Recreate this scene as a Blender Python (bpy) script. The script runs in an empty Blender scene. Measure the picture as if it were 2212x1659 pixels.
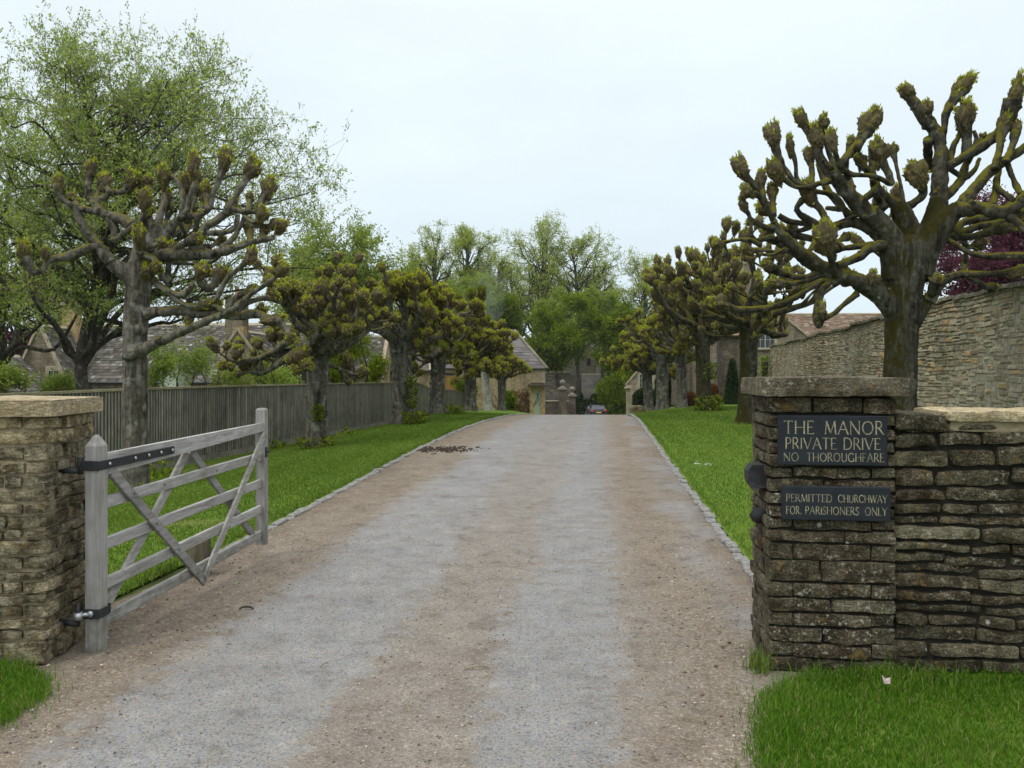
import bpy, bmesh, math, random
import numpy as np
from mathutils import Vector, Matrix, Quaternion

SC = bpy.context.scene
COL = SC.collection
R = math.radians
EYE = 1.65          # eye height
F = 1789.0          # focal length in reading units (photo read at 2212 x 1659)
CX, HY = 1106.0, 804.0

def at(x, y, Y):
    """world point at distance Y seen at reading coordinates (x, y)"""
    return np.array([(x - CX) * Y / F, Y, EYE - (y - HY) * Y / F])

def rngf(seed):
    return np.random.default_rng(seed)

# ------------------------------------------------------------------ noise
def _hash(ix, iy, iz, s):
    n = (ix * 374761393 + iy * 668265263 + iz * 2147483647 + s * 1274126177) & 0xFFFFFFFF
    n = ((n ^ (n >> 13)) * 1274126177) & 0xFFFFFFFF
    n = (n ^ (n >> 16)) & 0xFFFFFFFF
    return n.astype(np.float64) / 4294967295.0

def vnoise(P, scale=1.0, seed=0):
    """value noise, -1..1"""
    Q = np.asarray(P, float) * scale
    I = np.floor(Q).astype(np.int64)
    f = Q - I
    f = f * f * (3 - 2 * f)
    out = 0
    for dx in (0, 1):
        for dy in (0, 1):
            for dz in (0, 1):
                w = (f[:, 0] if dx else 1 - f[:, 0]) * (f[:, 1] if dy else 1 - f[:, 1]) * (f[:, 2] if dz else 1 - f[:, 2])
                out = out + w * _hash(I[:, 0] + dx, I[:, 1] + dy, I[:, 2] + dz, seed)
    return out * 2 - 1

def fbm(P, scale, seed=0, oct=3):
    a, o = 1.0, 0
    for k in range(oct):
        o = o + a * vnoise(P, scale * 2 ** k, seed + 17 * k)
        a *= 0.5
    return o / 1.75

# ------------------------------------------------------------------ mesh builder
class MB:
    def __init__(self):
        self.V, self.Fs, self.n = [], [], 0
    def add(self, V, Fc, rnd=0.5, mat=0):
        V = np.asarray(V, float).reshape(-1, 3)
        Fc = np.asarray(Fc, np.int64)
        if Fc.ndim == 1:
            Fc = Fc.reshape(1, -1)
        r = np.broadcast_to(np.asarray(rnd, float), (len(Fc),))
        self.V.append(V)
        self.Fs.append((Fc + self.n, r, mat))
        self.n += len(V)
    def mesh(self, name, mats, smooth=False, extra=None):
        me = bpy.data.meshes.new(name)
        V = np.concatenate(self.V)
        me.vertices.add(len(V))
        me.vertices.foreach_set('co', V.astype(np.float32).ravel())
        loops = np.concatenate([f.ravel() for f, _, _ in self.Fs])
        sizes = np.concatenate([np.full(len(f), f.shape[1]) for f, _, _ in self.Fs])
        rnd = np.concatenate([r for _, r, _ in self.Fs])
        mi = np.concatenate([np.full(len(f), m) for f, _, m in self.Fs])
        me.loops.add(len(loops))
        me.loops.foreach_set('vertex_index', loops.astype(np.int32))
        me.polygons.add(len(sizes))
        st = np.zeros(len(sizes), np.int32)
        st[1:] = np.cumsum(sizes)[:-1]
        me.polygons.foreach_set('loop_start', st)
        me.polygons.foreach_set('material_index', mi.astype(np.int32))
        sm = np.ones(len(sizes), bool) if smooth is True else (np.zeros(len(sizes), bool) if smooth is False else np.isin(mi, smooth))
        me.polygons.foreach_set('use_smooth', sm)
        me.update(calc_edges=True)
        a = me.attributes.new('rnd', 'FLOAT', 'FACE')
        a.data.foreach_set('value', rnd.astype(np.float32))
        if extra:
            for k, v in extra.items():
                a = me.attributes.new(k, 'FLOAT', 'POINT')
                a.data.foreach_set('value', np.asarray(v, np.float32))
        for m in (mats if isinstance(mats, (list, tuple)) else [mats]):
            me.materials.append(m)
        me.validate()
        return me
    def obj(self, name, mats, parent=None, smooth=False, extra=None):
        return link(name, self.mesh(name, mats, smooth, extra), parent)

def link(name, data, parent=None, loc=None):
    o = bpy.data.objects.new(name, data)
    COL.objects.link(o)
    if parent is not None:
        o.parent = parent
        if loc is None:        # data given in world space under a moved root
            rl = root_loc(parent)
            o.location = -rl if parent.parent is None else Vector((0, 0, 0))
        else:
            o.location = loc
    elif loc is not None:
        o.location = loc
    return o

def root_loc(o):
    while o.parent is not None:
        o = o.parent
    return Vector(o.location)

def tag(o, label, cat, group=None, kind=None):
    if label: o['label'] = label
    if cat: o['category'] = cat
    if group: o['group'] = group
    if kind: o['kind'] = kind
    return o

def thing(name, label, cat, loc, group=None):
    """an Empty at the thing's base; parts are meshes in world coordinates (offset back by link)"""
    o = bpy.data.objects.new(name, None)
    COL.objects.link(o)
    o.empty_display_size = 0.2
    o.location = Vector([float(v) for v in loc])
    return tag(o, label, cat, group)

# ------------------------------------------------------------------ shapes
def box(mb, lo, hi, rnd=0.5, mat=0, M=None, bev=0.0):
    lo, hi = np.array(lo, float), np.array(hi, float)
    if bev > 0:
        # chamfered box: 24 verts
        b = min(bev, 0.45 * float((hi - lo).min()))
        V, idx = [], {}
        for sx in (0, 1):
            for sy in (0, 1):
                for sz in (0, 1):
                    c = np.array([hi[0] if sx else lo[0], hi[1] if sy else lo[1], hi[2] if sz else lo[2]])
                    d = np.array([-b if sx else b, -b if sy else b, -b if sz else b])
                    for ax in range(3):
                        v = c + d
                        v[ax] = c[ax]
                        idx[(sx, sy, sz, ax)] = len(V)
                        V.append(v)
        Fq, Ft = [], []
        Fq.append([idx[(0, 0, 0, 0)], idx[(0, 0, 1, 0)], idx[(0, 1, 1, 0)], idx[(0, 1, 0, 0)]])
        Fq.append([idx[(1, 0, 0, 0)], idx[(1, 1, 0, 0)], idx[(1, 1, 1, 0)], idx[(1, 0, 1, 0)]])
        Fq.append([idx[(0, 0, 0, 1)], idx[(1, 0, 0, 1)], idx[(1, 0, 1, 1)], idx[(0, 0, 1, 1)]])
        Fq.append([idx[(0, 1, 0, 1)], idx[(0, 1, 1, 1)], idx[(1, 1, 1, 1)], idx[(1, 1, 0, 1)]])
        Fq.append([idx[(0, 0, 0, 2)], idx[(0, 1, 0, 2)], idx[(1, 1, 0, 2)], idx[(1, 0, 0, 2)]])
        Fq.append([idx[(0, 0, 1, 2)], idx[(1, 0, 1, 2)], idx[(1, 1, 1, 2)], idx[(0, 1, 1, 2)]])
        for s in (0, 1):
            for t in (0, 1):
                for (a, k1, k2) in ((0, 1, 2), (1, 0, 2), (2, 0, 1)):
                    def key(e, ax):
                        q = [0, 0, 0]; q[a] = e; q[k1] = s; q[k2] = t
                        return idx[(q[0], q[1], q[2], ax)]
                    Fq.append([key(0, k1), key(1, k1), key(1, k2), key(0, k2)])
        for sx in (0, 1):
            for sy in (0, 1):
                for sz in (0, 1):
                    Ft.append([idx[(sx, sy, sz, a)] for a in range(3)])
        V = np.array(V)
        if M is not None: V = M(V)
        n0 = mb.n
        mb.add(V, Fq, rnd, mat)
        mb.Fs.append((np.array(Ft) + n0, np.full(len(Ft), rnd), mat))
        return
    V = np.array([[x, y, z] for x in (lo[0], hi[0]) for y in (lo[1], hi[1]) for z in (lo[2], hi[2])])
    if M is not None: V = M(V)
    mb.add(V, [[0, 1, 3, 2], [4, 6, 7, 5], [0, 4, 5, 1], [2, 3, 7, 6], [0, 2, 6, 4], [1, 5, 7, 3]], rnd, mat)

def frame(ox, oy, ang, oz=0.0):
    """local (along, across, up) -> world"""
    c, s = math.cos(ang), math.sin(ang)
    def M(V):
        V = np.asarray(V, float).reshape(-1, 3)
        return np.stack([ox + V[:, 0] * c - V[:, 1] * s, oy + V[:, 0] * s + V[:, 1] * c, oz + V[:, 2]], 1)
    return M

def bar(mb, a, b, w, h, rnd=0.5, mat=0, up=(0, 0, 1), bev=0.004):
    """a square timber from a to b, w across, h along the 'up' side"""
    a, b = np.array(a, float), np.array(b, float)
    d = b - a; L = np.linalg.norm(d); d /= L
    up = np.array(up, float)
    sx = np.cross(d, up); sx /= np.linalg.norm(sx)
    u = np.cross(sx, d)
    def M(V):
        return a + V[:, :1] * d + V[:, 1:2] * sx + V[:, 2:3] * u
    box(mb, (0, -w / 2, -h / 2), (L, w / 2, h / 2), rnd, mat, M, bev)

def spline(P, per=6):
    """Catmull-Rom through rows of P (any columns)"""
    P = np.asarray(P, float)
    if len(P) < 3:
        t = np.linspace(0, 1, per + 1)[:, None]
        return P[0] * (1 - t) + P[-1] * t
    E = np.vstack([2 * P[0] - P[1], P, 2 * P[-1] - P[-2]])
    out = []
    for i in range(1, len(E) - 2):
        p0, p1, p2, p3 = E[i - 1], E[i], E[i + 1], E[i + 2]
        t = np.linspace(0, 1, per, endpoint=False)[:, None]
        out.append(0.5 * (2 * p1 + (p2 - p0) * t + (2 * p0 - 5 * p1 + 4 * p2 - p3) * t ** 2 + (3 * p1 - p0 - 3 * p2 + p3) * t ** 3))
    out.append(P[-1:])
    return np.vstack(out)

def tube(mb, pts, rad, seg=8, rnd=0.5, mat=0, amp=0.0, nsc=8.0, seed=0, closed=True):
    P = np.asarray(pts, float)
    rad = np.broadcast_to(np.asarray(rad, float), (len(P),))
    T = np.gradient(P, axis=0)
    T /= np.linalg.norm(T, axis=1)[:, None] + 1e-9
    n = np.cross(T[0], [0.3, 1, 0.1]); n /= np.linalg.norm(n) + 1e-9
    ang = np.linspace(0, 2 * math.pi, seg, endpoint=False)
    rings = []
    for i in range(len(P)):
        n = n - T[i] * np.dot(n, T[i]); n /= np.linalg.norm(n) + 1e-9
        b = np.cross(T[i], n)
        dirs = np.cos(ang)[:, None] * n + np.sin(ang)[:, None] * b
        rings.append(P[i] + dirs * rad[i])
    V = np.vstack(rings)
    if amp:
        C = np.repeat(P, seg, axis=0)
        D = V - C
        V = V + D * (amp * fbm(V, nsc, seed))[:, None]
    i = np.arange(len(P) - 1)[:, None] * seg
    j = np.arange(seg)[None, :]
    k = (j + 1) % seg
    Fc = np.stack([i + j, i + k, i + seg + k, i + seg + j], -1).reshape(-1, 4)
    n0 = mb.n
    mb.add(V, Fc, rnd, mat)
    if closed:
        mb.V.append(np.array([P[0], P[-1]])); c0 = mb.n; mb.n += 2
        jj = np.arange(seg); kk = (jj + 1) % seg
        e = n0 + (len(P) - 1) * seg
        t = np.vstack([np.stack([n0 + kk, n0 + jj, np.full(seg, c0)], 1), np.stack([e + jj, e + kk, np.full(seg, c0 + 1)], 1)])
        mb.Fs.append((t, np.full(len(t), rnd), mat))

def cyl(mb, a, b, r0, r1=None, seg=12, rnd=0.5, mat=0):
    tube(mb, [a, b], [r0, r0 if r1 is None else r1], seg, rnd, mat)

def lathe(mb, c, prof, seg=16, rnd=0.5, mat=0):
    prof = np.array(prof, float)
    a = np.linspace(0, 2 * math.pi, seg, endpoint=False)
    V = np.stack([c[0] + prof[:, :1] * np.cos(a), c[1] + prof[:, :1] * np.sin(a), c[2] + np.repeat(prof[:, 1:], seg, 1)], -1).reshape(-1, 3)
    i = np.arange(len(prof) - 1)[:, None] * seg; j = np.arange(seg)[None]; k = (j + 1) % seg
    mb.add(V, np.stack([i + j, i + k, i + seg + k, i + seg + j], -1).reshape(-1, 4), rnd, mat)

def unit(v):
    return v / (np.linalg.norm(v, axis=-1, keepdims=True) + 1e-9)

def leaves(mb, P, D, L, W, rg, mat=0, rnd=None, fold=0.25):
    """leaf blades: two triangles folded on the midrib. P base, D direction, L length, W width"""
    P = np.asarray(P, float); n = len(P)
    D = unit(np.asarray(D, float))
    L = np.broadcast_to(np.asarray(L, float), (n,))[:, None]
    W = np.broadcast_to(np.asarray(W, float), (n,))[:, None]
    S = unit(np.cross(D, unit(rg.normal(size=(n, 3)))))
    N = np.cross(D, S)
    mid = P + D * L * 0.45
    up = N * W * fold
    V = np.stack([P, mid + S * W * 0.5 + up, P + D * L, mid - S * W * 0.5 + up], 1).reshape(-1, 3)
    b = np.arange(n)[:, None] * 4
    Fc = b + np.array([[0, 1, 2, 3]])
    r = rg.random(n) if rnd is None else rnd
    mb.add(V, Fc, r, mat)

# ------------------------------------------------------------------ materials
class NT:
    def __init__(self, name):
        self.m = bpy.data.materials.new(name); self.m.use_nodes = True
        self.t = self.m.node_tree; self.t.nodes.clear()
        self.out = self.t.nodes.new('ShaderNodeOutputMaterial')
    def n(self, typ, props=None, **ins):
        nd = self.t.nodes.new('ShaderNode' + typ)
        for k, v in (props or {}).items(): setattr(nd, k, v)
        for k, v in ins.items():
            key = int(k[1:]) if k[0] == 'i' and k[1:].isdigit() else k.replace('_', ' ')
            self.set(nd, key, v)
        return nd
    def set(self, nd, key, v):
        s = nd.inputs[key]
        if isinstance(v, bpy.types.NodeSocket): self.t.links.new(v, s)
        elif isinstance(v, bpy.types.Node): self.t.links.new(v.outputs[0], s)
        else:
            if s.type == 'RGBA' and len(v) == 3: v = (*v, 1)
            s.default_value = v
    def math(self, op, a, b=0.0, c=None, clamp=False):
        nd = self.n('Math', {'operation': op, 'use_clamp': clamp}, i0=a, i1=b)
        if c is not None: self.set(nd, 2, c)
        return nd.outputs[0]
    def mix(self, f, a, b, blend='MIX'):
        nd = self.t.nodes.new('ShaderNodeMix'); nd.data_type = 'RGBA'; nd.blend_type = blend
        self.set(nd, 0, f); self.set(nd, 6, a); self.set(nd, 7, b)
        return nd.outputs[2]
    def ramp(self, f, stops, interp='LINEAR'):
        nd = self.t.nodes.new('ShaderNodeValToRGB'); cr = nd.color_ramp; cr.interpolation = interp
        while len(cr.elements) > 1: cr.elements.remove(cr.elements[-1])
        for i, (p, c) in enumerate(stops):
            e = cr.elements[0] if i == 0 else cr.elements.new(p)
            e.position = p
            e.color = (c, c, c, 1) if not hasattr(c, '__len__') else (*c, 1)
        self.set(nd, 0, f)
        return nd.outputs[0]
    def obj(self, scale=(1, 1, 1), world=False):
        if world:
            g = self.n('NewGeometry').outputs['Position']
        else:
            g = self.n('TexCoord').outputs['Object']
        mp = self.n('Mapping', None, Vector=g, Scale=scale)
        return mp.outputs[0]
    def noise(self, vec, scale, detail=4.0, rough=0.55, dist=0.0):
        return self.n('TexNoise', None, Vector=vec, Scale=scale, Detail=detail, Roughness=rough, Distortion=dist).outputs[0]
    def vor(self, vec, scale, feature='F1', rand=1.0):
        return self.n('TexVoronoi', {'feature': feature}, Vector=vec, Scale=scale, Randomness=rand)
    def attr(self, name='rnd'):
        nd = self.t.nodes.new('ShaderNodeAttribute'); nd.attribute_name = name
        return nd.outputs['Fac']
    def oinfo(self):
        return self.n('ObjectInfo').outputs['Random']
    def bump(self, h, strength=0.5, dist=0.02, normal=None):
        nd = self.n('Bump', None, Height=h, Strength=strength, Distance=dist)
        if normal is not None: self.set(nd, 'Normal', normal)
        return nd.outputs[0]
    def bsdf(self, col, rough=0.85, normal=None, metal=0.0, spec=0.3, extra=None):
        b = self.n('BsdfPrincipled', None, Base_Color=col, Roughness=rough, Metallic=metal)
        b.inputs['Specular IOR Level'].default_value = spec
        if normal is not None: self.set(b, 'Normal', normal)
        self.t.links.new(b.outputs[0], self.out.inputs[0])
        return self.m
    def leaf(self, col, trans=0.35, tcol=None):
        d = self.n('BsdfDiffuse', None, Color=col)
        g = self.n('BsdfTranslucent', None, Color=tcol if tcol is not None else col)
        mx = self.n('MixShader', None, i0=trans, i1=d.outputs[0], i2=g.outputs[0])
        self.t.links.new(mx.outputs[0], self.out.inputs[0])
        return self.m

def m_plain(name, col, rough=0.7, metal=0.0, nscale=12, namp=0.25, bump=0.1, spec=0.3, world=False):
    t = NT(name); v = t.obj(world=world)
    n = t.noise(v, nscale, 5)
    c = t.mix(t.ramp(n, [(0.3, 0), (0.7, 1)]), tuple(x * (1 - namp) for x in col), tuple(min(1, x * (1 + namp)) for x in col))
    return t.bsdf(c, rough, t.bump(n, bump, 0.01), metal, spec)

def m_leaf(name, stops, trans=0.35):
    t = NT(name)
    return t.leaf(t.ramp(t.attr(), stops), trans)

def m_stone_near(name, base, lich, orange=0.0, dark=0.45):
    """weathered dry-stone blocks; hue varies by block, crusts of lichen and soot"""
    t = NT(name); v = t.obj(world=True)
    r = t.attr()
    c = t.ramp(r, [(0.0, base[0]), (0.35, base[1]), (0.65, base[2]), (1.0, base[3])])
    n1 = t.noise(v, 9, 6, 0.65)
    n2 = t.noise(v, 38, 5, 0.7)
    grain = t.noise(t.obj((18, 18, 60), True), 1.0, 5, 0.7)
    c = t.mix(t.ramp(n1, [(0.40, 0), (0.58, 1)]), c, t.mix(1.0, c, (dark, dark * 0.95, dark * 0.85), 'MULTIPLY'))
    c = t.mix(t.ramp(grain, [(0.45, 0), (0.70, 0.9)]), c, t.mix(1.0, c, (2.1, 2.05, 1.85), 'MULTIPLY'))
    n4 = t.noise(v, 95, 4, 0.75)
    c = t.mix(t.ramp(n4, [(0.40, .75), (0.56, 0)]), c, t.mix(1.0, c, (.38, .37, .34), 'MULTIPLY'))
    pk = t.math('MULTIPLY', t.ramp(n4, [(0.57, 0), (0.66, 1)]), t.ramp(n1, [(0.42, 1), (0.6, .25)]))
    c = t.mix(t.math('MULTIPLY', pk, lich), c, (0.33, 0.31, 0.235))
    # pale lichen crust
    lm = t.math('MULTIPLY', t.ramp(n2, [(0.56, 0), (0.63, 1)]), t.ramp(t.noise(v, 5.2, 3), [(0.48, 0), (0.62, 1)]))
    c = t.mix(t.math('MULTIPLY', lm, lich), c, (0.36, 0.35, 0.28))
    # small round white lichens
    vo = t.vor(v, 9.0)
    wm = t.math('MULTIPLY', t.ramp(vo.outputs['Distance'], [(0.10, 1), (0.15, 0)]), t.ramp(t.noise(v, 2.3, 2), [(0.56, 0), (0.6, 1)]))
    c = t.mix(t.math('MULTIPLY', wm, 0.8), c, (0.5, 0.5, 0.46))
    if orange:
        om = t.math('MULTIPLY', t.ramp(t.noise(v, 14, 4), [(0.60, 0), (0.68, 1)]), orange)
        c = t.mix(om, c, (0.26, 0.15, 0.04))
    h = t.math('ADD', t.math('MULTIPLY', n2, 0.7), t.math('ADD', t.math('MULTIPLY', grain, 0.9), t.math('ADD', n1, t.math('MULTIPLY', n4, .5))))
    return t.bsdf(c, 0.95, t.bump(h, 1.0, 0.016), spec=0.15)

def m_rubble(name, cols, mortar, u='xy', w=0.34, hgt=0.11, msize=0.06, k=0.9, bump=0.6, dist=0.3, dark=0.6, rand=.85):
    """roughly coursed rubble walling in metres (cells w long, hgt high)"""
    t = NT(name)
    g = t.n('NewGeometry').outputs['Position']
    s = t.n('SeparateXYZ', None, Vector=g)
    if u == 'y': uu = s.outputs[1]
    else: uu = t.math('ADD', s.outputs[0], t.math('MULTIPLY', s.outputs[1], k))
    nz = t.noise(t.obj(world=True), 3.0, 3)
    off = t.math('MULTIPLY', t.math('SUBTRACT', nz, 0.5), dist)
    vec = t.n('CombineXYZ', None, X=t.math('DIVIDE', uu, w), Y=t.math('ADD', t.math('DIVIDE', s.outputs[2], hgt), off), Z=0.0).outputs[0]
    v1 = t.n('TexVoronoi', {'voronoi_dimensions': '2D'}, Vector=vec, Scale=1.0, Randomness=rand)
    ve = t.n('TexVoronoi', {'voronoi_dimensions': '2D', 'feature': 'DISTANCE_TO_EDGE'}, Vector=vec, Scale=1.0, Randomness=rand)
    sc = t.n('SeparateColor', None, Color=v1.outputs['Color'])
    c = t.ramp(sc.outputs[0], [(0.0, cols[0]), (0.35, cols[1]), (0.7, cols[2]), (1.0, cols[3])])
    n1 = t.noise(t.obj(world=True), 0.9, 5, 0.6)
    n2 = t.noise(t.obj(world=True), 16, 5, 0.7)
    c = t.mix(t.ramp(n1, [(0.4, 0), (0.65, 1)]), c, t.mix(1.0, c, (dark, dark, dark * 0.97), 'MULTIPLY'))
    c = t.mix(t.ramp(n2, [(0.3, 0), (0.7, 1)]), t.mix(1.0, c, (.62, .60, .56), 'MULTIPLY'), t.mix(1.0, c, (1.35, 1.32, 1.25), 'MULTIPLY'))
    ed = t.ramp(t.math('ADD', ve.outputs['Distance'], t.math('MULTIPLY', t.math('SUBTRACT', n2, .5), .10)), [(msize * .3, 1), (msize * 1.8, 0)])
    c = t.mix(ed, c, mortar)
    c = t.mix(t.math('MULTIPLY', ed, t.ramp(n2, [(.40, 0), (.55, .9)])), c, t.mix(1.0, c, (.42, .40, .37), 'MULTIPLY'))  # dark flecks paint the shadow between stones into the joints
    stk = t.noise(t.obj((1.6, 1.6, .22), True), 1.0, 5, .65)
    c = t.mix(t.ramp(stk, [(.50, 0), (.66, .75)]), c, t.mix(1.0, c, (.52, .50, .47), 'MULTIPLY'))
    h = t.math('ADD', t.math('MULTIPLY', t.math('SUBTRACT', 1.0, ed), .8), t.math('ADD', t.math('MULTIPLY', n2, 0.8), t.math('MULTIPLY', sc.outputs[1], .5)))
    return t.bsdf(c, 0.95, t.bump(h, bump, 0.06), spec=0.1)

def m_bark(name, c0, c1, moss, mossamt=0.5, mosscol=(0.055, 0.06, 0.008), side=None, zstretch=0.16, lichen=0.4, sc=9.0, bump=0.9, spots=0):
    """furrowed bark, moss on upper sides (and on one weather side), grey lichen patches"""
    t = NT(name)
    v = t.obj((1, 1, zstretch), True); w = t.obj(world=True)
    n = t.noise(v, sc, 6, 0.65, 0.4)
    n2 = t.noise(w, 5, 5, 0.6)
    n3 = t.noise(w, 45, 4, 0.7)
    c = t.mix(t.ramp(n, [(0.34, 0), (0.62, 1)]), c0, c1)
    n5 = t.noise(w, 13, 5, 0.7)
    c = t.mix(t.ramp(n5, [(0.36, .85), (0.54, 0)]), c, t.mix(1.0, c, (.42, .40, .36), 'MULTIPLY'))
    c = t.mix(t.math('MULTIPLY', t.ramp(n2, [(0.55, 0), (0.66, 1)]), lichen), c, (0.30, 0.31, 0.27))
    ge = t.n('NewGeometry')
    s = t.n('SeparateXYZ', None, Vector=ge.outputs['Normal'])
    m = t.math('MULTIPLY', s.outputs[2], 0.55)
    if side is not None:
        m = t.math('ADD', m, t.math('ADD', t.math('MULTIPLY', s.outputs[0], side[0]), t.math('MULTIPLY', s.outputs[1], side[1])))
    m = t.math('ADD', m, t.math('MULTIPLY', t.math('SUBTRACT', n2, 0.5), 1.6))
    m = t.math('ADD', m, t.math('MULTIPLY', t.math('SUBTRACT', n3, 0.5), 0.7))
    mk = t.ramp(t.math('ADD', m, moss), [(0.40, 0), (0.62, 1)])
    mc = t.mix(n3, tuple(x * 0.45 for x in mosscol), tuple(x * 1.7 for x in mosscol))
    c = t.mix(t.math('MULTIPLY', mk, mossamt), c, mc)
    if spots:
        vs = t.vor(t.obj((1, 1, .6), True), 3.2)
        dd = t.math('ADD', vs.outputs['Distance'], t.math('MULTIPLY', t.math('SUBTRACT', n5, .5), .16))
        sk = t.math('MULTIPLY', t.ramp(dd, [(.06, 1), (.10, 0)]), t.ramp(t.noise(w, 1.3, 2), [(.50, 0), (.54, 1)]))
        c = t.mix(t.math('MULTIPLY', sk, spots), c, (.45, .46, .42))
    h = t.math('ADD', t.math('MULTIPLY', n, 1.0), t.math('MULTIPLY', n3, 0.45))
    return t.bsdf(c, 0.95, t.bump(h, bump, 0.03), spec=0.1)

def m_wood(name, c0, c1, axis='z', sc=5.0, rough=0.75, bump=0.25, stain=0.0):
    t = NT(name)
    st = {'z': (9, 9, 0.5), 'x': (0.5, 9, 9), 'y': (9, .45, 9), 'n': (6, 6, 6)}[axis]
    v = t.obj(st, True)
    n = t.noise(v, sc, 6, 0.65, 0.6)
    n2 = t.noise(t.obj(world=True), 3.0, 4)
    c = t.mix(t.ramp(n, [(0.3, 0), (0.7, 1)]), c0, c1)
    r = t.attr()
    c = t.mix(0.5, c, t.mix(1.0, c, t.ramp(r, [(0, 0.55), (1, 1.45)]), 'MULTIPLY'))
    if stain:
        zz = t.n('SeparateXYZ', None, Vector=t.n('NewGeometry').outputs['Position']).outputs[2]
        al = t.math('MULTIPLY', t.ramp(t.math('ADD', zz, t.math('MULTIPLY', t.math('SUBTRACT', n2, .5), .5)), [(.10, .55), (.42, 0)]), t.ramp(t.noise(t.obj(world=True), 9, 4, .7), [(.42, 0), (.6, 1)]))
        c = t.mix(al, c, (.085, .095, .05))
        ck = t.ramp(t.noise(v, sc * 2.2, 4, .6), [(.30, .85), (.36, 0)])
        c = t.mix(ck, c, t.mix(1.0, c, (.40, .38, .35), 'MULTIPLY'))
        c = t.mix(t.math('MULTIPLY', t.ramp(n2, [(0.45, 0), (0.65, 1)]), stain), c, t.mix(1.0, c, (0.5, 0.5, 0.42), 'MULTIPLY'))
    return t.bsdf(c, rough, t.bump(n, bump, 0.006), spec=0.25)
# ------------------------------------------------------------------ terrain
_Y = np.arange(-30, 420, 0.5)
def prof(pts, s=2.5):
    p = np.array(pts, float)
    z = np.interp(_Y, p[:, 0], p[:, 1])
    k = np.arange(-12, 13) * 0.5
    g = np.exp(-(k / s) ** 2 / 2); g /= g.sum()
    return np.convolve(np.pad(z, 12, mode='edge'), g, 'valid')
P_DRIVE = prof([(-30, 0), (9, 0), (12, .08), (16, .16), (20, .21), (25, .185), (31, .03), (36, -.18), (45, -.72), (60, -1.65), (92, -3.44), (120, -4.6), (200, -5.5), (420, -6)])
P_RT = prof([(-30, 0), (10, 0), (16, .1), (24, .15), (31, .25), (37, .06), (44, -.2), (50, -.45), (60, -.95), (75, -1.9), (92, -3.1), (120, -4.6), (200, -5.5), (420, -6)])
P_RF = prof([(-30, 0), (10, 0), (24, .15), (31, .3), (37, .1), (50, -.3), (60, -.6), (80, -1.5), (120, -4.6), (200, -5.5), (420, -6)])
P_LT = prof([(-30, 0), (6, 0), (9, -.06), (12.6, -.12), (18.4, .0), (25, .08), (31, .12), (38, -.12), (51, -.67), (58, -1.1), (66, -1.9), (92, -3.44), (120, -4.6), (200, -5.5), (420, -6)])
P_LF = prof([(-30, -.05), (8, -.2), (16, -.27), (24, -.31), (34, -.4), (42, -.55), (52, -.95), (60, -1.35), (75, -2.2), (92, -3.44), (120, -4.6), (200, -5.5), (420, -6)])
P_LX = prof([(-30, -.1), (10, -.6), (30, -1.1), (60, -1.6), (92, -3.3), (120, -4.6), (200, -5.5), (420, -6)])
_cl = np.array([(-30, -4.2), (0, -1.05), (8.9, -.16), (15.5, .48), (20, .95), (31, 2.2), (35.5, 2.75), (60, 5.6), (95, 9.4), (420, 42)])
_clz = np.interp(_Y, _cl[:, 0], _cl[:, 1])
def xc(Y): return np.interp(Y, _Y, _clz)
HALF = 2.31
def H(X, Y):
    X = np.asarray(X, float); Y = np.asarray(Y, float)
    u = X - xc(Y)
    us = [-14, -7.0, -5.0, -HALF, HALF, 5.0, 8.5]
    zs = [np.interp(Y, _Y, p) for p in (P_LX, P_LF, P_LT, P_DRIVE, P_DRIVE, P_RT, P_RF)]
    z = np.where(u <= us[0], zs[0], zs[-1])
    for i in range(6):
        m = (u > us[i]) & (u <= us[i + 1])
        t = np.clip((u - us[i]) / (us[i + 1] - us[i]), 0, 1)
        z = np.where(m, zs[i] * (1 - t) + zs[i + 1] * t, z)
    return z
def gz(x, y): return float(H(np.array([x]), np.array([y]))[0])

def sheet(Ys, us_fn, dz, nu):
    """grid strip: rows at Ys, columns between us_fn(Y) -> (x0, x1)"""
    V, lat = [], []
    for y in Ys:
        a, b = us_fn(y)
        x = np.linspace(a, b, nu)
        yy = np.full(nu, y)
        V.append(np.stack([x, yy, H(x, yy) + dz], 1)); lat.append(x - xc(y))
    V = np.vstack(V); nr = len(Ys)
    i = np.arange(nr - 1)[:, None] * nu; j = np.arange(nu - 1)[None]
    Fc = np.stack([i + j, i + j + 1, i + nu + j + 1, i + nu + j], -1).reshape(-1, 4)
    return V, Fc, np.concatenate(lat)

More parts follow.
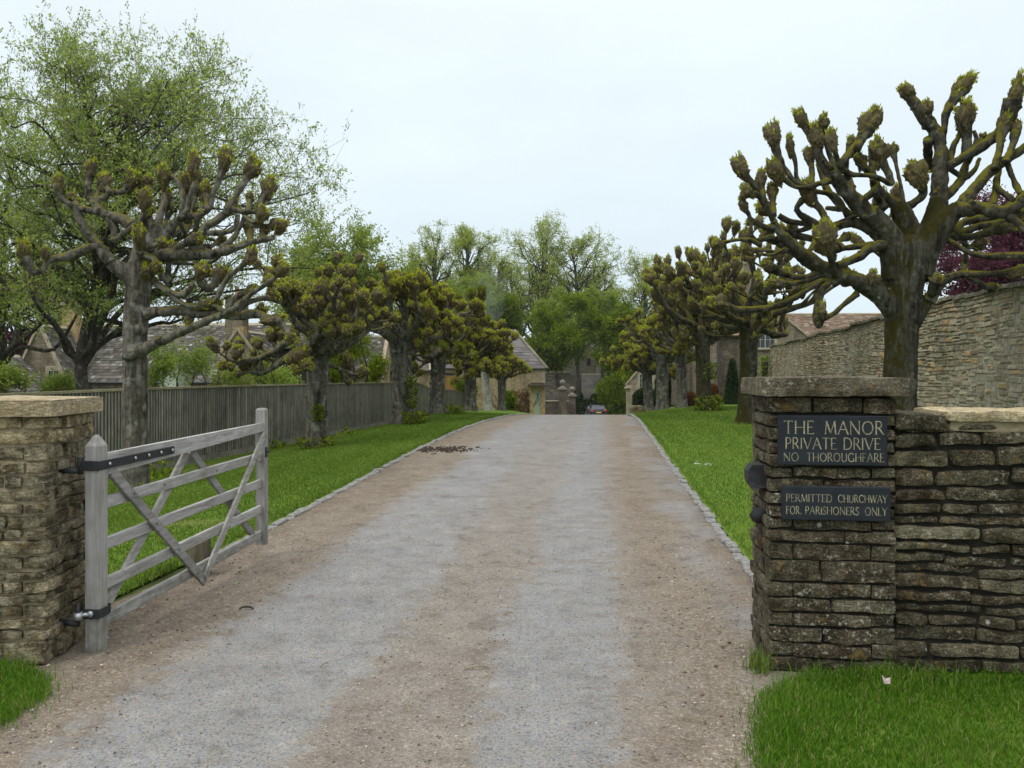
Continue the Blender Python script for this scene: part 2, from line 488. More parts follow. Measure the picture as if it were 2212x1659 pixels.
# ------------------------------------------------------------------ ground materials
def mat_drive():
    t = NT('gravel_and_tarmac')
    g = t.obj(world=True)
    lat = t.attr('lat')
    n0 = t.noise(t.obj((1, .35, 1), True), 0.9, 4, 0.6)
    n1 = t.noise(g, 6, 5, 0.7)
    n3 = t.noise(g, 40, 3, 0.7)
    wob = t.math('ADD', t.math('MULTIPLY', t.math('SUBTRACT', n0, .5), 0.9), t.math('MULTIPLY', t.math('SUBTRACT', n1, .5), .85))
    u = t.math('ADD', lat, wob)
    def band(c, hw, soft):
        d = t.math('SUBTRACT', hw, t.math('ABSOLUTE', t.math('SUBTRACT', u, c)))
        nd = t.n('MapRange', {'interpolation_type': 'SMOOTHSTEP'}, Value=d)
        nd.inputs['From Min'].default_value = -soft; nd.inputs['From Max'].default_value = soft
        return nd.outputs[0]
    b1 = band(-.78, .55, .17); b2 = band(.84, .38, .15)
    m = t.math('MAXIMUM', b1, b2)
    m = t.math('ADD', m, t.math('MULTIPLY', t.math('SUBTRACT', t.noise(g, 1.7, 6, .75), .5), .85), clamp=True)
    m = t.math('MAXIMUM', m, t.math('MULTIPLY', t.math('MULTIPLY', band(.1, 1.3, .3), t.n('MapRange', None, Value=t.n('SeparateXYZ', None, Vector=g).outputs[1], i1=3.0, i2=16.0, i3=.32, i4=.72).outputs[0]), 1.0))
    # outer wet-looking grey patches along the right edge
    m = t.math('MAXIMUM', m, t.math('MULTIPLY', band(2.15, .25, .2), t.ramp(t.noise(t.obj((1, .5, 1), True), 1.1, 3), [(.45, 0), (.6, .9)])))
    m = t.math('MULTIPLY', m, t.ramp(n3, [(.25, .45), (.5, 1)]))
    v1 = t.vor(g, 125.0); v2 = t.vor(g, 66.0)
    sp1 = t.n('SeparateColor', None, Color=v1.outputs['Color']); sp2 = t.n('SeparateColor', None, Color=v2.outputs['Color'])
    peb = t.ramp(sp1.outputs[0], [(0, (.075, .060, .050)), (.3, (.155, .125, .092)), (.6, (.205, .167, .124)), (.84, (.27, .225, .17)), (.95, (.46, .41, .34)), (1, (.055, .055, .066))])
    peb2 = t.ramp(sp2.outputs[0], [(0, (.095, .074, .060)), (.5, (.185, .151, .114)), (.86, (.245, .205, .156)), (.97, (.48, .44, .37)), (1, (.05, .05, .058))])
    gr = t.mix(0.45, peb, peb2)
    gr = t.mix(t.math('MULTIPLY', t.ramp(n0, [(.4, 0), (.65, 1)]), .5), gr, t.mix(1.0, gr, (.72, .66, .62), 'MULTIPLY'))
    ta = t.ramp(t.noise(g, 60, 4, .8), [(.3, (.100, .102, .105)), (.52, (.172, .174, .178)), (.75, (.262, .262, .262))])
    ta = t.mix(t.ramp(t.noise(g, 1.2, 5, .65), [(.38, 0), (.66, .6)]), ta, t.mix(1.0, ta, (1.3, 1.3, 1.3), 'MULTIPLY'))
    ta = t.mix(t.ramp(sp1.outputs[1], [(.86, 0), (.89, .8)]), ta, (.075, .07, .065))
    ta = t.mix(t.ramp(sp1.outputs[2], [(.74, 0), (.8, .7)]), ta, (.27, .225, .175))
    gr = t.mix(1.0, gr, (1.02, 1.0, .97), 'MULTIPLY')
    gr = t.mix(.22, gr, (.20, .168, .136))
    c = t.mix(m, gr, ta)
    pt = t.noise(g, 3.6, 5, .8)
    c = t.mix(t.ramp(pt, [(.32, .8), (.50, 0)]), c, t.mix(1.0, c, (.62, .58, .54), 'MULTIPLY'))
    c = t.mix(t.ramp(pt, [(.55, 0), (.70, .7)]), c, t.mix(1.0, c, (1.38, 1.36, 1.30), 'MULTIPLY'))
    ed = t.n('MapRange', None, Value=t.math('ADD', t.math('ABSOLUTE', lat), t.math('MULTIPLY', t.math('SUBTRACT', n1, .5), .9)))
    ed.inputs['From Min'].default_value = 1.9; ed.inputs['From Max'].default_value = 2.35
    c = t.mix(t.math('MULTIPLY', ed.outputs[0], .45), c, t.mix(1.0, c, (.55, .50, .44), 'MULTIPLY'))
    # fallen bark and dirt
    dirt = t.math('MULTIPLY', t.ramp(t.noise(g, 2.2, 5, .7), [(.58, 0), (.7, 1)]), t.math('SUBTRACT', 1.0, m))
    c = t.mix(t.math('MULTIPLY', dirt, .55), c, (.085, .06, .045))
    hgt = t.math('ADD', t.math('MULTIPLY', t.math('SUBTRACT', 1.0, v1.outputs['Distance']), t.math('SUBTRACT', 1.1, m)), t.math('MULTIPLY', n3, .4))
    return t.bsdf(c, .93, t.bump(hgt, .8, .008), spec=.2)

def mat_turf(name='turf'):
    t = NT(name); g = t.obj(world=True)
    n1 = t.noise(g, .55, 4, .6); n2 = t.noise(g, 26, 5, .75); n3 = t.noise(t.obj((1, .3, 1), True), 4, 3, .6)
    c = t.ramp(n2, [(.25, (.045, .082, .011)), (.5, (.092, .160, .021)), (.75, (.15, .232, .036))])
    c = t.mix(t.ramp(n1, [(.4, 0), (.65, .6)]), c, t.mix(1.0, c, (1.35, 1.12, .9), 'MULTIPLY'))
    c = t.mix(t.ramp(n3, [(.45, 0), (.65, .35)]), c, t.mix(1.0, c, (.7, .75, .7), 'MULTIPLY'))
    return t.bsdf(c, .95, t.bump(n2, .7, .03), spec=.05)

M = {}
M['drive'] = mat_drive()
M['turf'] = mat_turf()
M['earth'] = m_plain('earth', (.055, .07, .022), .95, nscale=3, namp=.5, bump=.5, spec=.05, world=True)
M['kerb'] = m_plain('kerb_stone', (.185, .18, .165), .9, nscale=24, namp=.45, bump=.6, spec=.1, world=True)
M['grass'] = m_leaf('grass_blade', [(0, (.058, .102, .014)), (.5, (.122, .190, .028)), (.85, (.19, .268, .050)), (1, (.31, .28, .12))], .3)
M['grass_dry'] = m_leaf('grass_blade_long', [(0, (.034, .090, .007)), (.45, (.082, .185, .014)), (.8, (.15, .265, .028)), (.93, (.20, .22, .06)), (1, (.34, .28, .14))], .3)

# ------------------------------------------------------------------ ground sheets
mb = MB()
Ys = np.concatenate([np.arange(-14, 70, 1.0), np.arange(70, 200, 4.0), np.arange(200, 401, 25.0)])
xs = np.concatenate([np.array([-260, -160, -110, -80, -60, -45]), np.arange(-36, 42, 1.0), np.array([46, 60, 80, 110, 160, 260])])
XX, YY = np.meshgrid(xs, Ys)
Vg = np.stack([XX.ravel(), YY.ravel(), (H(XX.ravel(), YY.ravel()) - .012)], 1)
i = np.arange(len(Ys) - 1)[:, None] * len(xs); j = np.arange(len(xs) - 1)[None]
mb.add(Vg, np.stack([i + j, i + j + 1, i + len(xs) + j + 1, i + len(xs) + j], -1).reshape(-1, 4))
tag(mb.obj('ground', M['earth'], smooth=True), 'grassy earth under the lawns and gardens', None, kind='structure')

# drive with its forecourt in front of the gate
def drive_edge(y):
    c = xc(y); a, b = c - HALF, c + HALF
    if y < 7.0:
        k = min(1, (7.0 - y) / 1.7)
        a = (c - HALF) - .12 * k
        b = (c + HALF) + .02 * k
    return a, b
mb = MB()
Yd = np.concatenate([np.arange(-14, 5.3, .45), [5.34, 5.36], np.arange(5.6, 12, .4), np.arange(12, 60, 1.0), np.arange(60, 104, 3)])
V, Fc, lat = sheet(Yd, drive_edge, .0, 25)
mb.add(V, Fc)
Yf = Yd[Yd < 5.35]
V, Fc, l2 = sheet(Yf, lambda y: (drive_edge(y)[0] - 5.5, drive_edge(y)[0]), .0, 12); mb.add(V, Fc); lat = np.r_[lat, l2]
Yf = np.r_[Yd[Yd < 4.8], 4.9]
V, Fc, l2 = sheet(Yf, lambda y: (drive_edge(y)[1], drive_edge(y)[1] + 6), .0, 12); mb.add(V, Fc); lat = np.r_[lat, l2]
tag(mb.obj('drive', M['drive'], smooth=True, extra={'lat': lat}), 'gravel drive with two grey tarmac wheel tracks', None, kind='structure')

# lawns each side (sheets 4 mm up on the ground, beside the drive)
YL = np.concatenate([np.arange(5.45, 9, .5), np.arange(9, 66, 1.0)])
mb = MB(); V, Fc, _ = sheet(YL, lambda y: (xc(y) - 7.8 - (0 if y > 9 else .3), xc(y) - HALF - (.14 if y < 7 else .07)), .010, 14); mb.add(V, Fc)
YR = np.arange(5.0, 66, 1.0)
V, Fc, _ = sheet(YR, lambda y: (xc(y) + HALF + .07, xc(y) + 12 + .06 * y), .010, 18); mb.add(V, Fc)
tag(mb.obj('lawn', M['turf'], smooth=True), 'mown green lawns on both sides of the drive', None, kind='structure')

# kerbs of small stone setts
def kerb(sgn, y0, y1, seed):
    rg = rngf(seed); mb = MB(); y = y0
    while y < y1:
        L = rg.uniform(.14, .26)
        x0 = float(xc(y) + sgn * (HALF + .03)); x1 = float(xc(y + L) + sgn * (HALF + .03))
        if y < 7 and sgn < 0: x0 -= .1 * (7 - y) / 1.7; x1 -= .1 * (7 - y - L) / 1.7
        a = math.atan2(L, x1 - x0) - math.pi / 2
        w = rg.uniform(.042, .062); j = rg.uniform(-.016, .016)
        z = gz(x0, y)
        Mx = frame(x0 + j, y + L / 2, a + rg.uniform(-.05, .05), z)
        box(mb, (-w, -L / 2 + .006, -.1), (w, L / 2 - .006, rg.uniform(.010, .036)), rg.random(), 0, Mx, .012)
        y += L
    return mb.obj('kerb', M['kerb'], smooth=False)
tag(kerb(-1, 7.0, 46, 1), 'row of pale stone kerb setts on the left edge of the drive', None, kind='structure')
tag(kerb(1, 5.5, 46, 2), 'row of pale stone kerb setts on the right edge of the drive', None, kind='structure')

# verges in front of the walls
def verge(poly, name, label, dz=.006):
    mb = MB(); P = np.array(poly, float)
    c = P.mean(0); V = np.vstack([np.c_[P, np.full(len(P), dz)], [[*c, dz + .03]]])
    n = len(P); mb.add(V, [[k, (k + 1) % n, n] for k in range(n)])
    tag(mb.obj(name, M['turf']), label, None, kind='structure')
VR = [(1.12, -3), (1.02, 2.0), (1.02, 3.2), (1.14, 3.7), (1.30, 4.1), (1.50, 4.33), (1.78, 4.50), (2.05, 4.60), (2.3, 4.66), (7, 4.66), (7, -3)]
VL = [(-2.5, 2.6), (-2.42, 3.4), (-2.42, 3.9), (-2.42, 4.2), (-2.55, 4.42), (-2.72, 4.60), (-3.2, 4.66), (-7, 4.66), (-7, 2.6)]
verge(VR, 'verge', 'grass verge below the low dry stone wall')
verge(VL, 'verge', 'grass verge below the left gate pillar')

# grass blades
def inside(P, poly):
    poly = np.array(poly); x, y = P[:, 0], P[:, 1]; r = np.zeros(len(P), bool); n = len(poly)
    for k in range(n):
        x1, y1 = poly[k]; x2, y2 = poly[(k + 1) % n]
        c = ((y1 > y) != (y2 > y)) & (x < (x2 - x1) * (y - y1) / (y2 - y1 + 1e-12) + x1)
        r ^= c
    return r
def blades(mb, P, h, w, rg, lean=.5, rnd=None):
    n = len(P); a = rg.random(n) * 2 * math.pi; b = rg.random(n) * 2 * math.pi
    l = rg.random(n) * lean * h
    s = np.stack([np.cos(a), np.sin(a), 0 * a], 1) * (w / 2)[:, None]
    d = np.stack([np.cos(b) * l, np.sin(b) * l, h], 1)
    m = P + d * np.array([.35, .35, .6]); tip = P + d
    V = np.stack([P - s, P + s, m + s * .7, m - s * .7, tip], 1).reshape(-1, 3)
    k = np.arange(n)[:, None] * 5
    r = rg.random(n) if rnd is None else rnd
    n0 = mb.n
    mb.add(V, k + np.array([[0, 1, 2, 3]]), r)
    mb.Fs.append((k + np.array([[3, 2, 4]]) + n0, r, 0))

def scatter(poly, n, rg):
    poly = np.array(poly); lo, hi = poly.min(0), poly.max(0)
    P = lo + rg.random((n, 2)) * (hi - lo)
    return P[inside(P, poly)]

def verge_grass(poly, n, label, seed, wall_y, wsl):
    rg = rngf(seed); mb = MB()
    P = scatter(poly, n, rg)
    cl = fbm(np.c_[P, np.zeros(len(P))], 3.0, seed)
    # ragged edge
    keep = rg.random(len(P)) < np.clip(.95 + .5 * cl, .15, 1)
    P, cl = P[keep], cl[keep]
    P = P + rg.normal(size=P.shape) * .028 * (1 + (rg.random((len(P), 1)) < .12) * 2.2)
    ok = (P[:, 1] < wall_y - wsl * np.maximum(0, P[:, 0] - 1.4)); P, cl = P[ok], cl[ok]
    h = (.018 + .034 * rg.random(len(P))) * (1 + .7 * cl)
    nearwall = np.exp(-((wall_y - wsl * np.maximum(0, P[:, 0] - 1.4) - P[:, 1]) / .17) ** 2)
    h = h * (1 + 1.3 * nearwall * rg.random(len(P)))
    tall = rg.random(len(P)) < .012 + .03 * nearwall
    h = np.where(tall, h * 2.0, h)
    w = .0030 + .0026 * rg.random(len(P))
    r = np.clip(rg.random(len(P)) * .72 + .30 * cl + .05, 0, .93)
    r = np.where(rg.random(len(P)) < .08, .93 + .07 * rg.random(len(P)), r)
    blades(mb, np.c_[P, np.full(len(P), .006)], h, w, rg, .9, r)
    tag(mb.obj('verge_grass', M['grass_dry']), label, 'grass', kind='stuff')
VRg = [(1.06, 2.2), (.98, 2.9), (.98, 3.3), (1.10, 3.75), (1.25, 4.13), (1.46, 4.38), (1.70, 4.50), (2.0, 4.56), (2.12, 4.62), (4.6, 4.63), (4.6, 2.2)]
VLg = [(-2.45, 3.0), (-2.38, 3.5), (-2.37, 3.95), (-2.36, 4.2), (-2.5, 4.42), (-2.74, 4.60), (-3.0, 4.62), (-4.2, 4.62), (-4.2, 3.0)]
verge_grass(VRg, 210000, 'rough green grass on the verge below the low stone wall', 3, 4.55, .11)
verge_grass(VLg, 75000, 'rough green grass at the foot of the left gate pillar', 4, 4.60, 0)

TRUNKS = [((x_ - CX) * Y_ / F, Y_) for x_, Y_ in ((294, 12.6), (684, 18.4), (868, 25), (944, 31), (1612, 24), (1520, 31), (1945, 12))] + [(-2.53, 6.72)]
def lawn_grass(side, y0, y1, n, label, seed, lo, hi):
    rg = rngf(seed); mb = MB()
    q = rg.random(n)
    y = y0 * (y1 / y0) ** q                       # denser near the viewer
    u = lo + (hi - lo) * rg.random(n)
    x = xc(y) + u
    P = np.stack([x, y, H(x, y) + .010], 1)
    cl = fbm(P, 1.2, seed)
    h = (.013 + .014 * rg.random(n)) * (1 + .4 * cl) * (1 + .02 * y)
    big = fbm(P, .33, seed + 40, 3)
    for (tx_, ty_) in TRUNKS:
        h = h * (1 + 3.0 * np.exp(-((x - tx_) ** 2 + (y - ty_) ** 2) / .42 ** 2) * rg.random(n))
    edge = np.abs(np.abs(u) - (HALF + .11)) < .09
    h = np.where(edge, h * 1.7, h)
    w = (.0032 + .002 * rg.random(n)) * (1 + .09 * y)
    stripe = np.sin(u * 6.0) * .06
    r = np.clip(rg.random(n) * .70 + .16 * cl + .30 * big + .04 + stripe, 0, .93)
    dead = np.exp(-((x + 3.42) ** 2 / .35 ** 2 + (y - 9.0) ** 2 / .2 ** 2)) * .8 + np.clip(big - .45, 0, 1) * .5 + .02
    r = np.where(rg.random(n) < dead, 1, r)
    blades(mb, P, h, w, rg, 1.1, r)
    tag(mb.obj('lawn_grass', M['grass']), label, 'grass', kind='stuff')
lawn_grass(-1, 5.6, 34, 210000, 'short mown grass between the drive and the timber fence', 5, -7.2, -HALF - .10)
lawn_grass(1, 5.2, 40, 200000, 'short mown grass between the drive and the tall stone wall', 6, HALF + .09, 9.5)
# ------------------------------------------------------------------ stone blocks
def stone(mb, lo, hi, Mx, rg, rad=.03, amp=.008, res=.035, rnd=None):
    """one rough, rounded walling stone filling lo..hi in a local frame"""
    lo, hi = np.array(lo, float), np.array(hi, float)
    n = np.clip(np.ceil((hi - lo) / res).astype(int), 2, 16)
    V, Fc, base = [], [], 0
    for ax in range(3):
        a, b = [k for k in range(3) if k != ax]
        for s in (0, 1):
            if ax == 1 and s == 1: continue            # hidden back
            A = np.linspace(lo[a], hi[a], n[a] + 1); B = np.linspace(lo[b], hi[b], n[b] + 1)
            G = np.zeros(((n[a] + 1) * (n[b] + 1), 3))
            aa, bb = np.meshgrid(A, B, indexing='ij')
            G[:, a] = aa.ravel(); G[:, b] = bb.ravel(); G[:, ax] = hi[ax] if s else lo[ax]
            i = np.arange(n[a])[:, None] * (n[b] + 1); j = np.arange(n[b])[None]
            q = np.stack([i + j, i + j + 1, i + n[b] + 2 + j, i + n[b] + 1 + j], -1).reshape(-1, 4)
            flip = (s == 1) ^ (ax == 1)
            if not flip: q = q[:, ::-1]
            V.append(G); Fc.append(q + base); base += len(G)
    V = np.vstack(V)
    r = min(rad, .45 * float((hi - lo)[[0, 2]].min()))
    inn = np.clip(V, lo + r, hi - r)
    d = V - inn; L = np.linalg.norm(d, axis=1, keepdims=True)
    N = d / np.maximum(L, 1e-6)
    V = np.where(L > 1e-6, inn + N * r, V)
    V = Mx(V)
    so = rg.integers(0, 10000)
    off = rg.random(3) * 50
    Q = V + off
    D = np.stack([fbm(Q, 9, 1, 3), fbm(Q, 9, 2, 3), fbm(Q, 9, 3, 3)], 1) * amp * 1.6 + np.stack([fbm(Q, 32, 4, 2), fbm(Q, 32, 5, 2), fbm(Q, 32, 6, 2)], 1) * amp * .55
    V = V + D
    mb.add(V, np.vstack(Fc), rg.random() if rnd is None else rnd)

def course_run(mb, x0, x1, z0, z1, y, depth, Mx, rg, lmin, lmax, gap=.010, rad=.03, amp=.008, wob=.0, rfun=None, jut=.012, breaks=None):
    x = x0
    while x < x1 - 1e-6:
        L = rg.uniform(lmin, lmax)
        if x1 - (x + L) < lmin * .6: L = x1 - x
        w0 = wob * math.sin(x * 1.7 + z0 * 9); 
        j = rg.uniform(-jut, jut * .4)
        sq = rg.uniform(0, .006)
        stone(mb, (x + gap / 2, y + j, z0 + gap / 2 + w0 + sq), (x + L - gap / 2, y + depth, z1 - gap / 2 + w0 - rg.uniform(0, .006)), Mx, rg, rad, amp, rnd=None if rfun is None else rfun(z0, rg))
        x += L

def pillar_stones(mb, w, d, courses, Mx0, rg, lmin, lmax, gap, rad, amp, rfun, jut=.012):
    """square pier laid in bonded courses; front at local y=0, right face at x=w"""
    th = .13
    z = 0
    for k, h in enumerate(courses):
        full = k % 2 == 0
        a, b = (0, w) if full else (th, w - th)
        c, e = (th, d - th) if full else (0, d)
        fr = Mx0
        bk = lambda V: Mx0(np.stack([w - V[:, 0], d - V[:, 1], V[:, 2]], 1))
        rt = lambda V: Mx0(np.stack([w - V[:, 1], V[:, 0], V[:, 2]], 1))
        lf = lambda V: Mx0(np.stack([V[:, 1], d - V[:, 0], V[:, 2]], 1))
        course_run(mb, a, b, z, z + h, 0, th, fr, rg, lmin, lmax, gap, rad, amp, rfun=rfun, jut=jut)
        course_run(mb, a, b, z, z + h, 0, th, bk, rg, lmin, lmax, gap, rad, amp, rfun=rfun, jut=jut)
        course_run(mb, c, e, z, z + h, 0, th, rt, rg, lmin * .8, lmax * .8, gap, rad, amp, rfun=rfun, jut=jut)
        course_run(mb, c, e, z, z + h, 0, th, lf, rg, lmin * .8, lmax * .8, gap, rad, amp, rfun=rfun, jut=jut)
        z += h
    return z

def slab(mb, lo, hi, Mx, rg, amp=.004, rad=.012, res=.03, chip=0.0, rnd=.5):
    """thick slab with worn edges (all six sides)"""
    lo, hi = np.array(lo, float), np.array(hi, float)
    n = np.clip(np.ceil((hi - lo) / res).astype(int), 2, 40)
    V, Fc, base = [], [], 0
    for ax in range(3):
        a, b = [k for k in range(3) if k != ax]
        for s in (0, 1):
            A = np.linspace(lo[a], hi[a], n[a] + 1); B = np.linspace(lo[b], hi[b], n[b] + 1)
            aa, bb = np.meshgrid(A, B, indexing='ij')
            G = np.zeros((aa.size, 3)); G[:, a] = aa.ravel(); G[:, b] = bb.ravel(); G[:, ax] = hi[ax] if s else lo[ax]
            i = np.arange(n[a])[:, None] * (n[b] + 1); j = np.arange(n[b])[None]
            q = np.stack([i + j, i + j + 1, i + n[b] + 2 + j, i + n[b] + 1 + j], -1).reshape(-1, 4)
            if not ((s == 1) ^ (ax == 1)): q = q[:, ::-1]
            V.append(G); Fc.append(q + base); base += len(G)
    V = np.vstack(V)
    inn = np.clip(V, lo + rad, hi - rad); d = V - inn; L = np.linalg.norm(d, axis=1, keepdims=True)
    rr = rad * (1 + chip * np.maximum(0, fbm(V + 3, 7, 9, 2))[:, None])
    V = np.where(L > 1e-6, inn + d / np.maximum(L, 1e-6) * rad, V)
    Q = Mx(V)
    Q = Q + np.stack([fbm(Q, 8, 11), fbm(Q, 8, 12), fbm(Q, 8, 13)], 1) * amp + np.stack([fbm(Q, 30, 14), fbm(Q, 30, 15), fbm(Q, 30, 16)], 1) * amp * .5
    if chip:
        c = np.maximum(0, fbm(Q, 5.5, 21, 2) - .25)[:, None] * chip
        Q = Q + (Mx(inn) - Q) * c
    mb.add(Q, np.vstack(Fc), rnd)

M['stone_dark'] = m_stone_near('dark_dry_stone', [(.078, .066, .043), (.120, .106, .070), (.092, .070, .047), (.168, .150, .103)], 1.0, .4, .38)
M['stone_wall'] = m_stone_near('brown_dry_stone', [(.074, .063, .041), (.118, .105, .069), (.090, .069, .046), (.178, .160, .108)], 1.0, .35, .38)
M['stone_light'] = m_stone_near('buff_dry_stone', [(.205, .178, .118), (.265, .232, .155), (.31, .265, .175), (.47, .39, .24)], .9, .45, .28)
M['cap_light'] = m_stone_near('cut_buff_stone', [(.40, .335, .23), (.42, .352, .242), (.44, .37, .255), (.46, .385, .265)], .22, .25, .74)
M['cap_dark'] = m_stone_near('weathered_cap_stone', [(.12, .105, .075), (.15, .13, .095), (.15, .13, .095), (.17, .15, .11)], .9, .35, .5)
M['mortar_dark'] = m_plain('dark_joint', (.020, .017, .012), .95, nscale=30, namp=.4, world=True)
M['mortar_pale'] = m_plain('pale_mortar', (.31, .25, .16), .95, nscale=30, namp=.25, bump=.5, world=True)
M['coping_pale'] = m_stone_near('pale_coping_stone', [(.42, .35, .23), (.48, .41, .28), (.42, .32, .18), (.52, .45, .33)], .3, .25, .75)
M['iron'] = m_plain('black_iron', (.018, .019, .022), .55, metal=0.0, nscale=40, namp=.4, bump=.2, spec=.4)
M['steel'] = m_plain('galvanised_steel', (.42, .43, .44), .4, metal=.7, nscale=40, namp=.2)
M['oldblack'] = m_plain('old_black_wood', (.022, .022, .024), .8, nscale=18, namp=.5, bump=.5)

# ------------------------------------------------------------------ right gate pillar
rg = rngf(11)
PX, PY, PW, PD = 1.418, 4.57, .672, .56
root = thing('gate_pillar', 'dark weathered stone gate pillar carrying two slate plaques, with flat slab cap', 'gate pillar', (PX + .35, PY + .25, 0), 'stone pillars at the gateway')
PANG = R(-6.3)
fr = frame(PX, PY, PANG, 0)
mb = MB()
cs = [.085, .09, .095, .08, .085, .09, .125, .10, .075, .07, .07, .075, .085, .07, .075, .07, .085, .075, .10]
cs = [c * 1.515 / sum(cs) for c in cs]
pillar_stones(mb, PW, PD, cs, fr, rg, .20, .44, .005, .010, .008, lambda z, r: r.random() * (.75 if z > .45 else 1.0) + (0 if z > .45 else .0))
mb.obj('stonework', M['stone_dark'], root, smooth=True)
mb = MB(); box(mb, (.022, .022, -.05), (PW - .022, PD - .022, 1.52), .5, 0, fr)
mb.obj('joint_fill', M['mortar_dark'], root)
mb = MB()
slab(mb, (-.055, -.06, 1.517), (PW + .055, PD + .06, 1.622), fr, rg, .008, .012, .03, .5)
mb.obj('slab_cap', M['cap_dark'], root, smooth=True)
# gate keeper block and old pintle on the drive side
mb = MB()
bx = frame(PX + .018, PY + .17, PANG)
V = np.array([[-.095, -.055, 1.035], [-.07, -.065, .995], [.02, -.065, .995], [.02, -.065, 1.125], [-.07, -.065, 1.125], [-.095, -.055, 1.09]])
V2 = V.copy(); V2[:, 1] = .065; V2[[0, 5], 1] = .055
mb.add(bx(np.vstack([V, V2])), [[0, 1, 7, 6], [1, 2, 8, 7], [2, 3, 9, 8], [3, 4, 10, 9], [4, 5, 11, 10], [5, 0, 6, 11]])
n0 = mb.n; mb.Fs.append((np.array([[5, 4, 3, 2, 1, 0], [6, 7, 8, 9, 10, 11]]) , np.full(2, .5), 0))
mb.obj('latch_keeper', M['oldblack'], root)
mb = MB(); tube(mb, [(PX + .05, PY + .2, .83), (PX - .015, PY + .19, .825), (PX - .035, PY + .185, .81)], [.042, .044, .03], 12, .5, 0, .15, 9)
mb.obj('pintle_block', M['oldblack'], root, smooth=True)

# ------------------------------------------------------------------ low dry-stone wall
root = thing('dry_stone_wall', 'low brown dry stone wall with pale coping running right from the plaque pillar', 'wall', (4.3, PY + .25, 0))
_q = fr(np.array([[PW - .004, .05, 0]]))[0]
fr = frame(_q[0], _q[1], PANG, 0)
mb = MB(); z = 0; rg = rngf(12); LW = 4.8
hs = []
while z < 1.33:
    h = min(rg.uniform(.058, .115), 1.36 - z)
    # courses wander, stones in them vary in height
    x = 0
    while x < LW:
        L = rg.uniform(.17, .48)
        w0 = .022 * math.sin((x + .3) * 2.1 + z * 4)
        w1 = .022 * math.sin((x + .3) * 2.1 + (z + h) * 4)
        if rg.random() < .10 and h > .1:
            hm = h * rg.uniform(.42, .58)
            stone(mb, (x + .006, rg.uniform(-.014, .008), z + w0), (x + L - .006, .17, z + w0 + hm - .004), fr, rg, .026, .011)
            stone(mb, (x + .006, rg.uniform(-.014, .008), z + w0 + hm + .003), (x + L - .006, .17, z + h + w1 - .009), fr, rg, .026, .011)
        else:
            stone(mb, (x + .006, rg.uniform(-.018, .010), z + w0 + rg.uniform(0, .008)), (x + L - .006, .17, z + h + w1 - .008 - rg.uniform(0, .010)), fr, rg, .016, .013)
        x += L
    z += h
mb.obj('stonework', M['stone_wall'], root, smooth=True)
mb = MB(); box(mb, (0, .028, -.05), (LW, .46, 1.345), .5, 0, fr)
mb.obj('joint_fill', M['mortar_dark'], root)
# coping stones
xx = .0
first = True
while xx < LW - .1:
    L = .28 if first else rg.uniform(.38, .62)
    mb = MB()
    if first: slab(mb, (xx + .005, -.03, 1.33), (xx + L, .5, 1.425), fr, rg, .016, .025, .03, .8, .15)
    else: slab(mb, (xx + .005, -.035 + rg.uniform(-.01, .02), 1.375 + rg.uniform(-.006, .006)), (xx + L, .5, 1.438 + rg.uniform(-.004, .008)), fr, rg, .012, .014, .03, .8, rg.random())
    o = mb.obj('coping_stone', M['stone_wall'] if first else M['coping_pale'], root, smooth=True)
    if first: o['label'] = 'dark brown coping stone beside the pillar'
    xx += L; first = False
mb = MB(); slab(mb, (.30, .0, 1.325), (LW, .45, 1.385), fr, rg, .012, .012, .04, .6)
mb.obj('mortar_bed', M['mortar_pale'], root, smooth=True)

# ------------------------------------------------------------------ left gate pillar
rg = rngf(13)
th = R(6.2)
LX, LY = -2.615, 4.66
# local frame: x along the front towards the drive corner (x = w at the corner)
W = .66
fr = frame(LX - W * math.cos(th), LY - W * math.sin(th), th, 0)
root = thing('gate_pillar', 'buff stone gate pillar behind the open gate, with crisp new cut stone cap', 'gate pillar', (LX - .33, LY + .33, 0), 'stone pillars at the gateway')
mb = MB()
cs = [.15, .07, .065, .085, .065, .08, .06, .09, .095, .07, .085, .065, .085, .09, .08, .10, .095, .085]
cs = [c * 1.405 / sum(cs) for c in cs]
def lr(z, r): return (r.random() * .3 + .7) if z > 1.2 else (r.random() * .55 + (.3 if z < .45 else 0))
pillar_stones(mb, W, W, cs, fr, rg, .17, .42, .008, .011, .010, lr, .02)
mb.obj('stonework', M['stone_light'], root, smooth=True)
mb = MB(); box(mb, (.022, .022, -.05), (W - .022, W - .022, 1.40), .5, 0, fr)
mb.obj('joint_fill', M['mortar_pale'], root)
mb = MB(); slab(mb, (-.045, -.045, 1.40), (W + .045, W + .045, 1.490), fr, rg, .0015, .006, .05, .12)
# shallow weathered top
V = fr(np.array([[-.04, -.04, 1.4915], [W + .04, -.04, 1.4915], [W + .04, W + .04, 1.4915], [-.04, W + .04, 1.4915], [W / 2, W / 2, 1.512]]))
mb.add(V, [[0, 1, 4], [1, 2, 4], [2, 3, 4], [3, 0, 4]], .5)
mb.obj('stone_cap', M['cap_light'], root, smooth=False)

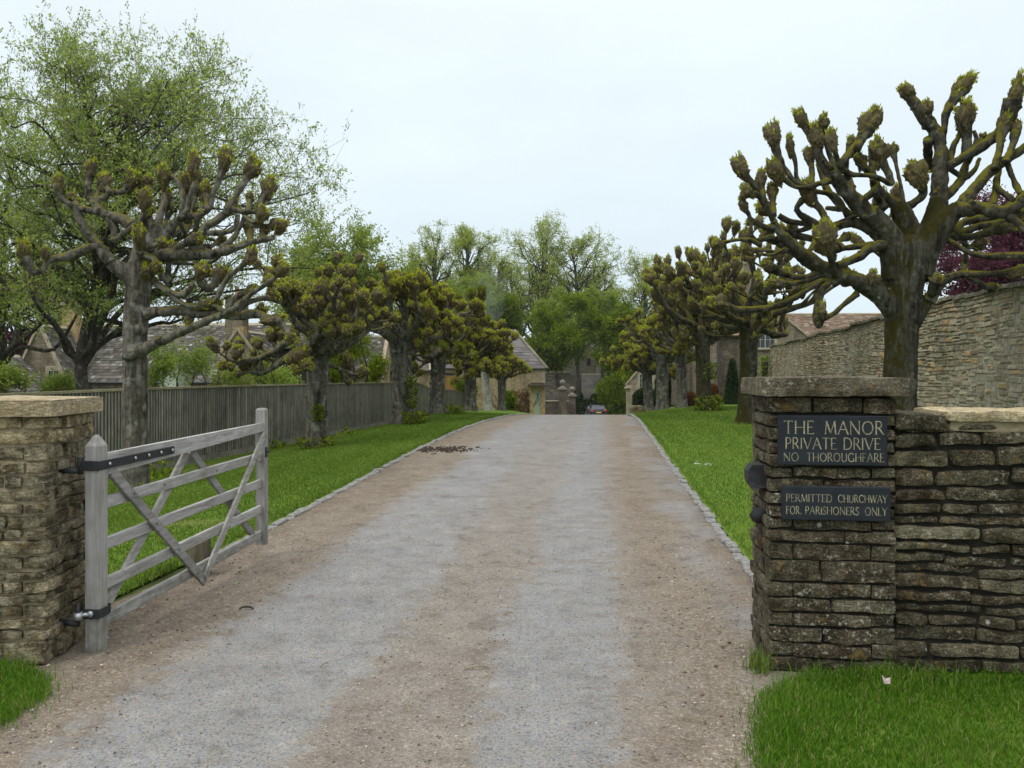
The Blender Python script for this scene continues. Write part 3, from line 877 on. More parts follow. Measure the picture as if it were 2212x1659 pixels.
# ------------------------------------------------------------------ slate plaques with cut lettering
G = {  # strokes: (points, weight) on a unit-height letter; width first
 'A': (.78, [([(0, 0), (.39, 1)], 0), ([(.39, 1), (.78, 0)], 1), ([(.14, .36), (.63, .36)], 0)]),
 'C': (.80, [([(.78, .80), (.62, .96), (.40, 1), (.16, .85), (.04, .5), (.16, .15), (.40, 0), (.62, .04), (.78, .20)], 1)]),
 'D': (.78, [([(.06, 0), (.06, 1)], 1), ([(.0, 1), (.36, 1), (.62, .87), (.74, .5), (.62, .13), (.36, 0), (.0, 0)], .6)]),
 'E': (.52, [([(.06, 0), (.06, 1)], 1), ([(0, 1), (.5, 1), (.5, .92)], 0), ([(.06, .52), (.42, .52)], 0), ([(0, 0), (.52, 0), (.53, .1)], 0)]),
 'F': (.50, [([(.06, 0), (.06, 1)], 1), ([(0, 1), (.5, 1), (.5, .92)], 0), ([(.06, .52), (.40, .52)], 0)]),
 'G': (.84, [([(.76, .82), (.60, .96), (.40, 1), (.16, .85), (.04, .5), (.16, .15), (.40, 0), (.62, .03), (.77, .14)], 1), ([(.77, .0), (.77, .42)], 1)]),
 'H': (.80, [([(.07, 0), (.07, 1)], 1), ([(.73, 0), (.73, 1)], 1), ([(.07, .5), (.73, .5)], 0)]),
 'I': (.14, [([(.07, 0), (.07, 1)], 1)]),
 'L': (.50, [([(.06, 0), (.06, 1)], 1), ([(0, 0), (.5, 0), (.51, .12)], 0)]),
 'M': (.94, [([(.06, 0), (.14, 1)], 0), ([(.14, 1), (.47, .06)], 1), ([(.47, .06), (.80, 1)], 0), ([(.80, 1), (.89, 0)], 1)]),
 'N': (.82, [([(.07, 0), (.07, 1)], 0), ([(.04, 1), (.76, 0)], 1), ([(.76, 0), (.76, 1)], 0)]),
 'O': (.92, [([(.46, 1), (.18, .87), (.05, .5), (.18, .13), (.46, 0), (.74, .13), (.87, .5), (.74, .87), (.46, 1)], .7)]),
 'P': (.54, [([(.06, 0), (.06, 1)], 1), ([(0, 1), (.32, 1), (.48, .88), (.50, .74), (.46, .58), (.30, .47), (.06, .47)], .5)]),
 'R': (.64, [([(.06, 0), (.06, 1)], 1), ([(0, 1), (.32, 1), (.46, .88), (.48, .75), (.44, .60), (.28, .50), (.06, .50)], .5), ([(.26, .50), (.64, 0)], 1)]),
 'S': (.48, [([(.43, .84), (.36, .97), (.22, 1), (.08, .90), (.07, .70), (.22, .54), (.38, .40), (.44, .22), (.34, .04), (.20, 0), (.05, .06), (.02, .18)], .8)]),
 'T': (.68, [([(.34, 0), (.34, 1)], 1), ([(0, .92), (.01, 1), (.67, 1), (.68, .92)], 0)]),
 'U': (.74, [([(.07, 1), (.07, .30), (.16, .06), (.37, 0), (.58, .06), (.67, .30), (.67, 1)], .7)]),
 'V': (.76, [([(.0, 1), (.38, 0)], 1), ([(.38, 0), (.76, 1)], 0)]),
 'W': (1.08, [([(.0, 1), (.28, 0)], 1), ([(.28, 0), (.54, 1)], 0), ([(.54, 1), (.80, 0)], 1), ([(.80, 0), (1.08, 1)], 0)]),
 'Y': (.72, [([(.0, 1), (.36, .48)], 1), ([(.36, .48), (.72, 1)], 0), ([(.36, .48), (.36, 0)], 1)]),
}
SERIF_OFF = {'S', 'O', 'C', 'G'}
def stroke2d(P, w):
    P = np.array(P, float)
    T = np.gradient(P, axis=0) if len(P) > 2 else np.repeat((P[1:] - P[:1]), 2, 0)
    T /= np.linalg.norm(T, axis=1)[:, None] + 1e-9
    N = np.stack([-T[:, 1], T[:, 0]], 1)
    return P + N * w / 2, P - N * w / 2
def letter_word(mb, word, x0, x1, zb, h, y, rg, tick):
    adv, tot = [], 0
    for ch in word:
        adv.append(G[ch][0]); tot += G[ch][0]
    gap = .16
    sc = (x1 - x0) / (tot + gap * (len(word) - 1))
    x = x0; lay = 0
    for ch, a in zip(word, adv):
        for pts, wt in G[ch][1]:
            P = np.array(pts, float)
            if len(P) > 4: P = spline(P, 4)
            else: P = P
            Q = np.stack([x + P[:, 0] * sc, zb + P[:, 1] * h], 1)
            w = h * (.052 + .055 * wt)
            segs = [Q] if len(pts) != 3 and len(pts) < 5 or len(pts) >= 5 else [Q]
            A, B = stroke2d(Q, w)
            yy = y - .0006 - .00012 * (lay % 6); lay += 1
            V = np.vstack([np.c_[A[:, 0], np.full(len(A), yy), A[:, 1]], np.c_[B[:, 0], np.full(len(B), yy), B[:, 1]]])
            n = len(A)
            mb.add(V, [[k, k + 1, n + k + 1, n + k] for k in range(n - 1)], rg.random())
            if len(pts) == 2 and abs(pts[0][0] - pts[1][0]) < .6 and abs(pts[0][1] - pts[1][1]) > .3 and ch not in SERIF_OFF:
                for e in (0, 1):
                    if pts[e][1] in (0, 1) or abs(pts[e][1]) < .07:
                        c = Q[e]; s = h * .075; zt = h * .018
                        yy2 = y - .0014 - .0001 * (lay % 3)
                        mb.add([[c[0] - s, yy2, c[1] - zt], [c[0] + s, yy2, c[1] - zt], [c[0] + s, yy2, c[1] + zt], [c[0] - s, yy2, c[1] + zt]], [0, 1, 2, 3], rg.random())
        x += (a + gap) * sc

def m_letter():
    t = NT('worn_gilt_paint')
    n = t.noise(t.obj(world=True), 55, 4, .7)
    c = t.ramp(n, [(.30, (.03, .033, .038)), (.42, (.22, .20, .13)), (.7, (.42, .38, .25))])
    c = t.mix(t.ramp(t.attr(), [(0, .35), (.5, 0)]), c, (.06, .06, .06))
    return t.bsdf(c, .8, spec=.2)
M['letter'] = m_letter()
def m_slate():
    t = NT('black_slate'); v = t.obj(world=True)
    n = t.noise(v, 8, 5, .7); n2 = t.noise(v, 70, 4, .7)
    c = t.ramp(n, [(.3, (.010, .0125, .017)), (.7, (.020, .024, .031))])
    c = t.mix(t.ramp(n2, [(.62, 0), (.75, .5)]), c, (.08, .085, .085))
    return t.bsdf(c, .6, t.bump(n2, .15, .003), spec=.25)
M['slate'] = m_slate()

def plaque(x0, x1, z0, z1, name, label, lines):
    y0 = -.034
    _PF = frame(PX, PY, PANG, 0)
    _c = _PF(np.array([[(x0 + x1) / 2, y0, z0]]))[0]
    root = thing(name, label, 'sign', (_c[0], _c[1], z0), 'slate plaques on the gate pillar')
    mb = MB(); box(mb, (x0, y0, z0), (x1, .004, z1), .5, 0, _PF, .004)
    mb.obj('slate_panel', M['slate'], root)
    mb = MB(); rg = rngf(int(z0 * 1000))
    w, h = x1 - x0, z1 - z0
    for words, zb, hh in lines:
        for wd, a, b in words:
            letter_word(mb, wd.replace('.', ''), x0 + a * w, x0 + b * w, z0 + zb * h, hh * h, y0, rg, 0)
    for (dx, dz) in ([(.172, .198)] if len(lines) == 2 else []):
        c = np.array([x0 + dx * w, z0 + dz * h]); s = .0025
        mb.add([[c[0] - s, y0 - .001, c[1] - s], [c[0] + s, y0 - .001, c[1] - s], [c[0] + s, y0 - .001, c[1] + s], [c[0] - s, y0 - .001, c[1] + s]], [0, 1, 2, 3], .9)
    mb.V = [_PF(v) for v in mb.V]
    mb.obj('lettering', M['letter'], root)
def sgn(a, b, y):
    c, s_, k = math.cos(PANG), math.sin(PANG), (a - CX) / F
    l = (k * (PY + y * c) - PX + y * s_) / (c - k * s_)
    Y = PY + l * s_ + y * c
    return l, EYE - (b - HY) * Y / F
Yp = -.034
a = sgn(1681.5, 1004.5, Yp); b = sgn(1917, 899, Yp)
X0, X1, Z0, Z1 = 627., 1307., 900., 595.
fx = lambda p: (p - X0) / (X1 - X0)
plaque(a[0], b[0], a[1], b[1], 'slate_plaque', 'larger upper black slate plaque reading THE MANOR PRIVATE DRIVE NO THOROUGHFARE', [
    ([('THE', fx(662), fx(850)), ('MANOR', fx(918), fx(1282))], (900 - 706) / 305, 78 / 305),
    ([('PRIVATE', fx(672), fx(990)), ('DRIVE', fx(1036), fx(1262))], (900 - 799) / 305, 68 / 305),
    ([('NO', fx(660), fx(754)), ('THOROUGHFARE', fx(806), fx(1285))], (900 - 874) / 305, 51 / 305)])
a = sgn(1690, 1123, Yp); b = sgn(1924.5, 1053.5, Yp)
X0, X1 = 655., 1330.
fx = lambda p: (p - X0) / (X1 - X0)
plaque(a[0], b[0], a[1], b[1], 'slate_plaque', 'smaller lower black slate plaque reading PERMITTED CHURCHWAY FOR PARISHONERS ONLY', [
    ([('PERMITTED', fx(680), fx(965)), ('CHURCHWAY', fx(1004), fx(1306))], (1240 - 1131) / 198, 43 / 198),
    ([('FOR', fx(680), fx(762)), ('PARISHONERS', fx(800), fx(1132)), ('ONLY', fx(1170), fx(1306))], (1240 - 1204) / 198, 45 / 198)])

# ------------------------------------------------------------------ timber gate
M['oak'] = m_wood('silvered_oak', (.19, .175, .16), (.40, .385, .37), 'y', 4.0, .8, .35, .5)
M['oak_post'] = m_wood('silvered_oak_post', (.19, .175, .16), (.39, .375, .36), 'z', 4.0, .8, .35, .5)
root = thing('field_gate', 'open five-bar silvered oak gate hung on the buff stone pillar', 'gate', (-2.467, 4.93, 0))
gd = np.array([.237, 2.48]); GL = float(np.linalg.norm(gd)); ga = math.atan2(gd[1], gd[0])
gf = frame(-2.467, 4.93, ga, 0)              # local x along the gate, y across (+y = away from the drive), z up
def gb(a, b, w, h, rnd, bev=.005, up=(0, 0, 1)):
    mb = MB(); A = gf(np.array([a]))[0]; B = gf(np.array([b]))[0]
    bar(mb, A, B, w, h, rnd, 0, up, bev)
    return mb
grg = rngf(21)
# heel post with a pointed weathered head
mb = MB()
hw = .043
V = []
for z, s in ((-.02, 1), (1.215, 1), (1.222, .93), (1.280, .22)):
    for (sx, sy) in ((-1, -1), (1, -1), (1, 1), (-1, 1)):
        V.append([sx * hw * s - .03, sy * hw * s - .012, z])
V = gf(np.array(V)); Fq = []
for k in range(3):
    for j in range(4): Fq.append([k * 4 + j, k * 4 + (j + 1) % 4, k * 4 + 4 + (j + 1) % 4, k * 4 + 4 + j])
Fq.append([12, 13, 14, 15]); mb.add(V, Fq, .55)
mb.obj('heel_post', M['oak_post'], root)
mb = MB(); V = []
for z, s in ((.115, 1), (1.312, 1), (1.330, .75)):
    for (sx, sy) in ((-1, -1), (1, -1), (1, 1), (-1, 1)):
        V.append([GL - .02 + sx * .037 * s, sy * .042 * s, z])
V = gf(np.array(V)); Fq = [[3, 2, 1, 0]]
for k in range(2):
    for j in range(4): Fq.append([k * 4 + j, k * 4 + (j + 1) % 4, k * 4 + 4 + (j + 1) % 4, k * 4 + 4 + j])
Fq.append([8, 9, 10, 11]); mb.add(V, Fq, .25)
mb.obj('head_post', M['oak_post'], root)
# tapered top rail
mb = MB()
x0, x1 = .05, GL - .055
V = gf(np.array([[x0, -.036, 1.035], [x0, .036, 1.035], [x0, -.030, 1.163], [x0, .036, 1.158], [x1, -.036, 1.128], [x1, .036, 1.128], [x1, -.030, 1.199], [x1, .036, 1.194]]))
mb.add(V, [[0, 2, 3, 1], [4, 5, 7, 6], [0, 4, 6, 2], [1, 3, 7, 5], [2, 6, 7, 3], [0, 1, 5, 4]], .7)
mb.obj('top_rail', M['oak'], root)
for z0, z1 in ((.864, .901), (.614, .663), (.373, .434), (.159, .207)):
    gb((.05, 0, z0), (GL - .055, 0, z1), .030, .074, grg.uniform(.3, .8)).obj('rail', M['oak'], root)
t2 = lambda t: t * GL
gb((t2(.04), -.030, 1.045), (t2(.525), -.030, .075), .024, .072, .1).obj('brace', M['oak'], root)
gb((t2(.517), -.031, .085), (t2(.99), -.031, 1.12), .022, .066, .8).obj('brace', M['oak'], root)
gb((t2(.03), .030, .17), (t2(.462), .030, 1.06), .024, .070, .6).obj('brace', M['oak'], root)
gb((t2(.485), .031, 1.07), (t2(.955), .031, .20), .024, .066, .15).obj('brace', M['oak'], root)
# iron: upper strap hinge, lower hinge, latch
mb = MB()
box(mb, (-.074, -.061, 1.075), (.80, -.0535, 1.130), .5, 0, lambda V: gf(V + np.c_[np.zeros(len(V)), np.zeros(len(V)), V[:, 0] * .016]), .003)
box(mb, (-.086, -.061, 1.072), (-.074, .075, 1.130), .5, 0, gf, .003)
st = mb.obj('hinge_strap', M['iron'], root)
mb = MB(); cyl(mb, gf(np.array([[-.07, .062, 1.05]]))[0], gf(np.array([[-.07, .062, 1.15]]))[0], .017, seg=12)
cyl(mb, gf(np.array([[-.07, .062, 1.068]]))[0], gf(np.array([[-.07, .22, 1.068]]))[0], .015, seg=10)
mb.obj('hinge_pin', M['iron'], st, smooth=True)
for x in (.02, .30, .46, .615, .765):
    mb = MB(); p = gf(np.array([[x, -.0635, 1.103 + x * .016]]))[0]; q = gf(np.array([[x, -.072, 1.103 + x * .016]]))[0]
    cyl(mb, p, q, .0125, .006, 10); mb.obj('bolt', M['steel'], st, smooth=True)
mb = MB()
box(mb, (-.076, -.062, .205), (.020, -.0555, .262), .5, 0, gf, .003)
box(mb, (-.086, -.062, .205), (-.0765, .04, .262), .5, 0, gf, .003)
box(mb, (.020, -.064, .212), (.036, .0, .27), .5, 0, gf, .003)
lh = mb.obj('hinge_strap', M['iron'], root)
mb = MB()
cyl(mb, gf(np.array([[-.088, -.01, .236]]))[0], gf(np.array([[-.10, .058, .228]]))[0], .012, seg=10); cyl(mb, gf(np.array([[-.085, -.012, .236]]))[0], gf(np.array([[-.10, -.012, .236]]))[0], .020, seg=6)
cyl(mb, gf(np.array([[-.10, .058, .205]]))[0], gf(np.array([[-.10, .058, .245]]))[0], .026, seg=12)
mb.obj('hinge_bolt', M['steel'], lh, smooth=True)
mb = MB(); cyl(mb, gf(np.array([[-.10, .058, .165]]))[0], gf(np.array([[-.10, .058, .30]]))[0], .012, seg=10)
cyl(mb, gf(np.array([[-.10, .058, .182]]))[0], gf(np.array([[-.07, .22, .182]]))[0], .020, seg=10)
mb.obj('hinge_pin', M['iron'], lh, smooth=True)
for (tx, zz) in ((.13, .88), (.24, .64), (.36, .40), (.47, .17), (.60, .17), (.69, .41), (.80, .65), (.90, .89), (.30, .88), (.62, .88), (.97, .19), (.52, .10)):
    mb = MB(); p = gf(np.array([[tx * GL, -.0165 if tx not in (.13, .24, .36, .47, .60, .69, .80, .90, .52) else -.0425, zz]]))[0]; q = p + np.array([.0035, 0, 0])
    cyl(mb, p, q, .0075, .006, 8); mb.obj('bolt', M['iron'], root)
mb = MB(); box(mb, (GL - .062, -.052, .895), (GL - .012, -.0425, .985), .5, 0, gf, .003); box(mb, (GL - .012, -.06, .93), (GL + .03, -.048, .95), .5, 0, gf, .003)
mb.obj('latch', M['iron'], root)
# stop post
mb = MB()
M['postwood'] = m_wood('old_post_wood', (.10, .085, .055), (.21, .185, .13), 'z', 4, .9, .6, .5)
slab(mb, (-.075, -.07, -.05), (.075, .07, .315), frame(-2.53, 6.72, .12), rngf(3), .010, .014, .03, .4)
tag(mb.obj('gate_stop_post', M['postwood'], smooth=True), 'short weathered wooden post in the grass behind the gate', 'post')
# ------------------------------------------------------------------ pollarded limes
M['bark_grey'] = m_bark('grey_furrowed_bark', (.042, .037, .028), (.17, .155, .125), .02, .6, (.07, .065, .012), None, .14, .55, 11, 1.0)
M['bark_mossy'] = m_bark('mossy_bark', (.014, .013, .009), (.085, .082, .058), .15, .95, (.026, .023, .003), (-.42, -.22), .16, .4, 10, .9, .8)
M['bark_far'] = m_bark('lime_bark', (.026, .024, .018), (.13, .123, .098), .10, .8, (.060, .058, .008), (-.1, -.1), .2, .6, 7, .7)
M['limb_grey'] = m_bark('grey_limb_bark', (.026, .023, .017), (.165, .153, .122), .20, .85, (.105, .088, .010), None, .5, .5, 9, .6)
M['limb_mossy'] = m_bark('mossy_limb_bark', (.017, .015, .010), (.082, .077, .055), .30, .92, (.095, .085, .006), None, .5, .4, 9, .6)
def m_burr(name, cols):
    t = NT(name); v = t.obj(world=True)
    n = t.noise(v, 22, 5, .75); n2 = t.noise(v, 60, 3, .7)
    c = t.ramp(n, [(.3, cols[0]), (.5, cols[1]), (.72, cols[2])])
    o = t.oinfo()
    c = t.mix(t.math('MULTIPLY', o, .5), c, cols[3])
    ge = t.n('NewGeometry'); s = t.n('SeparateXYZ', None, Vector=ge.outputs['Normal'])
    m = t.math('ADD', t.math('MULTIPLY', s.outputs[2], .5), t.math('MULTIPLY', t.math('SUBTRACT', t.noise(v, 9, 3), .5), 2.0))
    c = t.mix(t.ramp(m, [(.25, 0), (.6, .8)]), c, cols[4])
    return t.bsdf(c, .95, t.bump(t.math('ADD', n, n2), 1.0, .02), spec=.05)
M['burr'] = m_burr('pollard_burr', [(.040, .031, .019), (.115, .092, .056), (.235, .20, .125), (.10, .088, .03), (.165, .15, .016)])
M['burr_far'] = m_burr('pollard_burr_leafy', [(.036, .027, .015), (.100, .076, .038), (.19, .15, .075), (.085, .072, .022), (.20, .195, .020)])
M['bud'] = m_leaf('bud_scales', [(0, (.06, .046, .022)), (.45, (.17, .135, .05)), (.8, (.26, .21, .045)), (1, (.34, .31, .07))], .15)
M['shoot'] = m_leaf('young_lime_leaf', [(0, (.18, .18, .022)), (.5, (.36, .37, .045)), (1, (.52, .54, .12))], .45)
M['shoot_gold'] = m_leaf('golden_lime_leaf', [(0, (.17, .165, .018)), (.4, (.35, .36, .032)), (.75, (.47, .49, .052)), (1, (.58, .63, .12))], .4)
M['shoot_base'] = m_leaf('sprout_leaf', [(0, (.05, .075, .008)), (.5, (.115, .15, .014)), (1, (.23, .27, .03))], .4)
M['shoot_green'] = m_leaf('green_lime_leaf', [(0, (.12, .15, .014)), (.5, (.24, .28, .024)), (1, (.36, .41, .05))], .4)

_ico = {}
def ico(sub):
    if sub not in _ico:
        bm = bmesh.new(); bmesh.ops.create_icosphere(bm, subdivisions=sub, radius=1.0)
        bm.verts.ensure_lookup_table()
        _ico[sub] = (np.array([v.co[:] for v in bm.verts]), np.array([[v.index for v in f.verts] for f in bm.faces]))
        bm.free()
    return _ico[sub]

def burr_mesh(seed, sub, nflake, nleaf, lsz, mats, flake=.08):
    """knuckle of old pollarding scars: a fist of lumps, narrow at its foot, bud scales over it and shoots on top; unit size, +z out of the branch"""
    rg = rngf(seed); V, Fc = ico(sub)
    off = rg.random(3) * 30
    K = unit(rg.normal(size=(17, 3)) + np.array([0, 0, .35])); hk = rg.uniform(.25, 1.0, 17); wk = rg.uniform(.28, .55, 17)
    ang = np.arccos(np.clip(V @ K.T, -1, 1))
    lump = (hk * np.exp(-(ang / wk) ** 2)).max(1)
    r = .66 + .44 * lump + .12 * vnoise(V + off, 4.2, 2) + .12 * vnoise(V + off, 8.5, 3) + (.10 * vnoise(V + off, 17, 4) if sub > 3 else 0)
    P = V * r[:, None]
    N = unit(P)
    taper = np.clip(.66 + .40 * (V[:, 2] + .5), .42, 1.0)
    P[:, 0] *= taper; P[:, 1] *= taper
    mb = MB(); mb.add(P, Fc, .5, 0)
    k = rg.integers(0, len(V), nflake)
    D = unit(N[k] + rg.normal(size=(nflake, 3)) * .8)
    leaves(mb, P[k] * .96, D, flake * rg.uniform(.4, 2.0, nflake), flake * rg.uniform(.4, 1.1, nflake), rg, 1)
    w = np.clip(N[:, 2] - .05 + .5 * (lump - .55), 0.0, 1) ** 1.6 + .008
    w /= w.sum()
    # shoots stand in tufts
    nt = max(5, nleaf // 9)
    kt = rg.choice(len(V), nt, p=w)
    k = kt[rg.integers(0, nt, nleaf)]
    D = unit(N[k] * .45 + np.array([0, 0, .8]) + rg.normal(size=(nleaf, 3)) * .5)
    leaves(mb, P[k] + rg.normal(size=(nleaf, 3)) * .07, D, lsz * rg.uniform(.5, 1.5, nleaf), lsz * rg.uniform(.4, .8, nleaf), rg, 2, fold=.3)
    return mb.mesh('burr', mats, smooth=[0])
BM_NEAR = [burr_mesh(100 + k, 4, 330, 150, .25, [M['burr'], M['bud'], M['shoot']]) for k in range(7)]
BM_GOLD = [burr_mesh(130 + k, 4, 380, 230, .20, [M['burr'], M['bud'], M['shoot_gold']]) for k in range(6)]
BM_FAR = [burr_mesh(160 + k, 3, 120, 330, .24, [M['burr_far'], M['bud'], M['shoot_gold']], .15) for k in range(5)]
BM_GREEN = [burr_mesh(190 + k, 3, 100, 420, .30, [M['burr_far'], M['bud'], M['shoot_green']], .15) for k in range(4)]

def put_burr(parent, meshes, p, axis, rx, rz, rg):
    o = bpy.data.objects.new('burr', meshes[rg.integers(0, len(meshes))]); COL.objects.link(o)
    o.parent = parent
    o.location = Vector([float(v) for v in p])
    q = Vector([float(v) for v in axis]).to_track_quat('Z', 'Y')
    q = q @ Quaternion((0, 0, 1), rg.uniform(0, 6.28))
    o.rotation_mode = 'QUATERNION'; o.rotation_quaternion = q
    o.scale = (rx, rx * rg.uniform(.85, 1.1), rz)
    return o

def remesh_obj(name, mb, mat, parent, voxel, amp, nsc, seed, ridge=0.0):
    """weld overlapping tubes into one bark skin"""
    me = mb.mesh('tmp', mat)
    o = bpy.data.objects.new('tmp', me); COL.objects.link(o)
    md = o.modifiers.new('r', 'REMESH'); md.mode = 'VOXEL'; md.voxel_size = voxel
    dg = bpy.context.evaluated_depsgraph_get(); dg.update()
    me2 = bpy.data.meshes.new_from_object(o.evaluated_get(dg))
    bpy.data.objects.remove(o); bpy.data.meshes.remove(me)
    n = len(me2.vertices); co = np.zeros(n * 3); me2.vertices.foreach_get('co', co); co = co.reshape(-1, 3)
    no = np.zeros(n * 3); me2.vertices.foreach_get('normal', no); no = no.reshape(-1, 3)
    # relax the voxel steps
    ne = len(me2.edges); ed = np.zeros(ne * 2, np.int32); me2.edges.foreach_get('vertices', ed); ed = ed.reshape(-1, 2)
    cnt = np.bincount(ed.ravel(), minlength=n)[:, None]
    for _ in range(3):
        acc = np.zeros_like(co)
        np.add.at(acc, ed[:, 0], co[ed[:, 1]]); np.add.at(acc, ed[:, 1], co[ed[:, 0]])
        co = co * .4 + acc / np.maximum(cnt, 1) * .6
    d = fbm(co, nsc, seed) * amp
    if ridge:
        Q = co * np.array([1, 1, .12]); d = d - np.abs(vnoise(Q, 26, seed + 3)) * ridge + ridge * .3
    co = co + no * d[:, None]
    me2.vertices.foreach_set('co', co.astype(np.float32).ravel())
    me2.polygons.foreach_set('use_smooth', np.ones(len(me2.polygons), bool))
    me2.materials.clear(); me2.materials.append(mat); me2.update()
    me2.name = name
    return link(name, me2, parent)

def pol_to_world(pts, Y, dz0, dz1, crop):
    """traced polyline (x, y, diameter) in the reading of one photo crop -> points and radii at true distance"""
    ox, oy, s = crop
    P, rad = [], []
    n = len(pts)
    for i, (x, y, d) in enumerate(pts):
        t = i / max(1, n - 1)
        yy = Y + dz0 + (dz1 - dz0) * t
        P.append(at(ox + x * s, oy + y * s, yy)); rad.append(d * s * yy / F / 2 * .90)
    return np.array(P), np.array(rad)

def traced_pollard(root, Y, crop, trunk, limbs, mats, burrs, seed, extra, spine=None):
    rg = rngf(seed)
    tmat, lmat = mats
    # trunk and leaders welded
    mb = MB()
    for pts, dz0, dz1 in trunk:
        P, r = pol_to_world(pts, Y, dz0, dz1, crop)
        S = spline(np.c_[P, r], 8)
        tube(mb, S[:, :3], S[:, 3], 18, .5, 0, .0)
    remesh_obj('trunk', mb, tmat, root, .018, .012, 7, seed, .020)
    for lb in limbs:
        P, r = pol_to_world(lb['p'], Y, lb['dz'][0], lb['dz'][1], crop)
        S = spline(np.c_[P, r], 10)
        mb = MB(); tube(mb, S[:, :3], S[:, 3], 20, .5, 0, .34, 8, seed + 1); knots(mb, S, rg)
        bl = []
        for tw in lb.get('tw', []):
            pts, b = tw[0], tw[1]
            # start depth from nearest limb point on the picture
            ox, oy, s = crop
            st = np.array([ox + pts[0][0] * s, oy + pts[0][1] * s])
            pr = np.stack([CX + S[:, 0] / S[:, 1] * F, HY - (S[:, 2] - EYE) / S[:, 1] * F], 1)
            k = int(np.argmin(((pr - st) ** 2).sum(1)))
            d0 = S[k, 1] - Y; d1 = d0 + rg.uniform(-.38, .38)
            if len(tw) > 2: d1 = d0 + tw[2]
            full = [(pts[0][0], pts[0][1], pts[0][2] * 1.15)] + list(pts[1:])
            if b: full.append((b[0], b[1], pts[-1][2]))
            Q, q = pol_to_world(full, Y, d0, d1, crop)
            T = spline(np.c_[Q, q], 8)
            if b: T[:, 3] *= 1 + .65 * np.clip((np.linspace(0, 1, len(T)) - .62) / .38, 0, 1) ** 1.5
            tube(mb, T[:, :3], T[:, 3], 14, .5, 0, .40, 11, seed + 2); knots(mb, T, rg, .5)
            if b: bl.append((T, b, Y + d1))
        for b in lb.get('b', []):
            ox, oy, s = crop
            st = np.array([ox + b[0] * s, oy + b[1] * s])
            pr = np.stack([CX + S[:, 0] / S[:, 1] * F, HY - (S[:, 2] - EYE) / S[:, 1] * F], 1)
            k = int(np.argmin(((pr - st) ** 2).sum(1)))
            bl.append((S[max(0, k - 6):k + 1] if k > 2 else S[:3], b, S[k, 1]))
        o = mb.obj('branch', lmat, root, smooth=True)
        for T, b, yy in bl:
            ox, oy, s = crop
            c = at(ox + b[0] * s, oy + b[1] * s, yy)
            ang = R(b[4]) if len(b) > 4 else R(rg.uniform(-12, 12))
            ax = np.array([math.sin(ang), rg.uniform(-.2, .2), math.cos(ang)])
            rx = b[2] * s * yy / F * 1.06; rz = b[3] * s * yy / F * 1.20
            put_burr(o, burrs, c, ax, rx, rz, rg)
    for e in extra:
        random_limb(root, lmat, burrs, rg, **e)

def knots(mb, S, rg, k=1.0):
    """old pruning knots and collars standing proud of a limb"""
    for _ in range(int(len(S) / 7 * k + rg.random())):
        i = rg.integers(2, max(3, len(S) - 2)); i = min(i, len(S) - 2)
        t = unit(S[i + 1, :3] - S[i - 1, :3]); d = unit(np.cross(t, rg.normal(size=3))); r = S[i, 3]
        c = S[i, :3] + d * r * .72
        L = r * rg.uniform(.35, .9)
        tube(mb, [c - t * L - d * r * .3, c - t * L * .45, c + d * r * rg.uniform(0, .18), c + t * L * .45, c + t * L - d * r * .3], [r * .15, r * .36, r * .46, r * .36, r * .15], 8, .5, 0, .3, 14, 3)

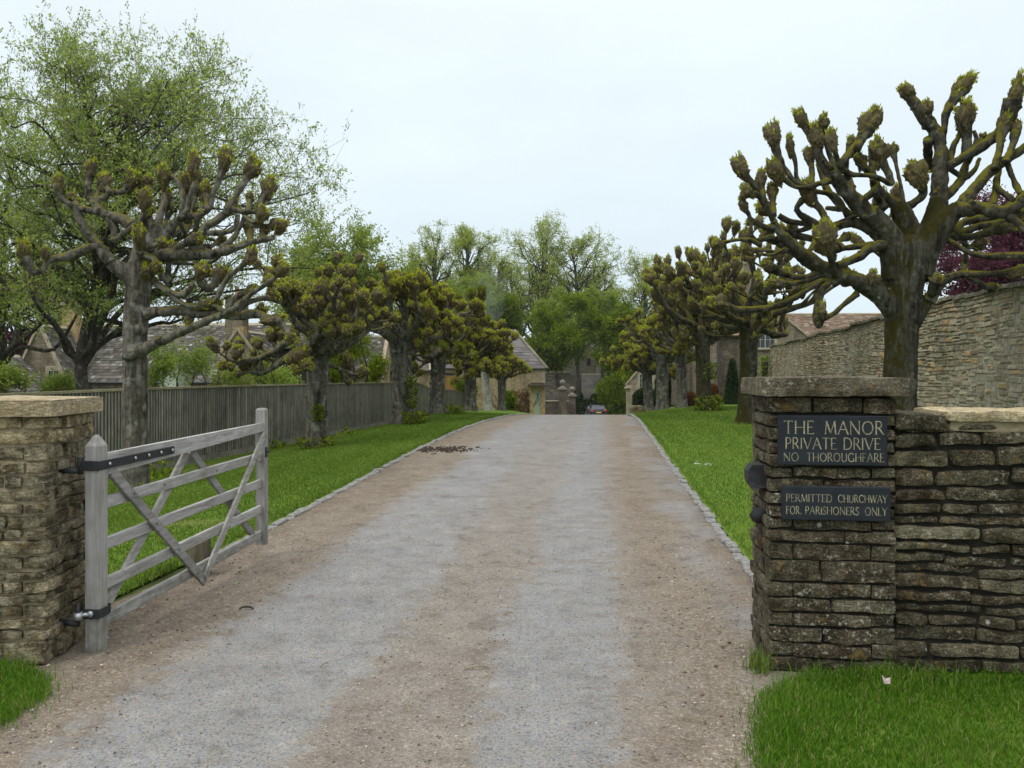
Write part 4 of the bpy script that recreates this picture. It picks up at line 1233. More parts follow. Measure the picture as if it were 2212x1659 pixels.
def random_limb(root, lmat, burrs, rg, start, az, elev, length, r0, nsub=4, bs=.10, droop=0.0, sub_len=.6, seg=10, bent=.25, upb=.6, bz=1.25):
    """one crooked limb with elbows; sub-branches rise from it and end in burrs"""
    d = np.array([math.cos(az) * math.cos(elev), math.sin(az) * math.cos(elev), math.sin(elev)])
    P = [np.array(start, float)]; r = [r0]
    n = 5
    for i in range(n):
        d = unit(d + rg.normal(size=3) * bent * np.array([1, 1, .7]) + np.array([0, 0, upb * .22 * (i / n) - droop]))
        P.append(P[-1] + d * length / n); r.append(r0 * (1 - .62 * (i + 1) / n))
    S = spline(np.c_[np.array(P), np.array(r)], 5)
    mb = MB(); tube(mb, S[:, :3], np.maximum(S[:, 3], .012), seg, .5, 0, .34, 8, int(rg.integers(1000)))
    ends = [(S[-1, :3], unit(S[-1, :3] - S[-4, :3]), r[-1])]
    for j in range(nsub):
        k = int(len(S) * rg.uniform(.30, .97)); k = min(k, len(S) - 2)
        t = unit(S[k + 1, :3] - S[k, :3])
        side = unit(np.cross(t, rg.normal(size=3)))
        dd = unit(t * .5 + side * .8 + np.array([0, 0, upb]))
        L = sub_len * rg.uniform(.45, 1.15)
        Q = [S[k, :3]]; q = [max(S[k, 3] * .75, .018)]
        for i in range(3):
            dd = unit(dd + rg.normal(size=3) * bent + np.array([0, 0, .18]))
            Q.append(Q[-1] + dd * L / 3); q.append(max(.016, q[0] * (1 - .22 * (i + 1))))
        T = spline(np.c_[np.array(Q), np.array(q)], 4)
        T[:, 3] *= 1 + .6 * np.clip((np.linspace(0, 1, len(T)) - .55) / .45, 0, 1) ** 1.5
        tube(mb, T[:, :3], T[:, 3], max(6, seg - 2), .5, 0, .2, 9, int(rg.integers(1000)))
        ends.append((T[-1, :3], unit(T[-1, :3] - T[-3, :3]), q[-1]))
        if rg.random() < .35:
            side = unit(np.cross(dd, rg.normal(size=3)))
            Q = [T[len(T) // 2, :3]]; Q.append(Q[0] + side * L * .22 + [0, 0, .05]); Q.append(Q[1] + side * L * .1 + np.array([0, 0, L * .3]))
            U = spline(np.c_[np.array(Q), np.array([q[1] * .8, q[1] * .7, q[1] * .65])], 4)
            tube(mb, U[:, :3], U[:, 3], max(6, seg - 2), .5, 0, .2, 9, 5)
            ends.append((U[-1, :3], unit(U[-1, :3] - U[-3, :3]), q[1] * .65))
    o = mb.obj('branch', lmat, root, smooth=True)
    for p, ax, rr in ends:
        s = bs * rg.uniform(.85, 1.5)
        a2 = unit(ax + np.array([0, 0, .5]))
        put_burr(o, burrs, p + a2 * s * .55, a2, s, s * bz * rg.uniform(.85, 1.25), rg)

def shoots(root, name, c, rad, n, mat, rg, lsz=.09, zsp=.3):
    mb = MB()
    a = rg.random(n) * 6.283; rr = rad * np.sqrt(rg.random(n)); z = c[2] + zsp * rg.random(n) ** 1.2
    P = np.stack([c[0] + np.cos(a) * rr, c[1] + np.sin(a) * rr, z], 1)
    D = np.stack([np.cos(a), np.sin(a), rg.uniform(-.1, 1.2, n)], 1) + rg.normal(size=(n, 3)) * .4
    leaves(mb, P, D, lsz * rg.uniform(.6, 1.4, n), lsz * rg.uniform(.6, .95, n), rg)
    m = min(18, n // 8)
    for k in range(m):
        i = rg.integers(0, n)
        tube(mb, [(c[0] + rg.normal() * .05, c[1] + rg.normal() * .05, c[2] - .03), P[i]], [.006, .003], 4, .0)
    return mb.obj(name, mat, root)

def pollard(label, base, fork, tr, cr, top, nl, seed, burrs, mats, bs, lean=(0, 0), nsub=5, r_limb=.5, low=2, voxel=.03, seg=9, upper=5, sub=.55, elev=(15, 55), group='pollarded limes lining the drive', bz=1.1):
    rg = rngf(seed)
    bx, by = base; bz0 = gz(bx, by)
    root = thing('pollarded_lime', label, 'tree', (bx, by, bz0), group)
    fx_, fy_ = bx + lean[0], by + lean[1]
    mb = MB()
    zz = np.array([-.12, .02, .15, .5, 1.0]) * 1.0
    pts = [(bx, by, bz0 - .15, tr * 1.55), (bx, by, bz0 + .06, tr * 1.30), (bx + lean[0] * .1, by, bz0 + .35, tr * 1.06), (bx + lean[0] * .45, by + lean[1] * .4, bz0 + fork * .45, tr * .96), (bx + lean[0] * .8, by + lean[1] * .8, bz0 + fork * .82, tr * 1.04), (fx_, fy_, bz0 + fork, tr * 1.22), (fx_, fy_, bz0 + fork + tr * .8, tr * .8)]
    S = spline(pts, 6); tube(mb, S[:, :3], S[:, 3], 16)
    az0 = rg.random() * 6.28
    heads = []
    for k in range(nl):
        az = az0 + k * 6.283 / nl + rg.uniform(-.3, .3)
        el = R(rg.uniform(*elev))
        st = np.array([fx_, fy_, bz0 + fork - rg.uniform(0, .25) * fork * .4])
        d = np.array([math.cos(az) * math.cos(el), math.sin(az) * math.cos(el), math.sin(el)])
        p1 = st + d * tr * 2.1
        tube(mb, [st, st + d * tr * 1.1, p1], [tr * .6, tr * .52, tr * .38], 10)
        heads.append((st + d * tr * 1.5, az, el))
    # knots on the bole
    for k in range(5):
        a = rg.random() * 6.28; z = bz0 + fork * rg.uniform(.3, .95)
        c = np.array([bx + lean[0] * z / 4 + math.cos(a) * tr * .9, by + math.sin(a) * tr * .9, z])
        tube(mb, [c - [0, 0, tr * .3], c, c + [0, 0, tr * .3]], [tr * .12, tr * .32, tr * .12], 8)
    remesh_obj('trunk', mb, mats[0], root, voxel, .012, 6, seed, .012)
    H_ = top - fork
    for st, az, el in heads:
        L = (cr / max(.35, math.cos(el))) * rg.uniform(.7, .98)
        L = min(L, math.hypot(cr, H_) * .95)
        random_limb(root, mats[1], burrs, rg, st, az, el, L, tr * r_limb, nsub, bs, 0, sub, seg, .27, .6, bz)
    for k in range(upper):
        az = rg.random() * 6.28; el = R(rg.uniform(50, 85))
        st = np.array([fx_, fy_, bz0 + fork + tr * .3])
        random_limb(root, mats[1], burrs, rg, st, az, el, H_ * rg.uniform(.62, .9), tr * r_limb * .85, nsub, bs, 0, sub, seg, .25, .6, bz)
    for k in range(low):
        az = rg.random() * 6.28
        st = np.array([fx_, fy_, bz0 + fork * rg.uniform(.82, .95)])
        random_limb(root, mats[1], burrs, rg, st, az, R(rg.uniform(2, 18)), cr * rg.uniform(.6, .85), tr * r_limb * .6, max(2, nsub - 2), bs, .02, sub * .7, seg, .25, .5, bz)
    return root, rg
# ---- nearest lime on the right, limbs traced branch by branch (reading: x, y, diameter)
C5 = (1463.1, 144.0, .3472)
YR1 = 12.0
b0 = at(1945, 900, YR1)
root = thing('pollarded_lime', 'big dark mossy pollarded lime in front of the tall wall, nearest on the right', 'tree', (b0[0], YR1, gz(b0[0], YR1)), 'pollarded limes lining the drive')
zb = gz(b0[0], YR1)
ybase = (HY + (EYE - zb) / YR1 * F - C5[1]) / C5[2]
trunk = [
 ([(1385, ybase + 60, 340), (1385, ybase - 20, 280), (1385, 2350, 240), (1383, 2050, 222), (1390, 1800, 216), (1398, 1600, 222), (1408, 1400, 244), (1420, 1250, 270), (1430, 1120, 290), (1435, 1060, 200)], 0, 0),
 ([(1385, 1300, 240), (1350, 1130, 200), (1260, 985, 155), (1190, 905, 125)], 0, -.15),
 ([(1430, 1250, 240), (1440, 1080, 190), (1415, 960, 150), (1385, 885, 130), (1375, 862, 105)], .05, .15),
 ([(1470, 1300, 240), (1560, 1080, 190), (1605, 940, 150), (1628, 830, 125)], 0, .1),
 ([(1480, 1250, 220), (1620, 1020, 170), (1720, 905, 125), (1800, 872, 105)], 0, -.25),
 ([(1400, 1640, 130), (1345, 1530, 140), (1270, 1430, 136), (1180, 1370, 122), (1110, 1335, 112)], .0, -.15),
 ([(1370, 1220, 130), (1300, 1090, 112), (1215, 1015, 88)], -.05, -.05),
 ([(1440, 1650, 100), (1530, 1500, 88), (1600, 1400, 70)], -.05, -.1),
]
limbs = [
 dict(p=[(1230, 945, 120), (1120, 848, 110), (1040, 765, 100), (985, 690, 85), (965, 640, 70)], dz=(-.12, -.35), tw=[
   ([(1000, 730, 55), (935, 660, 48), (890, 590, 46)], (868, 462, 58, 100, -8)),
   ([(975, 650, 50), (1060, 555, 55), (1130, 470, 62)], (1180, 385, 70, 95, 18)),
   ([(1120, 510, 45)], (1225, 335, 48, 75, 5)),
   ([(965, 705, 48), (880, 728, 40), (790, 752, 36), (710, 735, 32)], (622, 662, 64, 85, -20)),
   ([(800, 752, 38), (730, 715, 34), (672, 640, 36), (640, 590, 42)], (598, 452, 62, 88, -10)),
   ([(770, 745, 28), (742, 690, 26), (735, 600, 28)], (705, 505, 38, 72, -8)),
   ([(830, 740, 38), (838, 665, 36)], (825, 572, 42, 68, -5)),
   ([(960, 640, 40), (905, 570, 38), (845, 470, 40)], (782, 345, 46, 75, -20)),
   ([(1030, 650, 40), (1005, 600, 36), (985, 545, 34)], (968, 470, 46, 78, -5)),
   ([(980, 640, 36), (940, 520, 36)], (905, 362, 42, 58, 10)),
   ([(1010, 640, 40), (1100, 672, 36), (1200, 678, 30), (1268, 700, 34), (1330, 728, 40), (1318, 680, 38)], (1258, 545, 72, 86, -5)),
   ([(1130, 855, 50), (1240, 745, 45), (1195, 670, 42)], (1138, 592, 46, 55, -8)),
   ([(1060, 700, 34), (1050, 600, 34)], (1080, 478, 34, 45, 0)),
   ([(1140, 915, 26), (1040, 955, 26), (935, 990, 26)], None),
 ]),
 dict(p=[(1390, 880, 80), (1330, 830, 60), (1262, 770, 48), (1225, 690, 44), (1210, 600, 42), (1205, 500, 40)], dz=(.15, .4), tw=[
   ([(1290, 880, 50), (1240, 800, 46), (1215, 700, 42)], None),
   ([(1345, 850, 60), (1300, 800, 55)], None),
   ([(1410, 850, 26), (1390, 740, 24), (1368, 640, 24)], (1345, 535, 32, 45, 0), .3),
   ([(1400, 900, 70), (1470, 850, 56), (1530, 790, 52)], (1502, 692, 78, 95, -15), -.3),
 ]),
 dict(p=[(1610, 900, 120), (1630, 800, 112), (1632, 650, 100), (1640, 510, 90), (1612, 410, 88), (1545, 330, 92), (1490, 250, 80), (1450, 190, 70)], dz=(.1, .25), b=[(1440, 165, 55, 62, -30)], tw=[
   ([(1560, 350, 60)], (1552, 275, 42, 60, 5), -.05),
   ([(1645, 480, 50), (1662, 370, 48), (1685, 260, 58)], (1760, 150, 66, 92, 40), .1),
   ([(1640, 645, 60), (1740, 590, 60), (1835, 535, 76), (1930, 470, 70), (2015, 395, 74), (2055, 320, 78)], (2092, 205, 58, 118, 12), -.3),
   ([(1800, 560, 70), (1800, 470, 64)], (1790, 330, 74, 98, 0), -.1),
   ([(1690, 610, 45), (1720, 490, 42), (1760, 420, 40)], (1790, 300, 60, 80, 5), .2),
   ([(1850, 540, 30), (1870, 470, 30)], (1905, 450, 38, 30, 30), .2),
   ([(1640, 830, 70), (1720, 760, 60), (1775, 690, 56), (1795, 610, 50), (1860, 470, 34), (1845, 400, 26)], None, .3),
   ([(1700, 640, 30), (1790, 690, 36), (1850, 640, 30), (1880, 575, 30)], None, .4),
   ([(1560, 450, 60), (1560, 560, 55), (1575, 640, 55)], None, .5),
 ]),
 dict(p=[(1740, 885, 115), (1870, 880, 100), (2000, 905, 95), (2090, 880, 90), (2180, 800, 85), (2320, 700, 75)], dz=(-.25, -.5), tw=[
   ([(1770, 860, 90), (1870, 740, 76), (1960, 640, 72), (2080, 560, 62), (2190, 480, 55), (2300, 380, 50)], (2350, 260, 60, 90, 10), .2),
   ([(1975, 640, 44), (2000, 540, 50), (2012, 440, 56)], (2035, 365, 55, 75, 5), .2),
   ([(2040, 600, 44), (2080, 510, 44)], (2105, 405, 46, 70, 5), .3),
   ([(1962, 870, 44), (1985, 740, 42), (2005, 600, 40)], None, .5),
   ([(2140, 800, 40), (2085, 690, 36), (2050, 590, 34)], None, .4),
   ([(2100, 840, 40), (2000, 760, 40), (1980, 700, 36)], None, .3),
   ([(2060, 930, 60), (2140, 990, 55), (2240, 1080, 50)], (2330, 1040, 60, 70, 30), -.2),
   ([(2200, 780, 50), (2260, 640, 46)], (2270, 500, 55, 80, 5), -.4),
 ]),
 dict(p=[(1180, 1370, 125), (1090, 1320, 112), (1000, 1288, 105), (885, 1238, 108), (790, 1180, 96), (710, 1108, 78), (640, 1030, 56), (598, 960, 42)], dz=(-.15, -.45), tw=[
   ([(630, 1020, 40), (560, 880, 40), (510, 800, 42), (470, 740, 44)], (405, 655, 58, 88, -28), -.1),
   ([(510, 800, 40)], (440, 785, 52, 50, -50), -.15),
   ([(540, 850, 40)], (520, 712, 48, 66, 5), .15),
   ([(600, 930, 40)], (592, 790, 42, 66, 5), .2),
   ([(490, 1080, 26), (458, 1040, 24), (458, 950, 24)], (412, 868, 40, 52, -20), -.1),
   ([(620, 980, 50), (560, 1000, 40), (500, 975, 38)], (462, 965, 38, 28, -70), .1),
   ([(730, 1115, 28), (640, 1155, 26), (540, 1140, 26)], (442, 1142, 46, 46, -60), -.15),
   ([(680, 1130, 26), (590, 1170, 26), (510, 1165, 24)], None, -.2),
   ([(520, 1110, 32), (440, 1075, 28), (330, 1085, 26)], (262, 1103, 40, 36, -70), -.2),
   ([(600, 1060, 44), (500, 1080, 34)], None, 0),
   ([(640, 1060, 50), (600, 1090, 40)], (575, 1045, 34, 48, 0), .1),
   ([(900, 1270, 50), (820, 1305, 44), (740, 1308, 44), (650, 1285, 42)], (570, 1242, 48, 46, -50), -.2),
   ([(920, 1290, 40), (760, 1340, 40), (680, 1350, 46)], (620, 1350, 38, 60, -80), -.3),
   ([(960, 1300, 32), (860, 1360, 30), (740, 1430, 34), (610, 1488, 32), (540, 1505, 42), (400, 1512, 42), (310, 1490, 40)], (270, 1470, 55, 60, -60), -.5),
   ([(1030, 1335, 36), (985, 1300, 46), (965, 1230, 46)], (925, 1085, 78, 104, -8), -.35),
   ([(990, 1320, 60), (905, 1370, 52), (888, 1430, 58), (872, 1520, 64), (866, 1590, 50), (885, 1608, 38), (902, 1560, 32)], (905, 1525, 26, 56, 0), -.3),
   ([(1120, 1415, 44), (1030, 1485, 36), (960, 1545, 32)], (905, 1560, 36, 28, -60), -.2),
   ([(1150, 1330, 50)], (1205, 1320, 42, 52, 15), -.1),
   ([(880, 1250, 60), (760, 1180, 50), (650, 1110, 46)], (560, 1050, 50, 50, -40), .3),
   ([(800, 1190, 40), (840, 1120, 36)], (870, 1050, 34, 40, 0), .3),
 ]),
 dict(p=[(1230, 1020, 90), (1150, 985, 72), (1070, 968, 62), (970, 1000, 50), (870, 985, 42), (770, 975, 40), (690, 960, 40), (630, 925, 38)], dz=(-.05, .1), b=[(552, 890, 58, 56, -50)], tw=[
   ([(980, 1000, 46), (900, 1075, 46), (780, 1060, 46), (700, 1030, 46), (600, 985, 44)], None, .3),
   ([(860, 985, 60), (790, 940, 46), (745, 890, 40), (765, 845, 40)], (815, 800, 62, 88, -10), -.2),
   ([(930, 975, 44), (898, 900, 46)], (830, 815, 50, 70, -15), .3),
   ([(840, 990, 34), (760, 1020, 32)], (720, 1000, 36, 30, -60), .2),
   ([(1060, 930, 40), (990, 810, 36), (880, 780, 36), (800, 790, 34)], None, .4),
   ([(1050, 890, 34), (930, 880, 30)], None, .5),
   ([(1090, 940, 50), (1000, 850, 46), (930, 760, 44), (880, 600, 44)], None, .5),
 ]),
 dict(p=[(1290, 1110, 100), (1205, 1125, 74), (1130, 1180, 62), (1050, 1215, 54), (990, 1235, 46)], dz=(-.1, -.35), tw=[
   ([(1215, 1115, 60), (1120, 1118, 44), (1010, 1135, 40)], (925, 1150, 42, 60, -60), .2),
   ([(1040, 1130, 34), (1000, 1090, 34)], (1048, 1062, 42, 34, 60), .3),
 ]),
 dict(p=[(1620, 1080, 100), (1760, 1035, 64), (1880, 995, 48), (2010, 965, 44), (2150, 900, 40), (2260, 850, 40)], dz=(0, .5), b=[(2300, 830, 60, 60, 60)], tw=[
   ([(1720, 1060, 50), (1830, 1058, 46), (1930, 1030, 56)], (2010, 1010, 46, 100, 78), -.2),
   ([(1700, 1050, 80), (1760, 980, 60), (1850, 950, 56), (1960, 930, 50)], (2080, 940, 46, 70, 70), .4),
   ([(1780, 1050, 40), (1800, 1120, 36)], (1870, 1110, 56, 50, 60), .1),
 ]),
 dict(p=[(1660, 1060, 44), (1740, 1115, 34), (1830, 1160, 36), (1960, 1182, 50), (2100, 1175, 52), (2240, 1180, 50)], dz=(-.1, -.6), b=[(2330, 1175, 55, 70, 80)], tw=[
   ([(1800, 1140, 24)], (1790, 1230, 24, 60, 180), .1),
 ]),
 dict(p=[(1560, 1460, 90), (1630, 1360, 72), (1700, 1310, 58), (1800, 1290, 54), (1900, 1290, 48), (2020, 1285, 44), (2160, 1250, 48), (2280, 1230, 46)], dz=(-.1, -.4), b=[(2100, 1290, 48, 56, 70), (2340, 1210, 60, 70, 60)], tw=[
   ([(1810, 1310, 30), (1880, 1345, 36), (1930, 1375, 44)], (1950, 1372, 34, 40, 90), .1),
   ([(1620, 1380, 60), (1580, 1400, 60)], (1610, 1330, 34, 40, 20), -.2),
 ]),
]
P0 = at(C5[0] + 1430 * C5[2], C5[1] + 1100 * C5[2], YR1)
extra = []
for az, el, L, r0 in ((75, 12, 2.0, .10), (112, 6, 2.1, .10)):
    extra.append(dict(start=P0 + [0, 0, -.05], az=R(az), elev=R(el), length=L, r0=r0, nsub=5, bs=.105, sub_len=.75, bz=1.5))
traced_pollard(root, YR1, C5, trunk, limbs, (M['bark_mossy'], M['limb_mossy']), BM_NEAR, 31, extra)

# ---- nearest lime on the left, behind the open gate (crop reading: V = .3472 * x)
C1 = (0.0, 0.0, .3472)
YL1 = 12.6
b0 = at(294, 1052, YL1)
root = thing('pollarded_lime', 'grey-barked pollarded lime right behind the open gate, nearest on the left', 'tree', (b0[0], YL1, gz(b0[0], YL1)), 'pollarded limes lining the drive')
zb = gz(b0[0], YL1); yb = (HY + (EYE - zb) / YL1 * F) / .3472
o2 = 576 / .3472
trunk = [
 ([(846, yb + 70, 260), (846, yb - 10, 205), (845, yb - 140, 172), (842, 750 + o2, 160), (842, 480 + o2, 156), (850, 250 + o2, 164), (862, 90 + o2, 172), (885, 1640, 178), (905, 1560, 166), (925, 1500, 140), (960, 1440, 95), (1000, 1400, 60)], 0, .1),
 ([(860, 1780, 140), (770, 1690, 110), (700, 1640, 88), (655, 1580, 76)], 0, -.15),
 ([(890, 1600, 150), (960, 1590, 112), (1060, 1585, 88), (1140, 1582, 76)], 0, -.1),
 ([(895, 1560, 120), (860, 1450, 92), (810, 1395, 76)], 0, .15),
 ([(905, 1560, 120), (985, 1500, 86), (1045, 1450, 66)], .05, .15),
 ([(905, 300 + o2, 95), (965, 282 + o2, 76), (1040, 276 + o2, 62)], -.05, -.1),
 ([(860, 540 + o2, 90), (935, 490 + o2, 80), (1010, 465 + o2, 60)], -.08, -.15),
 ([(760, 565 + o2, 40), (800, 560 + o2, 70), (840, 560 + o2, 40)], -.18, -.18),
 ([(850, 400 + o2, 60), (880, 390 + o2, 84), (900, 380 + o2, 60)], -.14, -.14),
]
limbs = [
 dict(p=[(690, 1635, 84), (630, 1550, 74), (570, 1480, 60), (520, 1410, 56), (480, 1330, 50), (460, 1290, 44), (440, 1262, 40)], dz=(-.15, -.3), tw=[
   ([(620, 1320, 44), (540, 1305, 44), (450, 1275, 42), (385, 1235, 40), (368, 1205, 42)], (363, 1147, 46, 60, -5), .0),
   ([(480, 1290, 40)], (452, 1238, 50, 30, 60), .1),
   ([(615, 1530, 62), (520, 1555, 62), (430, 1598, 64), (350, 1605, 46), (300, 1625, 40), (262, 1680, 38), (200, 1690, 36)], (158, 1590, 52, 74, -5), -.4),
   ([(310, 1615, 30)], (282, 1582, 36, 44, 0), -.3),
 ]),
 dict(p=[(820, 1405, 78), (760, 1365, 74), (690, 1345, 68), (640, 1325, 58), (590, 1270, 52), (555, 1230, 46), (548, 1180, 42)], dz=(.1, .3), tw=[
   ([(550, 1190, 40), (550, 1120, 36)], (572, 1052, 40, 58, 8), .05),
   ([(548, 1170, 38)], (556, 1100, 34, 50, 0), .1),
   ([(590, 1258, 36), (650, 1225, 36), (700, 1198, 34), (760, 1190, 34)], (822, 1135, 46, 68, 15), .2),
   ([(690, 1205, 34)], (655, 1148, 46, 62, -10), .1),
   ([(680, 1350, 46), (708, 1430, 42), (702, 1490, 40), (760, 1460, 36), (830, 1410, 36), (870, 1385, 34)], (915, 1330, 40, 44, 40), -.3),
   ([(600, 1250, 34), (610, 1190, 32)], (640, 1120, 36, 46, 0), .3),
 ]),
 dict(p=[(965, 1500, 70), (985, 1420, 54), (1000, 1330, 46), (1022, 1260, 42), (1012, 1205, 40)], dz=(.1, .25), b=[(1020, 1120, 52, 80, 0)], tw=[
   ([(1130, 1370, 56), (1140, 1270, 44), (1130, 1190, 36), (1108, 1130, 32), (1070, 1095, 32)], None, .1),
   ([(915, 1450, 34), (905, 1370, 32), (905, 1310, 32)], (898, 1252, 52, 72, 5), -.3),
   ([(960, 1480, 34), (930, 1330, 32), (922, 1240, 30)], (918, 1145, 38, 52, 0), .4),
 ]),
 dict(p=[(1040, 1470, 64), (1078, 1400, 60), (1130, 1355, 58), (1165, 1310, 42), (1178, 1240, 36), (1200, 1160, 34)], dz=(.15, -.1), b=[(1205, 1040, 46, 92, 0)], tw=[
   ([(1150, 1345, 46), (1230, 1335, 40), (1300, 1300, 36), (1330, 1200, 34), (1362, 1120, 34)], (1397, 1018, 54, 78, 10), .2),
   ([(1290, 1310, 34), (1285, 1270, 32)], (1280, 1205, 42, 62, 0), .3),
   ([(1160, 1380, 34), (1185, 1300, 32)], (1215, 1120, 40, 60, 0), .5),
   ([(1110, 1370, 30), (1150, 1440, 30)], (1170, 1400, 34, 44, 10), .4),
   ([(1230, 1330, 36), (1220, 1420, 34), (1190, 1480, 34)], None, .3),
 ]),
 dict(p=[(1050, 1585, 88), (1160, 1582, 76), (1290, 1580, 72), (1400, 1560, 64), (1520, 1522, 54), (1630, 1492, 42), (1700, 1478, 36)], dz=(-.1, -.45), b=[(1742, 1422, 52, 50, 40)], tw=[
   ([(1200, 1560, 60), (1270, 1430, 56), (1390, 1340, 50), (1440, 1290, 42)], (1430, 1300, 40, 62, 30), .3),
   ([(1400, 1335, 44), (1455, 1240, 40), (1500, 1165, 42)], (1560, 1065, 56, 80, 25), .2),
   ([(1440, 1300, 36), (1530, 1320, 34), (1600, 1310, 36), (1625, 1260, 40)], (1668, 1190, 56, 76, 15), .2),
   ([(1540, 1320, 32)], (1556, 1240, 32, 42, 0), .2),
   ([(1380, 1550, 42), (1450, 1480, 38), (1500, 1400, 34), (1530, 1330, 32)], None, .2),
   ([(1520, 1350, 28), (1580, 1380, 30)], (1630, 1345, 46, 56, 15), -.1),
   ([(1290, 1450, 38), (1390, 1445, 36), (1460, 1420, 34), (1480, 1340, 32)], None, .4),
   ([(1560, 1400, 30), (1650, 1410, 34)], (1700, 1400, 40, 50, 70), .0),
   ([(1560, 1510, 40)], (1550, 1440, 36, 50, 0), .3),
   ([(1620, 1495, 30)], (1640, 1448, 36, 34, 20), .2),
   ([(1080, 1570, 60), (1140, 1520, 50)], (1215, 1485, 46, 40, 70), -.2),
   ([(960, 1560, 36), (900, 1545, 30)], (1000, 1520, 44, 36, 30), -.3),
   ([(1220, 1530, 34), (1310, 1530, 30)], (1370, 1500, 40, 34, 60), .3),
 ]),
 dict(p=[(880, 1600, 60), (870, 1560, 50)], dz=(-.25, -.35), b=[(868, 1490, 58, 80, 0)], tw=[
   ([(890, 1590, 40), (960, 1610, 40)], (960, 1660, 50, 40, 90), -.1),
 ]),
 dict(p=[(1010, 280 + o2, 66), (1120, 275 + o2, 60), (1230, 292 + o2, 66), (1350, 290 + o2, 60), (1480, 312 + o2, 58), (1580, 292 + o2, 60), (1680, 322 + o2, 58), (1750, 338 + o2, 50)], dz=(-.1, -.7), b=[(1690, 335 + o2, 46, 80, 80)], tw=[
   ([(1560, 300 + o2, 40)], (1620, 270 + o2, 50, 40, 60), .1),
   ([(1700, 330 + o2, 40), (1760, 370 + o2, 44), (1790, 420 + o2, 40)], (1800, 440 + o2, 46, 40, 120), -.1),
   ([(1460, 300 + o2, 40), (1530, 230 + o2, 36), (1620, 200 + o2, 32)], (1700, 190 + o2, 56, 40, 70), .2),
   ([(1180, 285 + o2, 44)], (1180, 320 + o2, 34, 50, 180), .0),
 ]),
 dict(p=[(960, 480 + o2, 72), (1060, 440 + o2, 60), (1160, 395 + o2, 56), (1270, 345 + o2, 54), (1390, 295 + o2, 48), (1480, 245 + o2, 42), (1570, 165 + o2, 38), (1640, 120 + o2, 34), (1720, 60 + o2, 30)], dz=(-.15, -.9), b=[(1745, 30 + o2, 55, 55, 40)], tw=[
   ([(1400, 285 + o2, 40), (1330, 240 + o2, 30)], (1300, 235 + o2, 40, 74, 78), .1),
   ([(1350, 205 + o2, 34), (1385, 120 + o2, 34), (1440, 50 + o2, 34), (1500, 0 + o2, 32)], (1560, -60 + o2, 52, 60, 20), -.1),
   ([(1420, 280 + o2, 40), (1440, 220 + o2, 40), (1490, 180 + o2, 40)], (1540, 160 + o2, 40, 60, 60), .1),
 ]),
 dict(p=[(940, 80 + o2, 50), (1010, 130 + o2, 44), (1090, 168 + o2, 40), (1160, 170 + o2, 38), (1195, 110 + o2, 36)], dz=(-.15, -.5), b=[(1248, 45 + o2, 66, 58, 20)], tw=[
   ([(940, 60 + o2, 36)], (920, 38 + o2, 56, 56, 0), -.1),
   ([(1000, 40 + o2, 40), (1040, 90 + o2, 40), (1050, -20 + o2, 40)], (1060, -90 + o2, 44, 60, 0), .2),
   ([(1060, 170 + o2, 36), (1110, 215 + o2, 36), (1180, 245 + o2, 36)], (1270, 242 + o2, 38, 70, 80), -.1),
   ([(1230, 90 + o2, 40), (1300, 140 + o2, 46)], (1360, 60 + o2, 50, 60, 30), .3),
 ]),
]
P0 = at(300, 545, YL1)
extra = []
for az, el, L, r0 in ((75, 14, 1.8, .075), (110, 8, 1.8, .075)):
    extra.append(dict(start=P0 + [0, 0, -.05], az=R(az), elev=R(el), length=L, r0=r0, nsub=4, bs=.10, sub_len=.6, bz=1.4))
traced_pollard(root, YL1, C1, trunk, limbs, (M['bark_grey'], M['limb_grey']), BM_GOLD, 33, extra)
rg = rngf(5)
shoots(root, 'shoots', (b0[0] + .08, YL1 - .22, zb + .02), .16, 60, M['shoot_base'], rg, .06, .12)

# ---- the rest of both rows
FARM = (M['bark_far'], M['limb_mossy']); FARG = (M['bark_far'], M['limb_grey'])
def pos(x, Y): return ((x - CX) * Y / F, Y)
r2, rg = pollard('second pollarded lime of the left row, stout knotted trunk with leafy foot', pos(684, 18.4), 2.2, .235, 1.8, 4.4, 10, 41, BM_GOLD, FARG, .125, (.02, 0), 6, .42, 5, .026, 10, 4, .55, (12, 46))
b = r2.location; shoots(r2, 'shoots', (b.x + .05, b.y - .3, b.z), .36, 260, M['shoot_base'], rg, .085, .24)
shoots(r2, 'shoots', (b.x + .10, b.y - .27, b.z + .62), .10, 110, M['shoot_base'], rg, .08, .34)
r3, rg = pollard('third pollarded lime of the left row, straight grey trunk with climbing green sprouts', pos(868, 25), 2.45, .30, 1.75, 4.6, 10, 42, BM_FAR, FARG, .15, (.0, 0), 6, .38, 4, .03, 9, 6, .55, (8, 50))
b = r3.location; shoots(r3, 'shoots', (b.x + .40, b.y - .35, b.z + .02), .32, 260, M['shoot_base'], rg, .11, .34)
for z in (.5, .85, 1.15): shoots(r3, 'shoots', (b.x + .33, b.y - .25, b.z + z), .12, 70, M['shoot_base'], rg, .10, .3)
r4, rg = pollard('fourth pollarded lime of the left row, leafing brighter green than the rest', pos(944, 31), 2.3, .28, 1.75, 4.6, 10, 43, BM_GREEN, FARG, .16, (.06, 0), 6, .38, 4, .035, 8, 6, .55, (8, 52))
b = r4.location; shoots(r4, 'shoots', (b.x + .7, b.y - .2, b.z), .28, 120, M['shoot_base'], rg, .10, .3)
pollard('fifth pollarded lime of the left row, plain trunk at the end of the fence', pos(1016, 37.5), 2.15, .27, 1.55, 3.9, 10, 44, BM_FAR, FARM, .16, (0, 0), 6, .38, 4, .04, 7, 5, .5, (8, 50))
